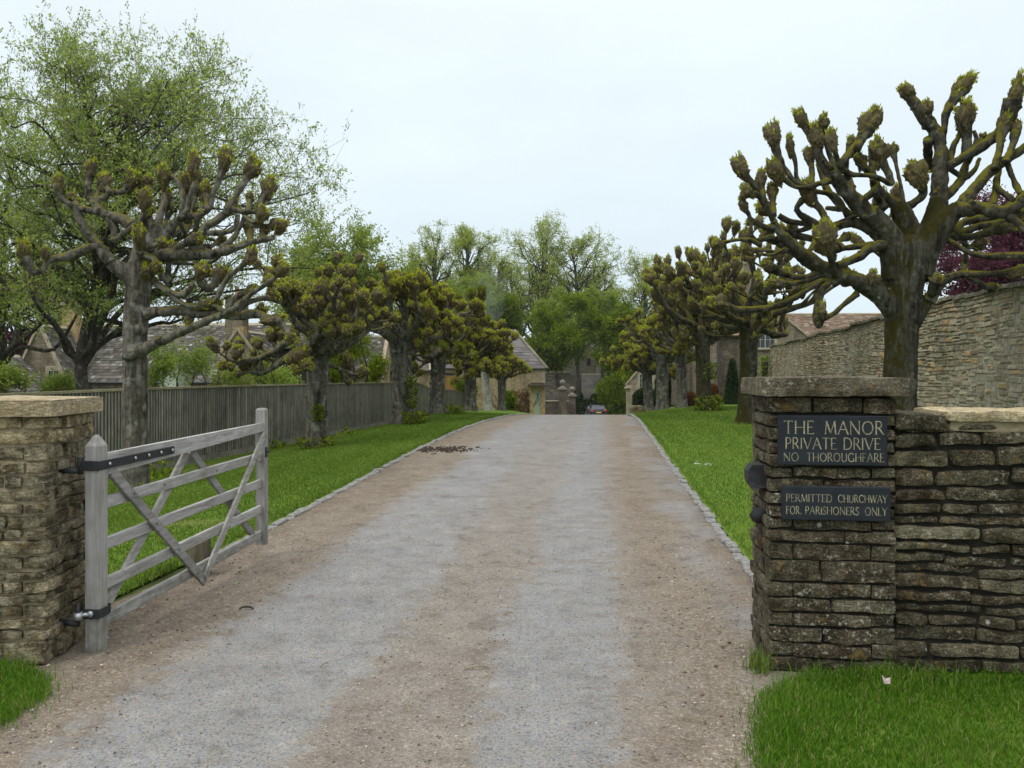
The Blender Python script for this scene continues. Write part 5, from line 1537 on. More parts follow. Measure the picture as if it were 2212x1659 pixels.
M['bark_white'] = m_bark('pale_lichened_bark', (.20, .20, .18), (.40, .40, .36), -.2, .3, (.08, .07, .012), None, .3, .9, 7, .6)
pollard('sixth pollarded lime of the left row, slim whitish trunk leaning a little', pos(1055, 43), 2.25, .20, 1.4, 3.5, 9, 45, BM_FAR, (M['bark_white'], M['limb_grey']), .15, (-.2, 0), 7, .4, 3, .045, 7, 4, .5, (8, 50))
pollard('farthest pollarded lime of the left row, golden crown in front of the barn door', pos(1084, 48), 2.1, .24, 1.55, 4.3, 10, 46, BM_FAR, FARM, .17, (.0, 0), 6, .38, 4, .045, 7, 5, .55, (0, 50))

r2, rg = pollard('second pollarded lime of the right row, seen over the slab cap of the plaque pillar', pos(1612, 24), 2.9, .255, 2.5, 6.0, 11, 51, BM_NEAR, (M['bark_mossy'], M['limb_mossy']), .125, (.1, 0), 6, .44, 4, .03, 10, 5, .85, (5, 52), bz=1.35)
r3, rg = pollard('third pollarded lime of the right row, mossy trunk swollen with leafy sprouts at its foot', pos(1520, 31), 2.9, .27, 2.2, 6.3, 13, 62, BM_GOLD, (M['bark_mossy'], M['limb_mossy']), .145, (-.05, 0), 6, .42, 4, .035, 9, 5, .75, (5, 55), bz=1.3)
b = r3.location; shoots(r3, 'shoots', (b.x + .12, b.y - .3, b.z), .48, 420, M['shoot_base'], rg, .12, .55)
shoots(r3, 'shoots', (b.x + .2, b.y - .24, b.z + 1.2), .22, 160, M['shoot_base'], rg, .11, .6)
pollard('fourth pollarded lime of the right row, slender pale trunk with a mossy foot', pos(1473, 37.5), 2.75, .24, 1.9, 5.9, 10, 53, BM_FAR, FARG, .15, (-.05, 0), 7, .42, 4, .04, 8, 6, .6, (5, 55))
pollard('fifth pollarded lime of the right row, thick grey lichened trunk', pos(1431, 43.5), 2.7, .33, 1.9, 5.4, 10, 54, BM_FAR, FARG, .16, (0, 0), 7, .36, 4, .045, 7, 6, .6, (5, 55))
pollard('farthest pollarded lime of the right row, reddish trunk and golden crown by the lodge', pos(1402, 49), 2.5, .29, 1.9, 5.4, 11, 55, BM_FAR, FARM, .17, (-.15, 0), 7, .36, 5, .05, 7, 6, .6, (0, 55))
# ------------------------------------------------------------------ timber fence
M['fence'] = m_wood('grey_fence_batten', (.11, .10, .082), (.31, .29, .245), 'z', 2.2, .85, .3, .5)
M['fence_back'] = m_plain('dark_fence_backing', (.014, .015, .013), .9, nscale=5, namp=.5, world=True)
M['fence_cap'] = m_wood('fence_capping', (.17, .145, .085), (.30, .265, .17), 'n', 2, .85, .3, .3)
M['gravel_board'] = m_plain('concrete_board', (.17, .155, .125), .9, nscale=6, namp=.4, bump=.4, world=True)
fpts = np.array([(-9.6, 7.0, 1.33), (-8.75, 10.4, 1.32), (-7.9, 12.7, 1.30), (-7.12, 16.6, 1.325), (-6.03, 23.9, 1.30), (-5.02, 34.0, 1.22), (-4.45, 38.6, 1.16), (-3.95, 41.5, .78), (-3.35, 45.5, .66), (-2.4, 51.5, .25)])
root = thing('timber_fence', 'long grey close-battened timber fence running behind the left row of limes', 'fence', (-7.12, 16.6, gz(-7.12, 16.6)))
fs = spline(fpts, 24)
fs = fs[1:]
seglen = np.r_[0, np.cumsum(np.linalg.norm(np.diff(fs[:, :2], axis=0), axis=1))]
def fence_at(s): return np.array([np.interp(s, seglen, fs[:, k]) for k in range(3)])
mb, mbk, mc, mg = MB(), MB(), MB(), MB()
rg = rngf(61); s = 0.0; TOT = seglen[-1]
while s < TOT - .1:
    p = fence_at(s); q = fence_at(min(TOT, s + .05)); a = math.atan2(q[1] - p[1], q[0] - p[0])
    zb = gz(p[0], p[1])
    w = rg.uniform(.046, .056)
    Mx = frame(p[0], p[1], a, 0)
    box(mb, (-w / 2, -.032, zb + .15), (w / 2, -.008, p[2] - .02 + rg.uniform(-.004, .002)), rg.random(), 0, Mx)
    s += .092
s = 0
while s < TOT - .5:
    p = fence_at(s); q = fence_at(min(TOT, s + 1.0)); a = math.atan2(q[1] - p[1], q[0] - p[0]); L = math.hypot(q[0] - p[0], q[1] - p[1])
    zb0, zb1 = gz(p[0], p[1]), gz(q[0], q[1])
    def strip(m, y0, y1, lo, hi, rnd):
        V = []
        for x, zb, zt in ((0, zb0, p[2]), (L, zb1, q[2])):
            for y in (y0, y1):
                V += [[x, y, zb + lo[1] if lo[0] == 'b' else zt + lo[1]], [x, y, zb + hi[1] if hi[0] == 'b' else zt + hi[1]]]
        m.add(frame(p[0], p[1], a, 0)(np.array(V)), [[0, 1, 5, 4], [2, 6, 7, 3], [0, 4, 6, 2], [1, 3, 7, 5], [0, 2, 3, 1], [4, 5, 7, 6]], rnd)
    strip(mbk, -.006, .012, ('b', .02), ('t', -.03), .5)
    strip(mc, -.055, .03, ('t', -.022), ('t', .022), rg.random())
    strip(mg, -.045, -.008, ('b', -.2), ('b', .145), rg.random())
    s += 1.0
mbk.obj('backing_boards', M['fence_back'], root)
mb.obj('battens', M['fence'], root)
mc.obj('capping_rail', M['fence_cap'], root)
mg.obj('gravel_board', M['gravel_board'], root)

# ------------------------------------------------------------------ tall rubble wall on the right
def m_facing(name, cols):
    t = NT(name); v = t.obj(world=True)
    c = t.ramp(t.attr(), cols)
    n = t.noise(v, 22, 5, .75); n2 = t.noise(v, .8, 4, .6); stk = t.noise(t.obj((1.6, 1.6, .22), True), 1.0, 5, .65); n3 = t.noise(v, 6, 4, .7)
    c = t.mix(t.ramp(n, [(.32, 0), (.68, 1)]), t.mix(1.0, c, (.62, .60, .55), 'MULTIPLY'), t.mix(1.0, c, (1.3, 1.28, 1.2), 'MULTIPLY'))
    c = t.mix(t.ramp(n2, [(.42, 0), (.66, .8)]), c, t.mix(1.0, c, (.70, .69, .67), 'MULTIPLY'))
    c = t.mix(t.ramp(stk, [(.52, 0), (.68, .8)]), c, t.mix(1.0, c, (.48, .46, .43), 'MULTIPLY'))
    c = t.mix(t.ramp(n3, [(.60, 0), (.70, .6)]), c, (.40, .385, .32))
    return t.bsdf(c, .95, t.bump(n, .8, .02), spec=.08)
M['tall_wall'] = m_facing('limestone_rubble', [(0, (.20, .172, .125)), (.25, (.28, .25, .185)), (.5, (.34, .305, .228)), (.72, (.31, .285, .225)), (.86, (.41, .37, .28)), (.94, (.36, .255, .14)), (1, (.42, .31, .18))])
M['wall_mortar'] = m_plain('lime_mortar', (.27, .245, .19), .95, nscale=9, namp=.45, bump=.6, spec=.05, world=True)
M['wall_cope'] = m_stone_near('wall_coping', [(.15, .14, .11), (.19, .18, .145), (.22, .2, .15), (.25, .23, .18)], .8, .2, .5)
wa, wb = np.array([6.75, 7.2]), np.array([13.97, 44.7])
d = (wb - wa); WL = float(np.linalg.norm(d)); aw = math.atan2(d[1], d[0])
root = thing('garden_wall', 'tall old limestone rubble wall rising behind the right row of limes', 'wall', (10.3, 26, gz(10.3, 26)))
fw = frame(wa[0], wa[1], aw, 0)
mb = MB(); rg = rngf(72)
box(mb, (0, -.48, -.9), (WL, -.020, 3.0), .5, 0, fw); mb.obj('mortar', M['wall_mortar'], root)
mb = MB()
for side in (0, 1):                       # both faces laid stone by stone, rough courses
    fm = fw if side == 0 else (lambda V: fw(np.stack([WL - V[:, 0], -.5 - V[:, 1], V[:, 2]], 1)))
    z = -.75
    while z < 2.98:
        h = min(rg.uniform(.06, .13), 3.0 - z)
        x = 0.0
        while x < WL:
            L = rg.uniform(.12, .46) * (1 if side == 0 else 2.5)
            w0 = .02 * math.sin(x * 1.3 + z * 3) + .012 * math.sin(x * 3.7 + z * 7)
            hh = [(z, z + h)] if h < .10 or rg.random() > .35 else [(z, z + h * .5 - .004), (z + h * .5 + .004, z + h)]
            for a, b in hh:
                y = rg.uniform(-.016, .014) + .05 * math.sin(x * .5 + z) * .4
                V = np.array([[x + rg.uniform(.002, .012), 0, a + .006 + w0 + rg.uniform(-.006, .008)], [x + L - rg.uniform(.002, .012), 0, a + .006 + w0 + rg.uniform(-.006, .008)], [x + L - rg.uniform(.002, .02), 0, b - .006 + w0 + rg.uniform(-.012, .004)], [x + rg.uniform(.002, .02), 0, b - .006 + w0 + rg.uniform(-.012, .004)]])
                c_ = V.mean(0); fr_ = c_ + (V - c_) * np.array([1 - .026 / L, 1, .72]) ; bk_ = V.copy(); bk_[:, 1] = -.06
                fr_[:, 1] = y + .006 + rg.uniform(-.010, .010, 4); md_ = V.copy(); md_[:, 1] = y - .012
                # front is towards +y of this frame (the drive side)
                mb.add(fm(np.vstack([fr_, md_, bk_])), [[3, 2, 1, 0], [0, 1, 5, 4], [1, 2, 6, 5], [2, 3, 7, 6], [3, 0, 4, 7], [4, 5, 9, 8], [5, 6, 10, 9], [6, 7, 11, 10], [7, 4, 8, 11]], rg.random())
            x += L
        z += h
mb.obj('stonework', M['tall_wall'], root)
mb = MB(); rg = rngf(71); x = 0
while x < WL:
    L = rg.uniform(.28, .65)
    zt = .03 * math.sin(x * .9) + .02 * math.sin(x * 2.3)
    slab(mb, (x, -.58, 2.99 + zt), (x + L - .012, .075 + rg.uniform(-.03, .02), 3.06 + zt + rg.uniform(-.015, .02)), fw, rg, .012, .012, .12, .4, rg.random())
    x += L
mb.obj('coping', M['wall_cope'], root, smooth=True)

# ------------------------------------------------------------------ cottages
M['cot_stone'] = m_rubble('cottage_limestone', [(.19, .165, .125), (.25, .22, .165), (.29, .25, .185), (.22, .18, .12)], (.25, .225, .17), 'xy', .36, .13, .06, .7, .7, .2, .75, .6)
M['honey_stone'] = m_rubble('honey_limestone', [(.30, .235, .14), (.37, .30, .185), (.42, .35, .23), (.34, .255, .145)], (.36, .30, .20), 'xy', .42, .17, .06, .7, .5, .2, .8, .55)
M['dark_stone'] = m_rubble('dark_limestone', [(.10, .08, .065), (.14, .115, .09), (.17, .145, .11), (.12, .085, .07)], (.16, .14, .11), 'xy', .40, .15, .06, .7, .6, .2, .7, .6)  # simply a darker-toned limestone
M['pale_stone'] = m_rubble('pale_limestone', [(.28, .25, .19), (.35, .32, .25), (.39, .35, .27), (.31, .26, .18)], (.33, .30, .24), 'xy', .40, .16, .06, .7, .6, .2, .75, .6)
M['quoin'] = m_plain('ochre_dressed_stone', (.34, .245, .125), .9, nscale=5, namp=.3, bump=.2, spec=.1, world=True)
M['dressed'] = m_plain('dressed_limestone', (.32, .27, .19), .9, nscale=5, namp=.25, bump=.2, spec=.1, world=True)
def m_tile(name, stops, lich=.5):
    t = NT(name); v = t.obj(world=True)
    c = t.ramp(t.attr(), stops)
    n = t.noise(v, 6, 5, .7); n2 = t.noise(v, 1.1, 4)
    c = t.mix(t.ramp(n, [(.35, .0), (.75, .7)]), c, t.mix(1.0, c, (.55, .53, .52), 'MULTIPLY'))
    c = t.mix(t.math('MULTIPLY', t.ramp(n2, [(.5, 0), (.7, 1)]), lich), c, (.075, .062, .025))
    return t.bsdf(c, .95, t.bump(n, .5, .02), spec=.08)
M['tile_grey'] = m_tile('stone_roof_tiles', [(0, (.058, .053, .045)), (.4, (.100, .091, .077)), (.72, (.14, .13, .108)), (.90, (.17, .157, .14)), (.97, (.25, .24, .225)), (1, (.36, .35, .335))], .15)
M['tile_slate'] = m_tile('grey_roof_tiles', [(0, (.10, .092, .088)), (.5, (.135, .125, .12)), (1, (.18, .165, .155))], .1)
M['tile_brown'] = m_tile('brown_roof_tiles', [(0, (.13, .085, .055)), (.5, (.19, .135, .095)), (.9, (.26, .20, .15)), (1, (.34, .29, .24))], .3)
M['tile_moss'] = m_tile('mossy_roof_tiles', [(0, (.075, .065, .048)), (.5, (.11, .10, .08)), (1, (.15, .14, .115))], .8)
M['tile_church'] = m_tile('church_roof_tiles', [(0, (.125, .118, .105)), (.5, (.15, .14, .125)), (1, (.18, .17, .15))], .15)
M['dark_dressed'] = m_plain('weathered_dressed_stone', (.17, .15, .115), .95, nscale=4, namp=.4, bump=.3, spec=.1, world=True)
M['sage'] = m_plain('sage_paint', (.30, .335, .24), .6, nscale=3, namp=.08, bump=.03)
M['sage_pale'] = m_plain('pale_sage_paint', (.40, .45, .36), .6, nscale=3, namp=.08, bump=.03)
M['white_paint'] = m_plain('white_paint', (.62, .64, .62), .5, nscale=3, namp=.06)
M['glass'] = m_plain('window_glass', (.015, .019, .024), .08, nscale=2, namp=.4, bump=.0, spec=.6)
M['orange_wood'] = m_wood('orange_cedar_boards', (.30, .15, .045), (.46, .25, .085), 'z', 2, .7, .2, 0)
M['dark_wood'] = m_plain('dark_oak', (.03, .026, .022), .8, nscale=8, namp=.4, world=True)
M['pot'] = m_plain('clay_chimney_pot', (.34, .21, .10), .85, nscale=8, namp=.25, world=True)
M['lead'] = m_plain('lead_gutter', (.06, .065, .07), .6, nscale=8, namp=.2, world=True)

def tile_slope(mb, e0, e1, r1, r0, rg, course=.17, tw=(.16, .34), lift=.022, graded=True):
    """rows of lapped tiles; e0->e1 eave, r0->r1 ridge (world points)"""
    e0, e1, r1, r0 = [np.array(p, float) for p in (e0, e1, r1, r0)]
    H_ = np.linalg.norm((r0 + r1 - e0 - e1) / 2)
    n = np.cross(e1 - e0, r0 - e0); n /= np.linalg.norm(n)
    if n[2] < 0: n = -n
    t = 0.0
    while t < 1 - 1e-4:
        ch = course * (1.35 - .7 * t if graded else 1) / H_
        t1 = min(1.0, t + ch)
        if 1 - t1 < .3 * ch: t1 = 1.0
        a0, a1 = e0 + (r0 - e0) * t, e1 + (r1 - e1) * t
        b0, b1 = e0 + (r0 - e0) * min(1, t1 + .02 / H_), e1 + (r1 - e1) * min(1, t1 + .02 / H_)
        L = np.linalg.norm(a1 - a0); cuts = [0]
        while cuts[-1] < L: cuts.append(cuts[-1] + rg.uniform(*tw))
        cuts = np.clip(np.array(cuts), 0, L) / max(L, 1e-6); cuts = np.unique(cuts)
        for k in range(len(cuts) - 1):
            u, v = cuts[k] + .004 / max(L, .1), cuts[k + 1] - .004 / max(L, .1)
            l = lift * rg.uniform(.7, 1.5)
            dz = (r0 - e0) / H_ * rg.uniform(-.012, .012)
            A = a0 + (a1 - a0) * u + n * l + dz; B = a0 + (a1 - a0) * v + n * l * rg.uniform(.9, 1.1) + dz
            C = b0 + (b1 - b0) * v + n * .004; D = b0 + (b1 - b0) * u + n * .004
            A2, B2 = A - n * (l + .012), B - n * (l + .012)
            mb.add([A, B, C, D, A2, B2], [[0, 1, 2, 3], [4, 5, 1, 0]], rg.random())
        t = t1
    # closed deck under the tiles
    k = .02
    mb.add([e0 - n * k, e1 - n * k, r1 - n * k, r0 - n * k], [[0, 1, 2, 3]], .1)

class House:
    """gabled block in a local frame: x along the ridge 0..L, y across 0..D (0 = the side nearer to us)"""
    def __init__(s, name, label, cat, ox, oy, ang, L, D, zg, ze, zr, wall, tile, seed, over=.12, tw=(.16, .34), course=.17, gable_cope=True, group=None, ridge_at=.5, hip=0.0):
        s.M = frame(ox, oy, ang, 0); s.L, s.D, s.ze, s.zr, s.zg = L, D, ze, zr, zg
        s.rg = rngf(seed)
        c = s.p(L / 2, D / 2, zg)
        s.root = thing(name, label, cat, (c[0], c[1], zg), group)
        m = D * ridge_at
        mb = MB()
        P = lambda x, y, z: s.p(x, y, z)
        V = np.array([P(0, 0, zg), P(L, 0, zg), P(L, D, zg), P(0, D, zg), P(0, 0, ze), P(L, 0, ze), P(L, D, ze), P(0, D, ze), P(hip, m, zr - .04), P(L - hip, m, zr - .04)])
        mb.add(V, [[0, 1, 5, 4], [2, 3, 7, 6], [0, 4, 7, 3], [1, 2, 6, 5]])
        n0 = mb.n - 10
        mb.Fs.append((np.array([[4, 8, 7], [5, 6, 9]]) + n0, np.full(2, .5), 0))
        mb.obj('wall', wall, s.root)
        mb = MB(); o = over; sl = (zr - ze) / m; sl2 = (zr - ze) / (D - m)
        tile_slope(mb, P(-.03, -o, ze - o * sl), P(L + .03, -o, ze - o * sl), P(L + .03 - hip, m, zr), P(-.03 + hip, m, zr), s.rg, course, tw)
        tile_slope(mb, P(L + .03, D + o, ze - o * sl2), P(-.03, D + o, ze - o * sl2), P(-.03 + hip, m, zr), P(L + .03 - hip, m, zr), s.rg, course * 1.5, (tw[0] * 2, tw[1] * 2))
        if hip:
            for (x0, xr) in ((-.03, hip), (L + .03, L - hip)):
                mb.add([P(x0, -o, ze - o * sl), P(x0, D + o, ze - o * sl2), P(xr, m, zr)], [[0, 1, 2]], .4)
        s.roof = mb.obj('roof', tile, s.root)
        mb = MB(); x = -.03 + hip
        while x < L - hip:
            l = s.rg.uniform(.35, .5); a, b = P(x, m, zr), P(min(x + l - .01, L + .03 - hip), m, zr)
            d = unit(b - a); sd = np.cross(d, [0, 0, 1]) * .14
            V = np.array([a - sd - [0, 0, .10], a + [0, 0, .05], a + sd - [0, 0, .10], b - sd - [0, 0, .10], b + [0, 0, .05], b + sd - [0, 0, .10]])
            mb.add(V, [[0, 3, 4, 1], [1, 4, 5, 2]], s.rg.random() * .5 + .3); mb.Fs.append((np.array([[0, 1, 2], [3, 5, 4]]) + mb.n - 6, np.full(2, .5), 0))
            x += l
        mb.obj('ridge_tiles', M['dressed'] if gable_cope else tile, s.roof)
        # gutter
        mb = MB(); cyl(mb, P(0, -o - .04, ze - o * sl - .03), P(L, -o - .04, ze - o * sl - .03), .055, seg=8); mb.obj('gutter', M['lead'], s.root)
    def p(s, x, y, z): return s.M(np.array([[x, y, z]]))[0]
    def box(s, name, lo, hi, mat, parent=None, bev=0, label=None):
        mb = MB(); box(mb, lo, hi, .5, 0, s.M, bev); return mb.obj(name, mat, parent or s.root)
    def cope(s, x, th=.22):
        """raised coping stones up both slopes of a gable at x"""
        mb = MB(); m = s.D * .5
        for (y0, y1) in ((-.15, m), (s.D + .15, m)):
            z0 = s.ze - .15 * (s.zr - s.ze) / m
            n = 7
            for k in range(n):
                a = s.p(x, y0 + (y1 - y0) * k / n, z0 + (s.zr - z0) * k / n + .03); b = s.p(x, y0 + (y1 - y0) * (k + .98) / n, z0 + (s.zr - z0) * (k + .98) / n + .03)
                bar(mb, a, b, th, .13, s.rg.random(), 0, (0, 0, 1), .01)
        mb.obj('gable_coping', M['dressed'], s.root)
    def window(s, x, z, w, h, y=0.0, cols=2, rows=3, face='front', frame_m=None, sill=True, parent=None, surround=True):
        fm = frame_m or M['sage']
        par = parent or s.root
        sg = -1
        mb = MB(); t = .05
        def B(m, x0, x1, y0, y1, z0, z1): box(m, (x0, y + y0, z0), (x1, y + y1, z1), .5, 0, s.M)
        B(mb, x - w / 2, x - w / 2 + t, -.05, .02, z, z + h); B(mb, x + w / 2 - t, x + w / 2, -.05, .02, z, z + h)
        B(mb, x - w / 2 + t, x + w / 2 - t, -.05, .02, z + h - t, z + h); B(mb, x - w / 2 + t, x + w / 2 - t, -.05, .02, z, z + t)
        B(mb, x - .03, x + .03, -.045, .015, z + t, z + h - t)
        pw = (w / 2 - t - .03)
        for sx in (-1, 1):
            c0 = x + sx * .03; c1 = x + sx * (w / 2 - t)
            lo, hi = min(c0, c1), max(c0, c1)
            for k in range(1, cols):
                xm = lo + (hi - lo) * k / cols; B(mb, xm - .012, xm + .012, -.035, .01, z + t, z + h - t)
            for k in range(1, rows):
                zm = z + t + (h - 2 * t) * k / rows; B(mb, lo, hi, -.034, .009, zm - .012, zm + .012)
        wf = mb.obj('window', fm, par)
        mb = MB(); box(mb, (x - w / 2 + .01, y - .02, z + .01), (x + w / 2 - .01, y + .012, z + h - .01), .5, 0, s.M); mb.obj('pane', M['glass'], wf)
        if sill:
            mb = MB(); box(mb, (x - w / 2 - .1, y - .12, z - .1), (x + w / 2 + .1, y + .02, z - .002), .5, 0, s.M, .01); mb.obj('sill', M['dressed'], wf)
        if surround:
            mb = MB(); box(mb, (x - w / 2 - .15, y - .03, z + h + .002), (x + w / 2 + .15, y + .03, z + h + .24), .5, 0, s.M, .01)
            box(mb, (x - w / 2 - .14, y - .028, z), (x - w / 2 - .002, y + .02, z + h), .5, 0, s.M); box(mb, (x + w / 2 + .002, y - .028, z), (x + w / 2 + .14, y + .02, z + h), .5, 0, s.M)
            mb.obj('lintel', M['dressed'], wf)
        return wf
    def chimney(s, x, y, w, d, z0, z1, mat, pots=1, potm=None):
        mb = MB(); box(mb, (x - w / 2, y - d / 2, z0), (x + w / 2, y + d / 2, z1), .5, 0, s.M)
        c = mb.obj('chimney', mat, s.root)
        mb = MB()
        box(mb, (x - w / 2 - .07, y - d / 2 - .07, z1 + .001), (x + w / 2 + .07, y + d / 2 + .07, z1 + .12), .5, 0, s.M, .02)
        box(mb, (x - w / 2 - .02, y - d / 2 - .02, z1 + .121), (x + w / 2 + .02, y + d / 2 + .02, z1 + .2), .5, 0, s.M, .01)
        mb.obj('chimney_cap', M['dressed'], c)
        for k in range(pots):
            q = s.p(x + (k - (pots - 1) / 2) * w * .5, y, z1 + .2)
            mb = MB(); lathe(mb, q, [(.15, 0), (.12, .12), (.11, .38), (.14, .42), (.13, .46), (.09, .46)], 12); mb.obj('chimney_pot', potm or M['pot'], c, smooth=True)
        return c

# main cottage range behind the fence
h1 = House('cottage', 'long low cottage with mossy stone tiled roof, half hidden behind the trees on the left', 'cottage', -26.6, 48.6, R(-4.5), 16.0, 8.0, -1.9, 1.18, 4.68, M['cot_stone'], M['tile_grey'], 81, tw=(.16, .34), course=.22)
h1.cope(0)
# gabled wing facing us on the left
w1 = House('cottage', 'steep stone cottage gable with a small sage casement window, far left', 'cottage', -24.75, 46.0, R(90), 5.0, 3.0, -1.9, 1.0, 4.3, M['cot_stone'], M['tile_grey'], 82, tw=(.16, .34), course=.22)
w1.M0 = w1.M
w1.M = frame(-27.75, 46.0, 0, 0)
w1.window(1.95 + .35, .62, .62, 1.15, -.002, 2, 3)
w1.M = w1.M0; w1.cope(0)
w1.chimney(3.4, 1.5, .8, .8, 3.4, 5.6, M['quoin'])
# low outbuilding gable at the very left
o1 = House('outbuilding', 'low stone outbuilding with a coped gable at the left edge of the picture', 'outbuilding', -24.6, 40.0, R(90), 5.5, 5.0, -1.8, .2, 2.55, M['cot_stone'], M['tile_grey'], 83, tw=(.16, .34), course=.22)
o1.cope(0)
# chimney gable of the main range
c1 = House('cottage', 'cottage gable with ochre quoins under a tall stone chimney stack', 'cottage', at(548, 800, 45.6)[0], 45.6, R(90), 5.5, 1.75, -1.8, 2.75, 4.0, M['cot_stone'], M['tile_grey'], 84, tw=(.2, .4), course=.22, over=.06)
cx_ = at(548, 800, 45.6)[0]
f_ = frame(cx_ - 1.75, 45.6, 0, 0)
mb = MB()
for k in range(13):
    z = -1.7 + k * .34
    ww = .26 if k % 2 else .17
    box(mb, (1.75 - ww, -.02, z), (1.772, .2, z + .325), .5, 0, f_); box(mb, (-.022, -.02, z), (ww, .2, z + .325), .5, 0, f_)
mb.obj('quoins', M['quoin'], c1.root)
c1.cope(0, .16)
c1.M = f_
ch = c1.chimney(.62, .62, 1.02, .9, 2.9, 5.75, M['cot_stone'], 1)
mb = MB(); box(mb, (.62 + .12, .155, 3.0), (.62 + .525, .8, 4.2), .5, 0, f_); mb.obj('stack_facing', M['quoin'], ch)
# dormer on the main roof
dm_x = at(633, 760, 47.0)[0]
d_ = House('cottage', 'small dormer with a sage casement on the stone tiled roof beside the second left lime', 'dormer', dm_x - 1.0, 47.0, 0, 1.75, 3.0, 1.2, 3.1, 3.5, M['dark_wood'], M['tile_grey'], 85, tw=(.2, .4), course=.22, over=.2, gable_cope=False)
d_.window(1.15, 2.1, .68, .78, -.012, 2, 2, surround=False)
# paler lean-to boards seen through the shrubs
mb = MB(); q0 = at(345, 835, 44); q1 = at(384, 770, 44)
f_ = frame(q0[0], 44, 0, 0)
rt = thing('garden_shed', 'pale green boarded shed front glimpsed through the shrubs', 'shed', (q0[0] + .5, 44.5, -1.6))
mb = MB(); V = np.array([[0, 0, -1.7], [.98, 0, -1.7], [.98, 0, 1.9], [.55, 0, 2.45], [0, 0, 1.75]]); V2 = V + [0, 1.6, 0]
mb.add(f_(np.vstack([V, V2])), [[0, 1, 6, 5], [1, 2, 7, 6], [2, 3, 8, 7], [3, 4, 9, 8], [4, 0, 5, 9]]); mb.Fs.append((np.array([[0, 4, 3, 2, 1], [5, 6, 7, 8, 9]]), np.full(2, .5), 0))
mb.obj('boarding', M['sage_pale'], rt)
mb = MB(); bar(mb, f_(np.array([[-.06, .75, 1.72]]))[0], f_(np.array([[.56, .75, 2.52]]))[0], 1.75, .06); bar(mb, f_(np.array([[.56, .75, 2.52]]))[0], f_(np.array([[1.06, .75, 1.86]]))[0], 1.75, .06)
mb.obj('roof', M['lead'], rt)

# lower service ranges stepping along to the barn
def span(xa, xb, Y): return at(xa, 800, Y)[0], at(xb, 800, Y)[0]
xa, xb = span(640, 824, 50.5)
s3 = House('service_range', 'low honey stone range with stone tiled roof behind the third left lime', 'outbuilding', xa, 50.2, R(2), xb - xa, 7.0, -1.9, 1.62, 4.0, M['honey_stone'], M['tile_grey'], 86, tw=(.16, .34), course=.22)
s3.cope(s3.L)
xa, xb = span(828, 922, 55.5)
s2 = House('service_range', 'honey stone outbuilding with a tall sage green door, between the low range and the barn', 'outbuilding', xa, 55.2, R(6), xb - xa + .25, 7.0, -1.9, 1.86, 4.3, M['honey_stone'], M['tile_grey'], 87, tw=(.16, .34), course=.22)
s2.box('door', ((at(873, 800, 55)[0] - xa), -.05, -1.4), ((at(895, 800, 55)[0] - xa), .02, 1.55), M['sage'])
s2.cope(s2.L)
# barn
ba = R(14)
xr = at(1177, 793, 60)[0]
BL = 10.2
bx0, by0 = xr - BL * math.cos(ba), 60 - BL * math.sin(ba)
barn = House('barn', 'honey stone barn with grey tiled roof closing the left side of the drive', 'barn', bx0, by0, ba, BL, 8.0, -2.6, 2.02, 4.86, M['honey_stone'], M['tile_slate'], 88, tw=(.5, .9), course=.32, over=.1, hip=1.3)
def bl(x): # local x on the barn front seen at reading x
    k = (x - CX) / F
    # bx0 + t cos = k (by0 + t sin)
    return (k * by0 - bx0) / (math.cos(ba) - k * math.sin(ba))
# hip coping at the right end
mb = MB()
n = 12
for k in range(n):
    a0 = barn.p(BL + .12, -.14, 1.93); a1 = barn.p(BL - 1.3, 4.0, 4.9)
    bar(mb, a0 + (a1 - a0) * k / n, a0 + (a1 - a0) * (k + .97) / n, .26, .14, barn.rg.random(), 0, (0, 0, 1), .01)
mb.obj('hip_coping', M['wall_cope'], barn.root)
xd0, xd1 = bl(1152), bl(1167.5)
dr = barn.box('door', (xd0, -.04, -1.9), (xd1, .03, .33), M['sage'])
mb = MB(); box(mb, (xd1 - .12, -.075, -.75), (xd1 - .06, -.041, -.63), .5, 0, barn.M); mb.obj('handle', M['iron'], dr)
mb = MB(); box(mb, (xd0 - .30, -.09, -2.2), (xd0 - .01, .0, .34), .5, 0, barn.M); box(mb, (xd1 + .01, -.09, -2.2), (xd1 + .30, .0, .34), .5, 0, barn.M); box(mb, (xd0 - .30, -.09, .345), (xd1 + .30, .0, .66), .5, 0, barn.M)
mb.obj('door_surround', M['quoin'], dr)
mb = MB()
slab(mb, (xd0 - .42, -.75, .67), (xd1 + .42, .02, .78), barn.M, rngf(4), .02, .02, .1, .3, .3); slab(mb, (xd0 - .2, -.45, .785), (xd1 + .2, .02, .90), barn.M, rngf(5), .02, .02, .1, .3, .3)
mb.obj('door_hood', M['tile_moss'], dr)
x0, x1 = bl(958), bl(991)
cd = barn.box('door', (x0 + .12, -.03, -2.0), (x1 - .12, .03, 1.42), M['orange_wood'])
cd['label'] = 'orange boarded cart door'
mb = MB()
box(mb, (x0, -.07, -2.0), (x0 + .11, .02, 1.44), .5, 0, barn.M); box(mb, (x1 - .11, -.07, -2.0), (x1, .02, 1.44), .5, 0, barn.M); box(mb, (x0, -.07, 1.45), (x1, .02, 1.62), .5, 0, barn.M)
mb.obj('door_frame', M['dark_wood'], cd)
mb = MB()
for k in range(1, 9):
    xx = x0 + .12 + (x1 - x0 - .24) * k / 9; box(mb, (xx - .008, -.034, -2.0), (xx + .008, -.0305, 1.42), .5, 0, barn.M)
mb.obj('board_gaps', M['dark_wood'], cd)
mb = MB()
for k in range(13):
    z = -2.4 + k * .34; ww = .42 if k % 2 else .26
    box(mb, (BL - ww, -.022, z), (BL + .022, .26, z + .325), .5, 0, barn.M)
mb.obj('quoins', M['dressed'], barn.root)

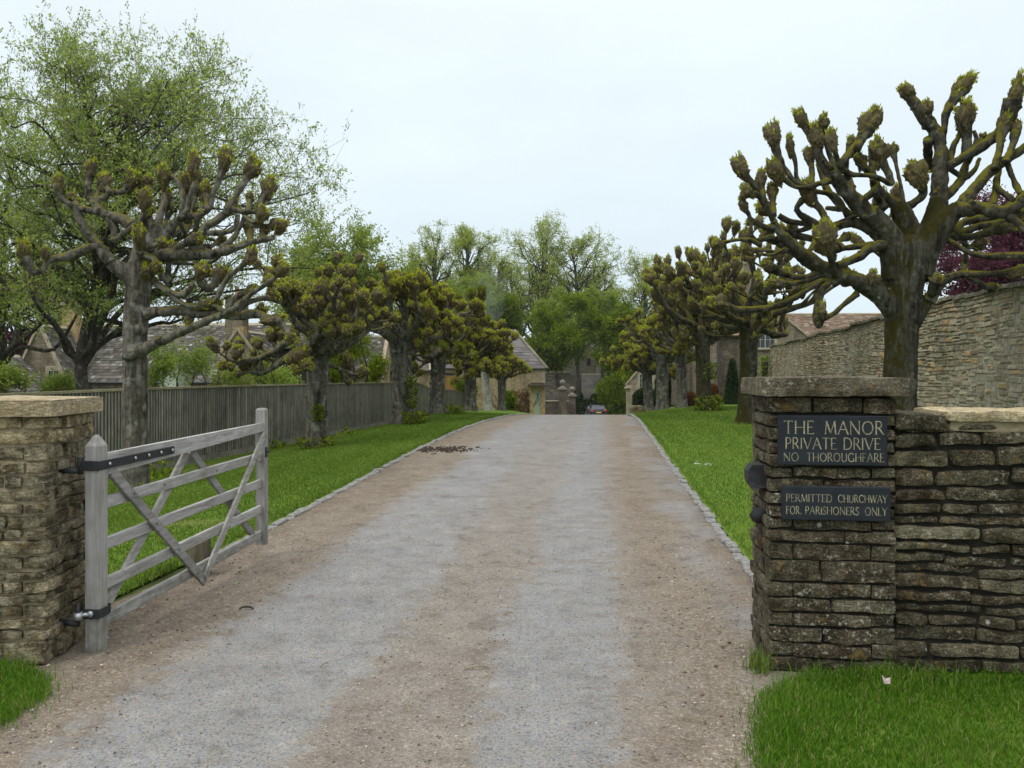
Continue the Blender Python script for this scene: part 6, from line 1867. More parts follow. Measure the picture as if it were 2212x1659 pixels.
# ------------------------------------------------------------------ house and lodge on the right
hx = at(1571, 750, 52)[0]; hw = at(1741, 750, 52)[0] - hx
h2 = House('manor_house', 'stone house gable with a sage window behind the second right lime', 'house', hx + hw, 52, R(80), 7.0, hw, -.6, 4.0, 6.12, M['cot_stone'], M['tile_brown'], 91, tw=(.2, .4), course=.2, over=.1)
h2.cope(0, .2)
h2.M = frame(hx + hw - hw * math.cos(R(-10)), 52 - hw * math.sin(R(-10)), R(-10), 0)
lx = at(1656, 700, 52)[0] - hx
h2.window(lx, 3.16, 1.22, 1.10, -.004, 2, 2)
h2.window(at(1600, 800, 52)[0] - hx, .3, .9, 1.2, -.004, 2, 2)
xa, xb = span(1700, 1990, 55)
h3 = House('house', 'house wing with a brown tiled roof showing over the tall garden wall', 'house', xa - .4, 54.3, R(-2), xb - xa, 7.0, -.6, 3.6, 5.72, M['cot_stone'], M['tile_brown'], 92, tw=(.2, .4), course=.17)
xa, xb = span(1498, 1599, 50)
h4 = House('house', 'lower dark stone front with downpipe and bushes left of the house gable', 'house', xa, 50.2, R(0), xb - xa, 7.5, -.6, 3.9, 6.6, M['dark_stone'], M['tile_brown'], 93, tw=(.2, .4), course=.2)
mb = MB(); box(mb, (-.01, -.16, -.6), (1.45, -.002, 3.85), .5, 0, h4.M); mb.obj('wall_bay', M['cot_stone'], h4.root)
mb = MB(); cyl(mb, h4.p(1.52, -.2, -.6), h4.p(1.52, -.2, 3.8), .05, seg=8); mb.obj('downpipe', M['lead'], h4.root)
k = at(1614, 600, 54); h4.chimney(k[0] - xa, 3.75, .6, .6, 5.2, 9.0, M['cot_stone'], 0)
k = at(1591, 600, 54); h4.chimney(k[0] - xa, 3.75, .85, .55, 5.2, 8.65, M['dressed'], 2)
# lodge by the end of the right row
xa, xb = span(1356, 1500, 66)
l1 = House('lodge', 'pale stone lodge gable at the end of the right row of limes', 'lodge', xb, 66, R(78), 7.0, xb - xa, -1.8, .75, 3.9, M['pale_stone'], M['tile_grey'], 94, tw=(.25, .45), course=.24)
l1.cope(0, .25)
l1.M = frame(xb - (xb - xa) * math.cos(R(-12)), 66 - (xb - xa) * math.sin(R(-12)), R(-12), 0)
l1.window(at(1393, 800, 66)[0] - xa, .4, .8, 1.1, -.004, 2, 3)
xa, xb = span(1500, 1526, 60)
g1 = House('garage', 'small garage with a pale green door between the lodge and the house', 'garage', xa - .2, 60, 0, xb - xa + 1.3, 5.0, -1.2, 1.9, 3.4, M['pale_stone'], M['tile_grey'], 95, tw=(.25, .45), course=.24)
g1.box('garage_door', (.12, -.05, -1.1), (1.02, .02, 1.5), M['sage_pale'])

def gate_pier(x0, x1, Y, ztop, label, ball=True):
    a = at(x0, 800, Y)[0]; b = at(x1, 800, Y)[0]; w = b - a; c = ((a + b) / 2, Y + w / 2); z0 = gz(*c) - .3
    rt = thing('gate_pier', label, 'gate pier', (c[0], c[1], z0), 'stone piers by the far yard')
    mb = MB(); box(mb, (a, Y, z0), (b, Y + w, ztop), .5, 0, None, .02); mb.obj('shaft', M['pale_stone'] if not ball else M['dark_stone'], rt)
    mb = MB(); box(mb, (a - .12, Y - .12, ztop + .002), (b + .12, Y + w + .12, ztop + .16), .5, 0, None, .03); box(mb, (a, Y, ztop + .162), (b, Y + w, ztop + .26), .5, 0, None, .03)
    mb.obj('cap', M['dark_dressed'] if ball else M['dressed'], rt)
    if ball:
        mb = MB(); lathe(mb, (c[0], c[1], ztop + .262), [(.24, 0), (.15, .10), (.09, .2), (.11, .25), (.19, .28), (.26, .36), (.28, .47), (.26, .58), (.17, .68), (.05, .73), (0, .73)], 16); mb.obj('ball_finial', M['dark_dressed'], rt, smooth=True)
gate_pier(1208, 1223.5, 78, at(0, 843, 78)[2], 'taller stone gate pier with ball finial on the far yard wall, nearer the barn')
gate_pier(1230, 1243.5, 80, at(0, 857, 80)[2], 'shorter stone gate pier with ball finial, beside the clipped hedge')
gate_pier(1353.5, 1361, 64, at(0, 840, 64)[2], 'plain slim pale stone pier at the corner of the lodge', False)
# yard wall between barn and piers
rt = thing('yard_wall', 'low stone yard wall running from the barn to the far gate piers', 'wall', (at(1195, 0, 79)[0], 79, gz(at(1195, 0, 79)[0], 79)))
a = at(1170, 868, 78.6); b = at(1229, 868, 79.6)
mb = MB(); Mx = frame(a[0], a[1], math.atan2(b[1] - a[1], b[0] - a[0])); box(mb, (0, 0, -3.6), (np.linalg.norm((b - a)[:2]), .4, a[2]), .5, 0, Mx); mb.obj('stonework', M['dark_stone'], rt)
mb = MB(); box(mb, (0, -.06, a[2] + .002), (np.linalg.norm((b - a)[:2]), .46, a[2] + .1), .5, 0, Mx, .02); mb.obj('coping', M['dressed'], rt)

# ------------------------------------------------------------------ church
def chx(x, Y=112): return at(x, 800, Y)[0]
def chz(y, Y=112): return at(0, y, Y)[2]
xa = chx(1172); xb = chx(1233)
c2 = House('church', 'church nave with mossy stone roof left of the tower', 'church', xa, 110, 0, xb - xa, 8, -6, chz(862, 110), chz(803, 114), M['cot_stone'], M['tile_moss'], 96, tw=(.5, .9), course=.4)
xa = chx(1256); xb = chx(1298)
c3 = House('church', 'church aisle with plain grey roof below the tower', 'church', xa, 108, 0, xb - xa, 8, -6, chz(858, 108), chz(808, 112), M['pale_stone'], M['tile_church'], 97, tw=(.5, .9), course=.4)
rt = thing('church_tower', 'square stone church tower half veiled by the beech leaves', 'church tower', ((chx(1218, 116) + chx(1297, 116)) / 2, 118, -5.5))
mb = MB(); tx0, tx1 = chx(1219, 116), chx(1297, 116)
box(mb, (tx0, 116, -6), (tx1, 116 + tx1 - tx0, chz(752, 116)), .5, 0, None, .03)
mb.obj('wall', M['pale_stone'], rt)
mb = MB()
for z in (chz(811, 116), chz(752, 116)): box(mb, (tx0 - .12, 115.88, z), (tx1 + .12, 116.12 + tx1 - tx0, z + .22), .5, 0, None, .03)
mb.obj('string_course', M['dressed'], rt)
for k in range(4):
    mb = MB(); w = (tx1 - tx0) / 7
    box(mb, (tx0 + w * 2 * k, 115.95, chz(752, 116) + .222), (tx0 + w * (2 * k + 1), 116.5, chz(744, 116)), .5, 0, None, .02); mb.obj('merlon', M['dressed'], rt)
mb = MB()
for px in (tx0 + .2, tx1 - .2): lathe(mb, (px, 116.2, chz(744, 116)), [(.22, 0), (.2, .3), (.12, .9), (.03, 1.5), (0, 1.5)], 8)
mb.obj('pinnacles', M['dressed'], rt)
for px in (tx0 + (tx1 - tx0) * .3, tx0 + (tx1 - tx0) * .62):
    mb = MB(); box(mb, (px, 115.95, chz(790, 116)), (px + .55, 116.02, chz(775, 116)), .5, 0, None); mb.obj('louvre', M['dark_wood'], rt)
mb = MB()
box(mb, (tx1 - .75, 115.3, -6), (tx1 - .05, 115.998, chz(775, 116)), .5, 0, None, .1); mb.obj('buttress', M['pale_stone'], rt)

# ------------------------------------------------------------------ parked car (rear three-quarter, hatchback)
def m_car():
    t = NT('dark_blue_paint'); return t.bsdf((.010, .012, .020), .22, spec=.6)
M['car'] = m_car()
M['tyre'] = m_plain('tyre_rubber', (.016, .016, .017), .85)
M['rim'] = m_plain('alloy', (.35, .36, .37), .35, metal=.6)
M['red_lens'] = m_plain('red_lamp_lens', (.42, .02, .02), .25, nscale=20, namp=.2, spec=.6)
M['yellow_plate'] = m_plain('yellow_plate', (.68, .50, .05), .5, nscale=10, namp=.1)
M['blackplastic'] = m_plain('black_trim', (.015, .015, .016), .6)
cY = 90.0; cxw = at(1286.5, 0, cY)[0]; cz = gz(cxw, cY) + .02
root = thing('parked_car', 'dark blue hatchback parked at the far end of the drive, tail towards us', 'car', (cxw, cY, cz))
Mc = frame(cxw, cY, R(4), cz)     # local y = forward (away), x right
secs = [  # y, halfwidth low, half width shoulder, roof half width, z bottom, z shoulder, z roof
 (-2.05, .70, .72, .50, .38, .92, .95), (-1.98, .82, .84, .58, .26, .95, 1.02), (-1.80, .86, .87, .60, .22, .96, 1.22), (-1.50, .87, .88, .62, .2, .97, 1.42),
 (-.9, .88, .89, .63, .2, .97, 1.47), (.0, .88, .89, .62, .2, .95, 1.46), (.55, .88, .89, .60, .2, .94, 1.32), (1.15, .88, .88, .62, .2, .92, .97), (1.75, .85, .84, .60, .22, .82, .86), (2.05, .74, .70, .5, .3, .66, .68)]
mb = MB(); V = []
for y, a, b, c, zb, zs, zr in secs:
    half = [(0, zb), (a * .9, zb), (a, zb + .18), (b, (zb + zs) / 2 + .05), (b * .97, zs), (c + .06, zr - .07), (c, zr - .015), (0, zr)]
    ring = [(x, y, z) for x, z in half] + [(-x, y, z) for x, z in half[::-1][1:-1]]
    V += ring
V = np.array(V); nr = len(V) // len(secs)
i = np.arange(len(secs) - 1)[:, None] * nr; j = np.arange(nr)[None]; k = (j + 1) % nr
mb.add(Mc(V), np.stack([i + j, i + k, i + nr + k, i + nr + j], -1).reshape(-1, 4))
for e in (0, len(secs) - 1):
    mb.Fs.append((np.array([[e * nr + q for q in (range(nr) if e else range(nr - 1, -1, -1))]]), np.full(1, .5), 0))
mb.obj('body', M['car'], root, smooth=True)
mb = MB(); V = Mc(np.array([[-.60, -2.02, 1.0], [.60, -2.02, 1.0], [.50, -1.66, 1.355], [-.50, -1.66, 1.355]])); V[:, 1] -= .02; mb.add(V, [0, 1, 2, 3]); mb.obj('rear_window', M['glass'], root)
for sx in (-1, 1):
    mb = MB(); V = Mc(np.array([[sx * .845, -1.35, 1.02], [sx * .845, .55, 1.0], [sx * .70, .25, 1.33], [sx * .70, -1.1, 1.38]])); V[:, 0] += sx * .015; mb.add(V, [0, 1, 2, 3]); mb.obj('side_window', M['glass'], root)
    mb = MB(); box(mb, (min(sx * .58, sx * .83), -2.09, .74), (max(sx * .58, sx * .83), -1.96, .98), .5, 0, Mc, .03); mb.obj('tail_lamp', M['red_lens'], root)
    mb = MB(); box(mb, (min(sx * .89, sx * 1.05), .38, .95), (max(sx * .89, sx * 1.05), .5, 1.08), .5, 0, Mc, .03); mb.obj('wing_mirror', M['car'], root)
    for yy in (-1.3, 1.3):
        mb = MB(); a = Mc(np.array([[sx * .70, yy, .31]]))[0]; b = Mc(np.array([[sx * .895, yy, .31]]))[0]; cyl(mb, a, b, .31, seg=20); wo = mb.obj('wheel', M['tyre'], root)
        mb = MB(); cyl(mb, b, b + (b - a) * .03, .2, seg=16); mb.obj('rim', M['rim'], wo)
mb = MB(); box(mb, (-.26, -2.085, .62), (.26, -2.06, .73), .5, 0, Mc); mb.obj('number_plate', M['yellow_plate'], root)
mb = MB(); box(mb, (-.80, -2.10, .30), (.80, -1.95, .52), .5, 0, Mc, .04); mb.obj('bumper', M['blackplastic'], root)

# ------------------------------------------------------------------ small things on the ground
rg = rngf(99)
M['debris'] = m_plain('dark_bark_litter', (.055, .038, .027), .95, nscale=30, namp=.5)
mb = MB()
c = at(955, 967, 16.0)
for k in range(300):
    p = np.array([c[0] + rg.normal() * .34, c[1] + rg.normal() * .25]); z = gz(*p) + .012
    box(mb, (-rg.uniform(.006, .03), -.009, -.01), (rg.uniform(.006, .03), .009, rg.uniform(.002, .008)), rg.random(), 0, frame(p[0], p[1], rg.random() * 6.3, z))
tag(mb.obj('leaf_litter', M['debris'], smooth=False), 'patch of dark leaf litter beside the left kerb', 'litter', kind='stuff')
mb = MB(); c = at(531, 1319, EYE * F / (1319 - HY))
tube(mb, spline([(c[0] - .045, c[1], .012), (c[0] - .02, c[1] + .012, .022), (c[0] + .03, c[1] + .015, .02), (c[0] + .05, c[1], .012)], 4), .006, 6)
tag(mb.obj('rubber_strip', M['oldblack']), 'small curled black rubber strip lying on the gravel', 'litter')
mb = MB(); leaves(mb, [at(1910, 1508, 4.2) * [1, 1, 0] + [0, 0, .07]] * 2, [(.6, 0, .6), (-.2, .2, 1)], .045, .035, rg)
M['petal'] = m_leaf('pink_white_petal', [(0, (.62, .50, .46)), (1, (.7, .6, .56))], .3)
tag(mb.obj('fallen_petal', M['petal']), 'pale pink petal caught in the verge grass', 'petal')
mb = MB(); c = at(1030, 1447, EYE * F / (1447 - HY))
M['twig'] = m_plain('dry_twig', (.20, .155, .10), .9)
for (px, py, L, a) in ((1030, 1447, .14, .1), (1490, 1165, .22, .2), (1548, 1170, .25, .5), (1500, 1560, .12, 2.6), (1430, 1525, .05, 0), (1570, 1395, .10, 1.0), (520, 1240, .12, 1.2), (1100, 1330, .07, .4), (700, 1440, .06, .9)):
    Yt = EYE * F / (py - HY); p = at(px, py, Yt)
    mb = MB(); z = gz(p[0], Yt) + .008
    pts = [(p[0] - math.cos(a) * L / 2, Yt - math.sin(a) * L / 2, z), (p[0] + rg.normal() * .01, Yt, z + .012), (p[0] + math.cos(a) * L / 2, Yt + math.sin(a) * L / 2, z + .004)]
    tube(mb, spline(pts, 3), [.004] * 3 + [.0035] * 3 + [.002], 5)
    tag(mb.obj('twig', M['twig']), 'thin dry twig lying on the gravel of the drive', 'twig', 'dry twigs scattered on the drive')
# daisies
M['daisy'] = m_leaf('daisy_white', [(0, (.7, .7, .68)), (1, (.78, .78, .76))], .2)
mb = MB(); P = []
for k in range(26):
    px = rg.uniform(1500, 1537); Yt = at(0, 1019, 13.6)[1] + rg.normal() * .12
    X = (px - CX) * Yt / F; P.append((X, Yt, gz(X, Yt) + .045))
for p in P:
    for q in range(6):
        a = q * 1.047; leaves(mb, [p], [(math.cos(a), math.sin(a), .25)], .011 + .0006 * p[1], .007, rg)
tag(mb.obj('daisies', M['daisy']), 'scattered tiny white daisies in the grass', 'daisies', kind='stuff')
# loose pebbles on the near gravel
M['pebble'] = m_tile('loose_pebbles', [(0, (.10, .08, .07)), (.4, (.22, .17, .13)), (.8, (.33, .27, .21)), (1, (.55, .5, .44))], 0)
V0, F0 = ico(1)
mb = MB()
Pn = 6500
y = 2.3 * (8.5 / 2.3) ** rg.random(Pn); u = rg.uniform(-2.9, 2.3, Pn)
keep = (np.abs(u) > 1.15) | (np.abs(u - .15) < .35) | (rg.random(Pn) < .12)
keep &= ~((y < 4.6) & (xc(y) + u < -2.35)) & ~((y < 4.6) & (xc(y) + u > 1.0 + np.maximum(0, (y - 3.6)) * .45)) & ~((y > 5.4) & (np.abs(u) > 2.2))
y, u = y[keep], u[keep]; x = xc(y) + u; n = len(x)
sz = rg.uniform(.0025, .0075, n) * (1 + .9 * (np.abs(u) > 1.5) * rg.random(n) ** 3)
S = sz[:, None, None] * (V0[None] * (1 + .25 * rg.normal(size=(n, 1, 3)).clip(-1, 1)) * np.array([1, 1, .65]))
Vp = (S + np.stack([x, y, H(x, y) + sz * .35], 1)[:, None, :]).reshape(-1, 3)
mb.add(Vp, (np.arange(n)[:, None, None] * len(V0) + F0[None]).reshape(-1, 3), np.repeat(rg.random(n), len(F0)))
tag(mb.obj('loose_gravel', M['pebble'], smooth=True), 'loose pebbles lying on the drive near the gate', 'gravel', kind='stuff')
# ------------------------------------------------------------------ leafy trees
M['leaf_spring'] = m_leaf('spring_leaf', [(0, (.13, .185, .028)), (.3, (.23, .32, .048)), (.6, (.33, .43, .075)), (.85, (.44, .53, .14)), (1, (.56, .63, .27))], .52)
M['catkin'] = m_leaf('brown_catkin', [(0, (.15, .14, .085)), (.6, (.28, .26, .16)), (1, (.38, .37, .26))], .35)
M['leaf_lime'] = m_leaf('fresh_green_leaf', [(0, (.12, .16, .025)), (.4, (.22, .29, .045)), (.8, (.32, .39, .075)), (1, (.42, .48, .13))], .5)
M['leaf_beech'] = m_leaf('beech_leaf', [(0, (.050, .082, .005)), (.4, (.115, .165, .008)), (.8, (.20, .265, .013)), (1, (.31, .37, .03))], .5)
M['leaf_pale'] = m_leaf('pale_thin_leaf', [(0, (.20, .25, .035)), (.4, (.31, .37, .055)), (.8, (.42, .48, .09)), (1, (.53, .58, .16))], .5)
M['leaf_dark'] = m_leaf('dark_evergreen_leaf', [(0, (.010, .022, .006)), (.5, (.022, .042, .010)), (.9, (.045, .075, .018)), (1, (.09, .13, .03))], .2)
M['leaf_yew'] = m_leaf('clipped_bush_leaf', [(0, (.014, .028, .010)), (.5, (.030, .052, .018)), (1, (.065, .10, .035))], .2)
M['leaf_copper'] = m_leaf('copper_beech_leaf', [(0, (.05, .016, .026)), (.5, (.115, .036, .056)), (.9, (.18, .065, .09)), (1, (.25, .11, .14))], .45)
M['leaf_rust'] = m_leaf('russet_leaf', [(0, (.09, .035, .012)), (1, (.20, .09, .03))], .3)
M['twig_dark'] = m_bark('dark_twig_bark', (.030, .026, .020), (.085, .075, .055), 0, .4, (.05, .055, .012), None, .4, .3, 8, .6)
M['trunk_far'] = m_bark('far_trunk_bark', (.030, .030, .021), (.085, .085, .060), .12, .6, (.06, .07, .015), None, .4, .3, 3, .5)

def leafy(name, label, base, env_c, env_r, trunk_r, fork_z, nlimb, nsub, ntw, nleaf, lsz, leafm, barkm, seed, cat='tree', lean=(0, 0), catk=0, catkm=None, group=None, spread=.55, droop=0.0, twl=.55, stems=1, stem_sep=.3, seg=7, clump=None, lw=.5, shell=.8, wisp=0.0, zmin=None, fine=True):
    """tree grown limb by limb towards points filling an uneven crown volume; leaves sit along the twigs"""
    rg = rngf(seed)
    bx, by = base; bz = gz(bx, by)
    root = thing(name, label, cat, (bx, by, bz), group)
    c = np.array(env_c, float); er = np.array(env_r, float)
    wood = MB()
    heads = []
    for k in range(stems):
        ox = (k - (stems - 1) / 2) * stem_sep
        b = np.array([bx + ox * .35, by, bz - .1])
        f = np.array([bx + lean[0] + ox * 1.6, by + lean[1], bz + fork_z])
        mid = (b + f) / 2 + np.array([rg.normal() * .12, rg.normal() * .12, 0]) * fork_z * .15
        top = c + er * np.array([ox / (er[0] + .01) * .8 + rg.normal() * .08, rg.normal() * .1, .62])
        tr = trunk_r / math.sqrt(stems)
        S = spline(np.array([[*b, tr * 1.35], [*(b + [0, 0, .3]), tr * 1.05], [*mid, tr * .95], [*f, tr * .8], [*((f + top) / 2 + rg.normal(size=3) * er * .06), tr * .5], [*top, tr * .12]]), 8)
        tube(wood, S[:, :3], S[:, 3], 12, .5, 0, .12, 3, seed)
        heads.append(S)
    LP, LD = [], []
    LO = []
    def curve(a, b, r0, r1, n=5, w=.12):
        d = b - a; L = np.linalg.norm(d)
        t = np.linspace(0, 1, n)[:, None]
        P = a + d * t + np.vstack([np.zeros(3), rg.normal(size=(n - 2, 3)) * L * w * .5, np.zeros(3)])
        P[:, 2] += (np.sin(t[:, 0] * math.pi) * L * .10 * (1 if droop <= 0 else 1)) - droop * L * t[:, 0] ** 2
        return spline(np.c_[P, np.linspace(r0, r1, n)], 4)
    for k in range(nlimb):
        S = heads[rg.integers(0, stems)]
        # target on the (uneven) shell
        v = unit(rg.normal(size=3)); v[2] = v[2] * .8 + .15; v = unit(v)
        bumpy = 1 + .22 * float(vnoise(np.array([v * 2.0 + seed]), 1.3, seed)[0]) + wisp * rg.random() ** 3
        tgt = c + v * er * (rg.uniform(.74, 1.0) if rg.random() < shell else rg.random() ** (1 / 2.2) * .8) * bumpy
        if zmin is not None: tgt[2] = max(tgt[2], zmin + rg.random() * .5)
        # attach where the stem lies below the target
        hz = tgt[2] - np.linalg.norm(tgt[:2] - c[:2]) * spread
        j = int(np.argmin(np.abs(S[:, 2] - np.clip(hz + rg.normal() * er[2] * .12, bz + fork_z * .9, bz + fork_z + (S[-1, 2] - bz - fork_z) * .82))))
        a = S[j, :3]; r0 = max(S[j, 3] * .55, trunk_r * .07)
        B = curve(a, tgt, r0, trunk_r * .035, 6)
        tube(wood, B[:, :3], B[:, 3], seg, .5)
        for m in range(nsub):
            t = rg.uniform(.28, 1.0) ** .8
            q = B[min(len(B) - 1, int(t * (len(B) - 1)))]
            L = np.linalg.norm(tgt - a) * rg.uniform(.16, .36)
            d = unit(unit(B[-1, :3] - B[0, :3]) * .5 + rg.normal(size=3) * .75 + np.array([0, 0, .22 - droop]))
            e = q[:3] + d * L
            if zmin is not None: e[2] = max(e[2], zmin)
            T = curve(q[:3], e, max(q[3] * .55, trunk_r * .018), trunk_r * .012, 4)
            tube(wood, T[:, :3], T[:, 3], max(4, seg - 3), .5)
            for w in range(ntw):
                tt = rg.uniform(.15, 1.0)
                q2 = T[min(len(T) - 1, int(tt * (len(T) - 1))), :3]
                d2 = unit(d * .6 + rg.normal(size=3) * .7 + np.array([0, 0, .15 - droop * .8]))
                l2 = twl * rg.uniform(.5, 1.3)
                s = rg.random(nleaf)
                P = q2 + d2 * l2 * s[:, None] + rg.normal(size=(nleaf, 3)) * lsz * .55
                P[:, 2] -= droop * l2 * s ** 2 * .5
                LP.append(P); LD.append(unit(d2 * .5 + rg.normal(size=(nleaf, 3)) * .7 + np.array([0, 0, -.1 - droop])))
                LO.append(np.full(nleaf, rg.random()))
                if fine:
                    tube(wood, [q2, q2 + d2 * l2 * .55, q2 + d2 * l2 - np.array([0, 0, droop * l2 * .4])], [trunk_r * .012, trunk_r * .009, trunk_r * .005], 3, .5, closed=False)
    wood.obj('trunk', barkm, root, smooth=True)
    P = np.vstack(LP); D = np.vstack(LD); n = len(P)
    cm = MB()
    base_r = np.concatenate(LO)
    rr = np.clip(base_r * .55 + rg.random(n) * .5 - .03, 0, 1)
    leaves(cm, P, D, lsz * rg.uniform(.6, 1.35, n), lsz * lw * rg.uniform(.7, 1.3, n), rg, 0, rr)
    mats = [leafm]
    if catk:
        k = rg.choice(n, int(n * catk), replace=False)
        m = len(k)
        leaves(cm, P[k], unit(np.array([0, 0, -1]) + rg.normal(size=(m, 3)) * .45), lsz * 1.25 * rg.uniform(.7, 1.2, m), lsz * .34, rg, 1)
        mats.append(catkm)
    cm.obj('crown', mats, root)
    return root

def V2W(x, y, Y): return at(x, y, Y)
# big catkin-hung tree over the left side
Yt = 25.0
c = V2W(265, 420, Yt)
b = V2W(228, 838, 26.5)
leafy('willow_tree', 'large airy willow full of catkins filling the sky on the left behind the timber fence', (b[0] + .35, Yt), c, (5.7, 4.6, 5.0), .22, 3.0, 96, 10, 6, 11, .100, M['leaf_spring'], M['twig_dark'], 201, catk=.45, catkm=M['catkin'], lean=(-.35, 0), wisp=.16, twl=.85, stems=1, zmin=3.5, lw=.46, shell=.66)
# second, farther willow at the left edge
c = V2W(60, 520, 30)
leafy('willow_tree', 'denser green willow at the left edge, its low boughs over the outbuilding', (c[0] - 1.0, 30), c, (5.2, 4.5, 5.2), .22, 3.2, 44, 9, 6, 12, .12, M['leaf_spring'], M['twig_dark'], 202, catk=.3, catkm=M['catkin'], wisp=.2, twl=.9, zmin=3.3, lw=.48)
# copper beeches
c = V2W(45, 655, 62)
leafy('copper_beech', 'dark red copper beech behind the cottages at the left edge', (c[0], 62), c, (5.5, 4.5, 4.5), .4, 2.5, 30, 9, 6, 12, .30, M['leaf_copper'], M['trunk_far'], 211, fine=False, twl=1.1)
c = V2W(2165, 585, 38)
leafy('copper_beech', 'purple copper beech rising behind the tall garden wall on the right', (c[0], 38), c, (3.3, 3.0, 3.6), .3, 1.6, 46, 10, 7, 14, .15, M['leaf_copper'], M['trunk_far'], 212, fine=False, twl=.8, droop=.15)
# light green tree behind the second left lime
c = V2W(745, 625, 46)
leafy('green_tree', 'pale green bushy tree rising behind the second and third left limes', (c[0], 46), c, (2.9, 2.6, 3.6), .24, 2.0, 42, 10, 7, 12, .16, M['leaf_lime'], M['twig_dark'], 221, wisp=.35, twl=.9, spread=1.1)
c = V2W(655, 660, 52)
leafy('green_tree', 'greyer green tree just left of the pale bushy one, behind the cottage chimney', (c[0], 56), V2W(655, 640, 56), (2.4, 2.2, 2.9), .2, 2.0, 30, 9, 6, 12, .2, M['leaf_lime'], M['twig_dark'], 222, wisp=.3, twl=.9, spread=1.0)
# garden shrubs between fence and cottages
rs = rngf(230)
for (x, y, w, h, Y, mt, lab) in (
    (415, 780, 55, 68, 30, 'leaf_spring', 'loose yellow-green shrub in front of the chimney gable, just right of the nearest left lime'),
    (352, 800, 30, 45, 31, 'leaf_spring', 'small thin sapling in front of the pale shed'),
    (500, 822, 60, 20, 32, 'leaf_lime', 'low mixed green hedge shrub under the chimney gable'),
    (565, 806, 22, 40, 33, 'leaf_lime', 'slim green sapling beside the dormer roof'),
    (612, 824, 26, 16, 34, 'leaf_spring', 'low yellow-green bush left of the second left lime'),
    (752, 748, 70, 68, 36, 'leaf_beech', 'many-stemmed small tree between the second and third left limes'),
    (715, 822, 24, 22, 37, 'leaf_beech', 'dark green bush right of the second left lime above the fence'),
    (812, 800, 18, 40, 40, 'leaf_beech', 'narrow green shrub against the honey stone range'),
    (122, 836, 34, 16, 30, 'leaf_lime', 'rounded grey-green bush above the fence under the gable window'),
    (10, 836, 34, 26, 22, 'leaf_lime', 'bright green bush at the left edge above the fence'),
    (1008, 838, 26, 18, 49, 'leaf_beech', 'green bush by the orange cart door'),
):
    c = V2W(x, y, Y); rx, rz = w * Y / F, h * Y / F
    ms = 4 if x == 752 else 3; thin = .6 if x in (415, 500, 565) else 1
    leafy('shrub' if x != 752 else 'small_tree', lab, (c[0], Y), c, (rx, rx * .8, rz), .05 if x != 752 else .13, max(.5, c[2] - gz(c[0], Y) - rz * .9), int((8 + rx * 6) * thin), 6, 5, 8, .075 + .0010 * Y, M[mt], M['twig_dark'], 231 + int(x), 'shrub' if x != 752 else 'tree', twl=.42, stems=ms, stem_sep=.35, wisp=.35, spread=.9)

# ---- tall thin-leaved trees on the skyline beyond the barn and the church
def tall(x, ytop, ycr, w, Y, seed, lab, dens=1.0, leaf='leaf_pale', tr=.48, fork=None, lz=.25):
    top = V2W(x, ytop, Y); lo = V2W(x, ycr, Y)
    c = (top + lo) / 2; rz = (top[2] - lo[2]) / 2; rx = w * Y / F / 2 * 1.12
    leafy('tall_tree', lab, (c[0], Y), c, (rx, rx * .85, rz), tr, fork if fork else lo[2] - gz(c[0], Y) + rz * .15, int(58 * dens), 8, 5, int(6 * dens), lz, M[leaf], M['trunk_far'], seed, group='tall trees on the skyline', spread=1.3, twl=.9, wisp=.05, shell=.88, seg=6, fine=True, lw=.55)
tall(938, 490, 690, 118, 118, 241, 'leftmost tall thin-leaved tree on the skyline, above the fourth left lime')
tall(1016, 485, 665, 118, 122, 242, 'tall thin-leaved tree on the skyline, second from the left')
tall(1165, 478, 740, 160, 120, 243, 'tallest skyline tree with forked dark limbs, right above the barn roof end', 1.15)
tall(1246, 490, 720, 158, 119, 244, 'tall spreading skyline tree right above the church tower', 1.15)
tall(1385, 550, 760, 118, 125, 245, 'thin pale skyline tree just left of the right row of limes')
tall(1078, 530, 745, 80, 128, 246, 'slim pale tree in the gap between the skyline trees above the barn', .8)
tall(1318, 610, 800, 90, 124, 247, 'shorter pale tree between the church and the right row', .8)
tall(1108, 545, 770, 90, 131, 248, 'slender skyline tree close left of the tallest forked one', .8)
tall(1450, 575, 780, 100, 128, 249, 'pale skyline tree mostly hidden behind the right row of limes', .8)
tall(868, 600, 770, 90, 122, 250, 'lower skyline tree behind the third left lime', .8)
# fresh green beeches below them
def beech(x, y, rx, rz, Y, seed, lab, n=34, leaf='leaf_beech', lz=.36, nl=13, zmin=None):
    c = V2W(x, y, Y)
    leafy('beech_tree', lab, (c[0], Y), c, (rx * Y / F, rx * Y / F * .8, rz * Y / F), .34, 2.5, int(n * .62), 13, 7, nl, lz * .85, M[leaf], M['trunk_far'], seed, group='fresh green beeches around the church', spread=.35, droop=.12, twl=1.15, seg=6, fine=False, lw=.6, zmin=zmin, wisp=.40, shell=.85)
beech(1243, 720, 52, 90, 101, 251, 'fresh green beech standing right in front of the church tower', 24, nl=8, zmin=2.6)
beech(1170, 760, 58, 75, 104, 252, 'darker green beech behind the end of the barn roof', 36, zmin=2.8)
beech(1336, 770, 38, 110, 100, 253, 'tall fresh green beech between the church and the lodge', 44)
beech(1205, 690, 50, 60, 112, 254, 'lighter green beech in the middle of the skyline trees', 26, 'leaf_lime', nl=10, zmin=3)
beech(1015, 640, 62, 60, 112, 255, 'green beech below the two left skyline trees', 34, 'leaf_lime', nl=12)
beech(1080, 690, 46, 50, 110, 256, 'green beech behind the smoking chimney', 28, 'leaf_beech')
beech(1300, 680, 50, 60, 108, 257, 'yellow-green beech right of the church tower top', 30, 'leaf_lime', nl=12)
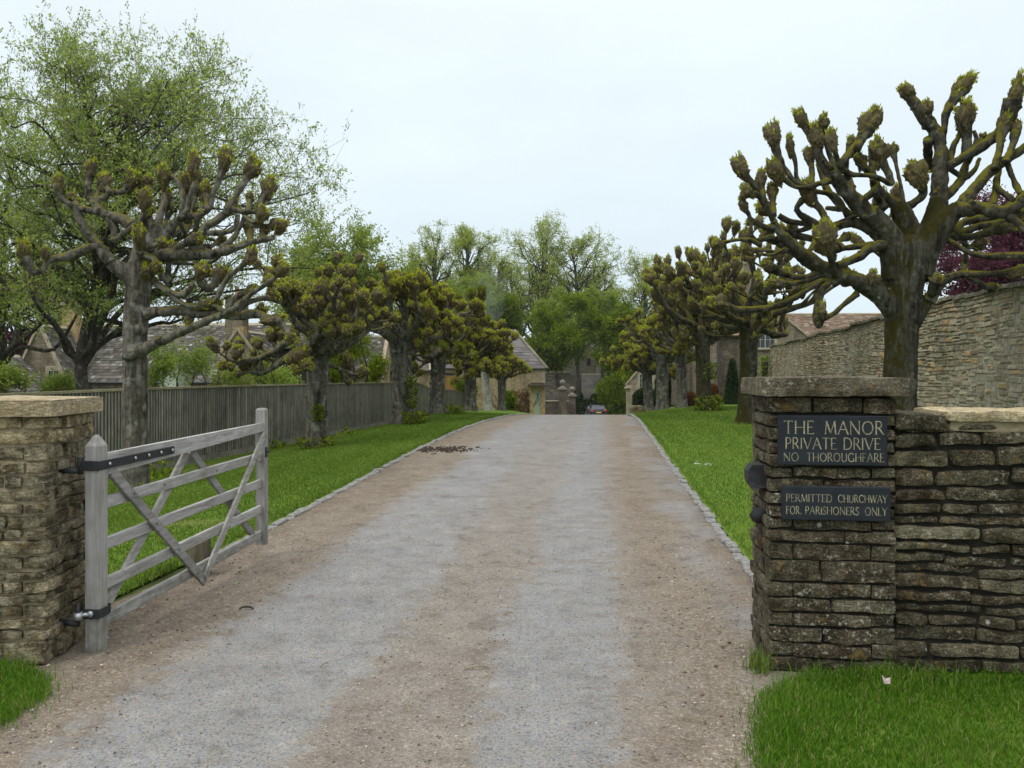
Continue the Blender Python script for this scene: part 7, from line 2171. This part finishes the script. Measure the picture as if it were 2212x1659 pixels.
beech(1410, 770, 60, 80, 112, 258, 'green beech behind the lodge and the far limes', 34)
beech(1328, 852, 22, 36, 97, 259, 'low green bush right of the parked car', 26)

# far wood closing the view
rg = rngf(270); mb = MB()
n = 26000
X = rg.uniform(-95, 120, n); Y = rg.uniform(165, 190, n)
hh = 7.5 + 4 * fbm(np.c_[X, Y, 0 * X], .06, 5) + 2 * fbm(np.c_[X, Y, 0 * X], .3, 6)
Z = -6 + (hh + 2.0) * rg.random(n) ** .6
leaves(mb, np.c_[X, Y, Z], rg.normal(size=(n, 3)), rg.uniform(.8, 1.6, n), rg.uniform(.6, 1.0, n), rg, 0, np.clip(.4 + .5 * fbm(np.c_[X, Y, Z], .25, 9) + rg.normal(size=n) * .12, 0, 1))
tag(mb.obj('far_wood', M['leaf_beech']), 'low green wood closing the horizon behind the church', 'wood', kind='stuff')

# ---- clipped hedges and bushes
def hedge(name, label, lo, hi, n, lsz, mat, seed, rnd_top=.0, shape='box', cat='hedge'):
    rg = rngf(seed); lo, hi = np.array(lo, float), np.array(hi, float); c = (lo + hi) / 2; h = (hi - lo) / 2
    root = thing(name, label, cat, (c[0], c[1], lo[2]))
    if shape == 'box':
        P = rg.uniform(-1, 1, (n, 3)); ax = rg.integers(0, 3, n); s = np.sign(rg.normal(size=n))
        P[np.arange(n), ax] = s * rg.uniform(.9, 1.0, n)
    else:
        P = unit(rg.normal(size=(n, 3))) * rg.uniform(.85, 1.0, n)[:, None]
        if shape == 'cone': 
            z = rg.uniform(-1, 1, n); a = rg.random(n) * 6.283; r = (np.clip((1 - z) / 2, 0, 1) ** .55) * rg.uniform(.85, 1, n)
            P = np.stack([np.cos(a) * r, np.sin(a) * r, z], 1)
    N = unit(P)
    Q = c + P * h * (1 + .10 * fbm(P * h, .9, seed))[:, None]
    mb = MB(); leaves(mb, Q, N + rg.normal(size=(n, 3)) * .6 + [0, 0, .3], lsz * rg.uniform(.6, 1.4, n), lsz * .6, rg)
    mb.obj('foliage', mat, root)
    mb = MB()
    if shape == 'box': box(mb, c - h * .88, c + h * .88)
    else:
        V, Fc = ico(3)
        if shape == 'cone': 
            rr = np.clip((1 - V[:, 2]) / 2, 0, 1) ** .55; l = np.linalg.norm(V[:, :2], axis=1) + 1e-6
            V = np.c_[V[:, :2] / l[:, None] * (rr * np.minimum(1, l * 3))[:, None], V[:, 2]]
        mb.add(c + V * h * .86, Fc)
    mb.obj('inner_twigs', M['twig_dark'], root)
    return root
def hb(x0, x1, y0, y1, Y, dpt): 
    a, b = at(x0, y1, Y), at(x1, y0, Y)
    return (a[0], Y, min(a[2], gz((a[0] + b[0]) / 2, Y) - .1)), (b[0], Y + dpt, b[2])
hedge('hedge', 'dark clipped hedge behind the parked car below the church', *hb(1244, 1298, 866, 893, 97, 1.5), 5000, .22, M['leaf_dark'], 301)
for (x, y, r, l) in ((1247, 857, 12, 'clipped topiary ball on the dark hedge beside the ball-topped piers'), (1284, 858, 6, 'tiny clipped topiary ball on the dark hedge above the car')):
    c = at(x, y, 97.5); rr = r * 97.5 / F; hedge('topiary_ball', l, c - rr, c + rr, 900, .18, M['leaf_dark'], 302 + r, shape='ball', cat='topiary')
hedge('bush', 'dark green shrub mass in front of the lodge', *hb(1376, 1425, 842, 892, 60, 2.5), 6000, .2, M['leaf_dark'], 311, shape='ball', cat='bush')
hedge('bush', 'dark green shrub mass between the grey lime and the slender lime of the right row', *hb(1425, 1478, 786, 892, 57, 2.5), 6500, .2, M['leaf_dark'], 312, shape='ball', cat='bush')
hedge('bush', 'leafy green shrub behind the slender lime of the right row', *hb(1476, 1520, 775, 885, 53, 2.0), 6000, .17, M['leaf_beech'], 313, shape='ball', cat='bush')
hedge('bush', 'clipped cone-shaped bush against the dark stone house front', *hb(1573, 1606, 778, 880, 48, 1.5), 6000, .12, M['leaf_yew'], 314, shape='cone', cat='bush')
hedge('bush', 'small russet bush left of the swollen lime trunk', *hb(1478, 1508, 850, 882, 47, 1.0), 1600, .14, M['leaf_rust'], 315, shape='ball', cat='bush')
hedge('bush', 'thin russet shrub against the house downpipe', *hb(1538, 1553, 832, 880, 49, .8), 1200, .13, M['leaf_rust'], 316, shape='ball', cat='bush')
hedge('bush', 'rough green shrub against the barn wall left of its door', *hb(1088, 1112, 846, 892, 56, .9), 1800, .16, M['leaf_beech'], 317, shape='ball', cat='bush')
hedge('ivy', 'strip of green ivy hanging at the end of the tall garden wall', *hb(1647, 1660, 775, 830, 44.5, .35), 900, .12, M['leaf_lime'], 318, shape='box', cat='ivy')
# boulder by the lodge pier
mb = MB(); c = at(1378, 885, 58); slab(mb, (c[0] - .5, 57.6, gz(c[0], 58) - .3), (c[0] + .42, 58.4, c[2] + .30), lambda V: V, rngf(6), .08, .25, .1, .5, .4)
M['boulder'] = m_stone_near('mossy_boulder', [(.10, .085, .05), (.14, .12, .07), (.12, .10, .06), (.16, .14, .09)], .4, .3, .6)
tag(mb.obj('boulder', M['boulder'], smooth=True), 'rounded brown boulder on the lawn edge beside the lodge pier', 'boulder')
# climbing stems on the barn wall
rg = rngf(320); mb = MB()
for k in range(16):
    x = bl(rg.uniform(1088, 1145)); z = -1.6; P = [barn.p(x, -.04, z)]
    d = rg.uniform(-.5, .5)
    for q in range(6):
        d = np.clip(d + rg.normal() * .5, -1.2, 1.2); x += d * .22; z += rg.uniform(.15, .4); P.append(barn.p(np.clip(x, .2, BL - .2), -.05, min(z, .7)))
    tube(mb, spline(np.array(P), 3), .022, 5)
rt = thing('wall_climber', 'leafless climbing stems trained over the barn wall', 'climber', barn.p(bl(1115), -.05, -2))
mb.obj('stems', M['twig_dark'], rt)
mb = MB(); n = 500; xs = rg.uniform(bl(1090), bl(1145), n); zs = rg.uniform(-1.5, .4, n)
leaves(mb, np.array([barn.p(a, -.08, b) for a, b in zip(xs, zs)]), rg.normal(size=(n, 3)), .14, .09, rg); mb.obj('foliage', M['leaf_rust'], rt)

# weeds along the fence foot and the wall foot
rg = rngf(330)
for (x, y, Y, n, h, l) in ((330, 1030, 14.5, 90, .28, 'tuft of rough weeds at the fence foot behind the nearest left lime'), (600, 968, 20.5, 90, .22, 'tuft of weeds at the fence foot left of the second left lime'), (752, 935, 22.5, 70, .2, 'tuft of weeds at the fence foot right of the second left lime'), (1635, 1415, 4.55, 130, .16, 'grass tuft at the left foot of the plaque pillar'), (975, 888, 33.5, 70, .3, 'small leafy weed right of the fourth left lime'), (1030, 885, 40, 70, .34, 'yellow-green weed between the fifth and the whitish lime')):
    X = (x - CX) * Y / F
    if x == 1635: X = PX - .05
    mb = MB(); z = gz(X, Y)
    if n == 130:
        P = np.c_[X + rg.normal(size=n) * .035, Y + .05 + rg.normal(size=n) * .05, np.full(n, z)]
        blades(mb, P, rg.uniform(.06, h, n), np.full(n, .006), rg, .7)
        o = mb.obj('weed_tuft', M['grass'])
    else:
        P = np.c_[X + rg.normal(size=n) * h * .7, Y + rg.normal(size=n) * .15, z + h * rg.random(n) ** 1.5]
        leaves(mb, P, rg.normal(size=(n, 3)) * .6 + [0, 0, .8], .09 * rg.uniform(.6, 1.4, n), .05, rg)
        o = mb.obj('weed_tuft', M['leaf_beech'])
    tag(o, l, 'weeds')

# ------------------------------------------------------------------ wisp of smoke from the barn chimney
def m_smoke():
    t = NT('thin_blue_smoke')
    v = t.n('TexCoord').outputs['Generated']
    w = t.n('TexCoord').outputs['Object']
    n = t.noise(w, .55, 4, .6, .8)
    g = t.n('VectorMath', {'operation': 'DISTANCE'}, i0=v, i1=(.5, .5, .5)).outputs['Value']
    f = t.math('MULTIPLY', t.ramp(g, [(.12, 1), (.5, 0)]), t.ramp(n, [(.35, 0), (.7, 1)]))
    vol = t.n('VolumePrincipled', None, Color=(.75, .86, .90), Density=t.math('MULTIPLY', f, .13), Anisotropy=.1)
    t.t.links.new(vol.outputs[0], t.out.inputs['Volume'])
    return t.m
M['smoke'] = m_smoke()
V, Fc = ico(3)
c = at(1050, 640, 74); mb = MB(); P = V * np.array([2.1, 1.6, 4.0]); P[:, 0] += .18 * P[:, 2]; mb.add(c + P, Fc)
tag(mb.obj('smoke', M['smoke'], smooth=True), 'thin bluish smoke drifting up behind the far left limes', 'smoke', kind='stuff')

# ------------------------------------------------------------------ damp spring air
t_ = NT('thin_haze')
vp = t_.n('VolumePrincipled', None, Color=(.86, .93, .97), Density=.00016, Anisotropy=.0)
t_.t.links.new(vp.outputs[0], t_.out.inputs['Volume'])
mb = MB(); box(mb, (-300, -40, -9), (300, 430, 45)); tag(mb.obj('haze', t_.m), 'thin damp haze in the air over the whole scene', None, kind='stuff')

# ------------------------------------------------------------------ light, sky, camera
SUN_EL, SUN_AZ = R(56), R(-130)         # azimuth from +Y towards +X; negative = to the left ahead
w = bpy.data.worlds.new('World'); SC.world = w; w.use_nodes = True
nt = w.node_tree; nt.nodes.clear()
o = nt.nodes.new('ShaderNodeOutputWorld'); bg = nt.nodes.new('ShaderNodeBackground'); bg.inputs['Strength'].default_value = .1
sky = nt.nodes.new('ShaderNodeTexSky'); sky.sky_type = 'NISHITA'; sky.sun_disc = False; sky.sun_elevation = SUN_EL; sky.sun_rotation = SUN_AZ
tc = nt.nodes.new('ShaderNodeTexCoord'); sp = nt.nodes.new('ShaderNodeSeparateXYZ'); nt.links.new(tc.outputs['Generated'], sp.inputs[0])
rp = nt.nodes.new('ShaderNodeValToRGB'); cr = rp.color_ramp
cr.elements[0].position = 0.0; cr.elements[0].color = (.695, .815, .88, 1)
cr.elements[1].position = 1.0; cr.elements[1].color = (2.25, 2.32, 2.36, 1)
e = cr.elements.new(.14); e.color = (.75, .855, .915, 1)
e = cr.elements.new(.40); e.color = (.88, .975, 1.01, 1)
nt.links.new(sp.outputs[2], rp.inputs[0])
mp = nt.nodes.new('ShaderNodeMapping'); mp.inputs['Scale'].default_value = (1.2, 1.2, 3.2); nt.links.new(tc.outputs['Generated'], mp.inputs[0])
nz = nt.nodes.new('ShaderNodeTexNoise'); nz.inputs['Scale'].default_value = 1.7; nz.inputs['Detail'].default_value = 5; nz.inputs['Roughness'].default_value = .55; nt.links.new(mp.outputs[0], nz.inputs['Vector'])
r2_ = nt.nodes.new('ShaderNodeMapRange'); r2_.inputs[1].default_value = .3; r2_.inputs[2].default_value = .7; r2_.inputs[3].default_value = 9.3; r2_.inputs[4].default_value = 10.7; nt.links.new(nz.outputs[0], r2_.inputs[0])
ml = nt.nodes.new('ShaderNodeVectorMath'); ml.operation = 'SCALE'; nt.links.new(rp.outputs[0], ml.inputs[0]); nt.links.new(r2_.outputs[0], ml.inputs['Scale'])
mx = nt.nodes.new('ShaderNodeMix'); mx.data_type = 'RGBA'; mx.inputs[0].default_value = .90
nt.links.new(sky.outputs[0], mx.inputs[6]); nt.links.new(ml.outputs[0], mx.inputs[7])
nt.links.new(mx.outputs[2], bg.inputs['Color']); nt.links.new(bg.outputs[0], o.inputs[0])

L = bpy.data.lights.new('sun', 'SUN'); L.energy = 1.4; L.angle = R(24); L.color = (1, .96, .9)
so = bpy.data.objects.new('sun', L); COL.objects.link(so)
dirv = Vector((math.sin(SUN_AZ) * math.cos(SUN_EL), math.cos(SUN_AZ) * math.cos(SUN_EL), math.sin(SUN_EL)))
so.rotation_mode = 'QUATERNION'; so.rotation_quaternion = dirv.to_track_quat('Z', 'Y'); so.location = (0, 0, 30)

cam = bpy.data.cameras.new('camera'); cam.sensor_width = 36; cam.lens = 36 * F / 2212; cam.clip_start = .05; cam.clip_end = 2000
cam.shift_y = -(1659 / 2 - HY) / 2212
co = bpy.data.objects.new('camera', cam); COL.objects.link(co)
co.location = (0, 0, EYE); co.rotation_euler = (R(90), 0, 0)
SC.camera = co
SC.view_settings.view_transform = 'Standard'; SC.view_settings.look = 'None'; SC.view_settings.exposure = 0.16; SC.view_settings.gamma = 1.0
SC.cycles.max_bounces = 6; SC.cycles.diffuse_bounces = 3; SC.cycles.transmission_bounces = 3; SC.cycles.volume_bounces = 0
SC.cycles.use_denoising = True
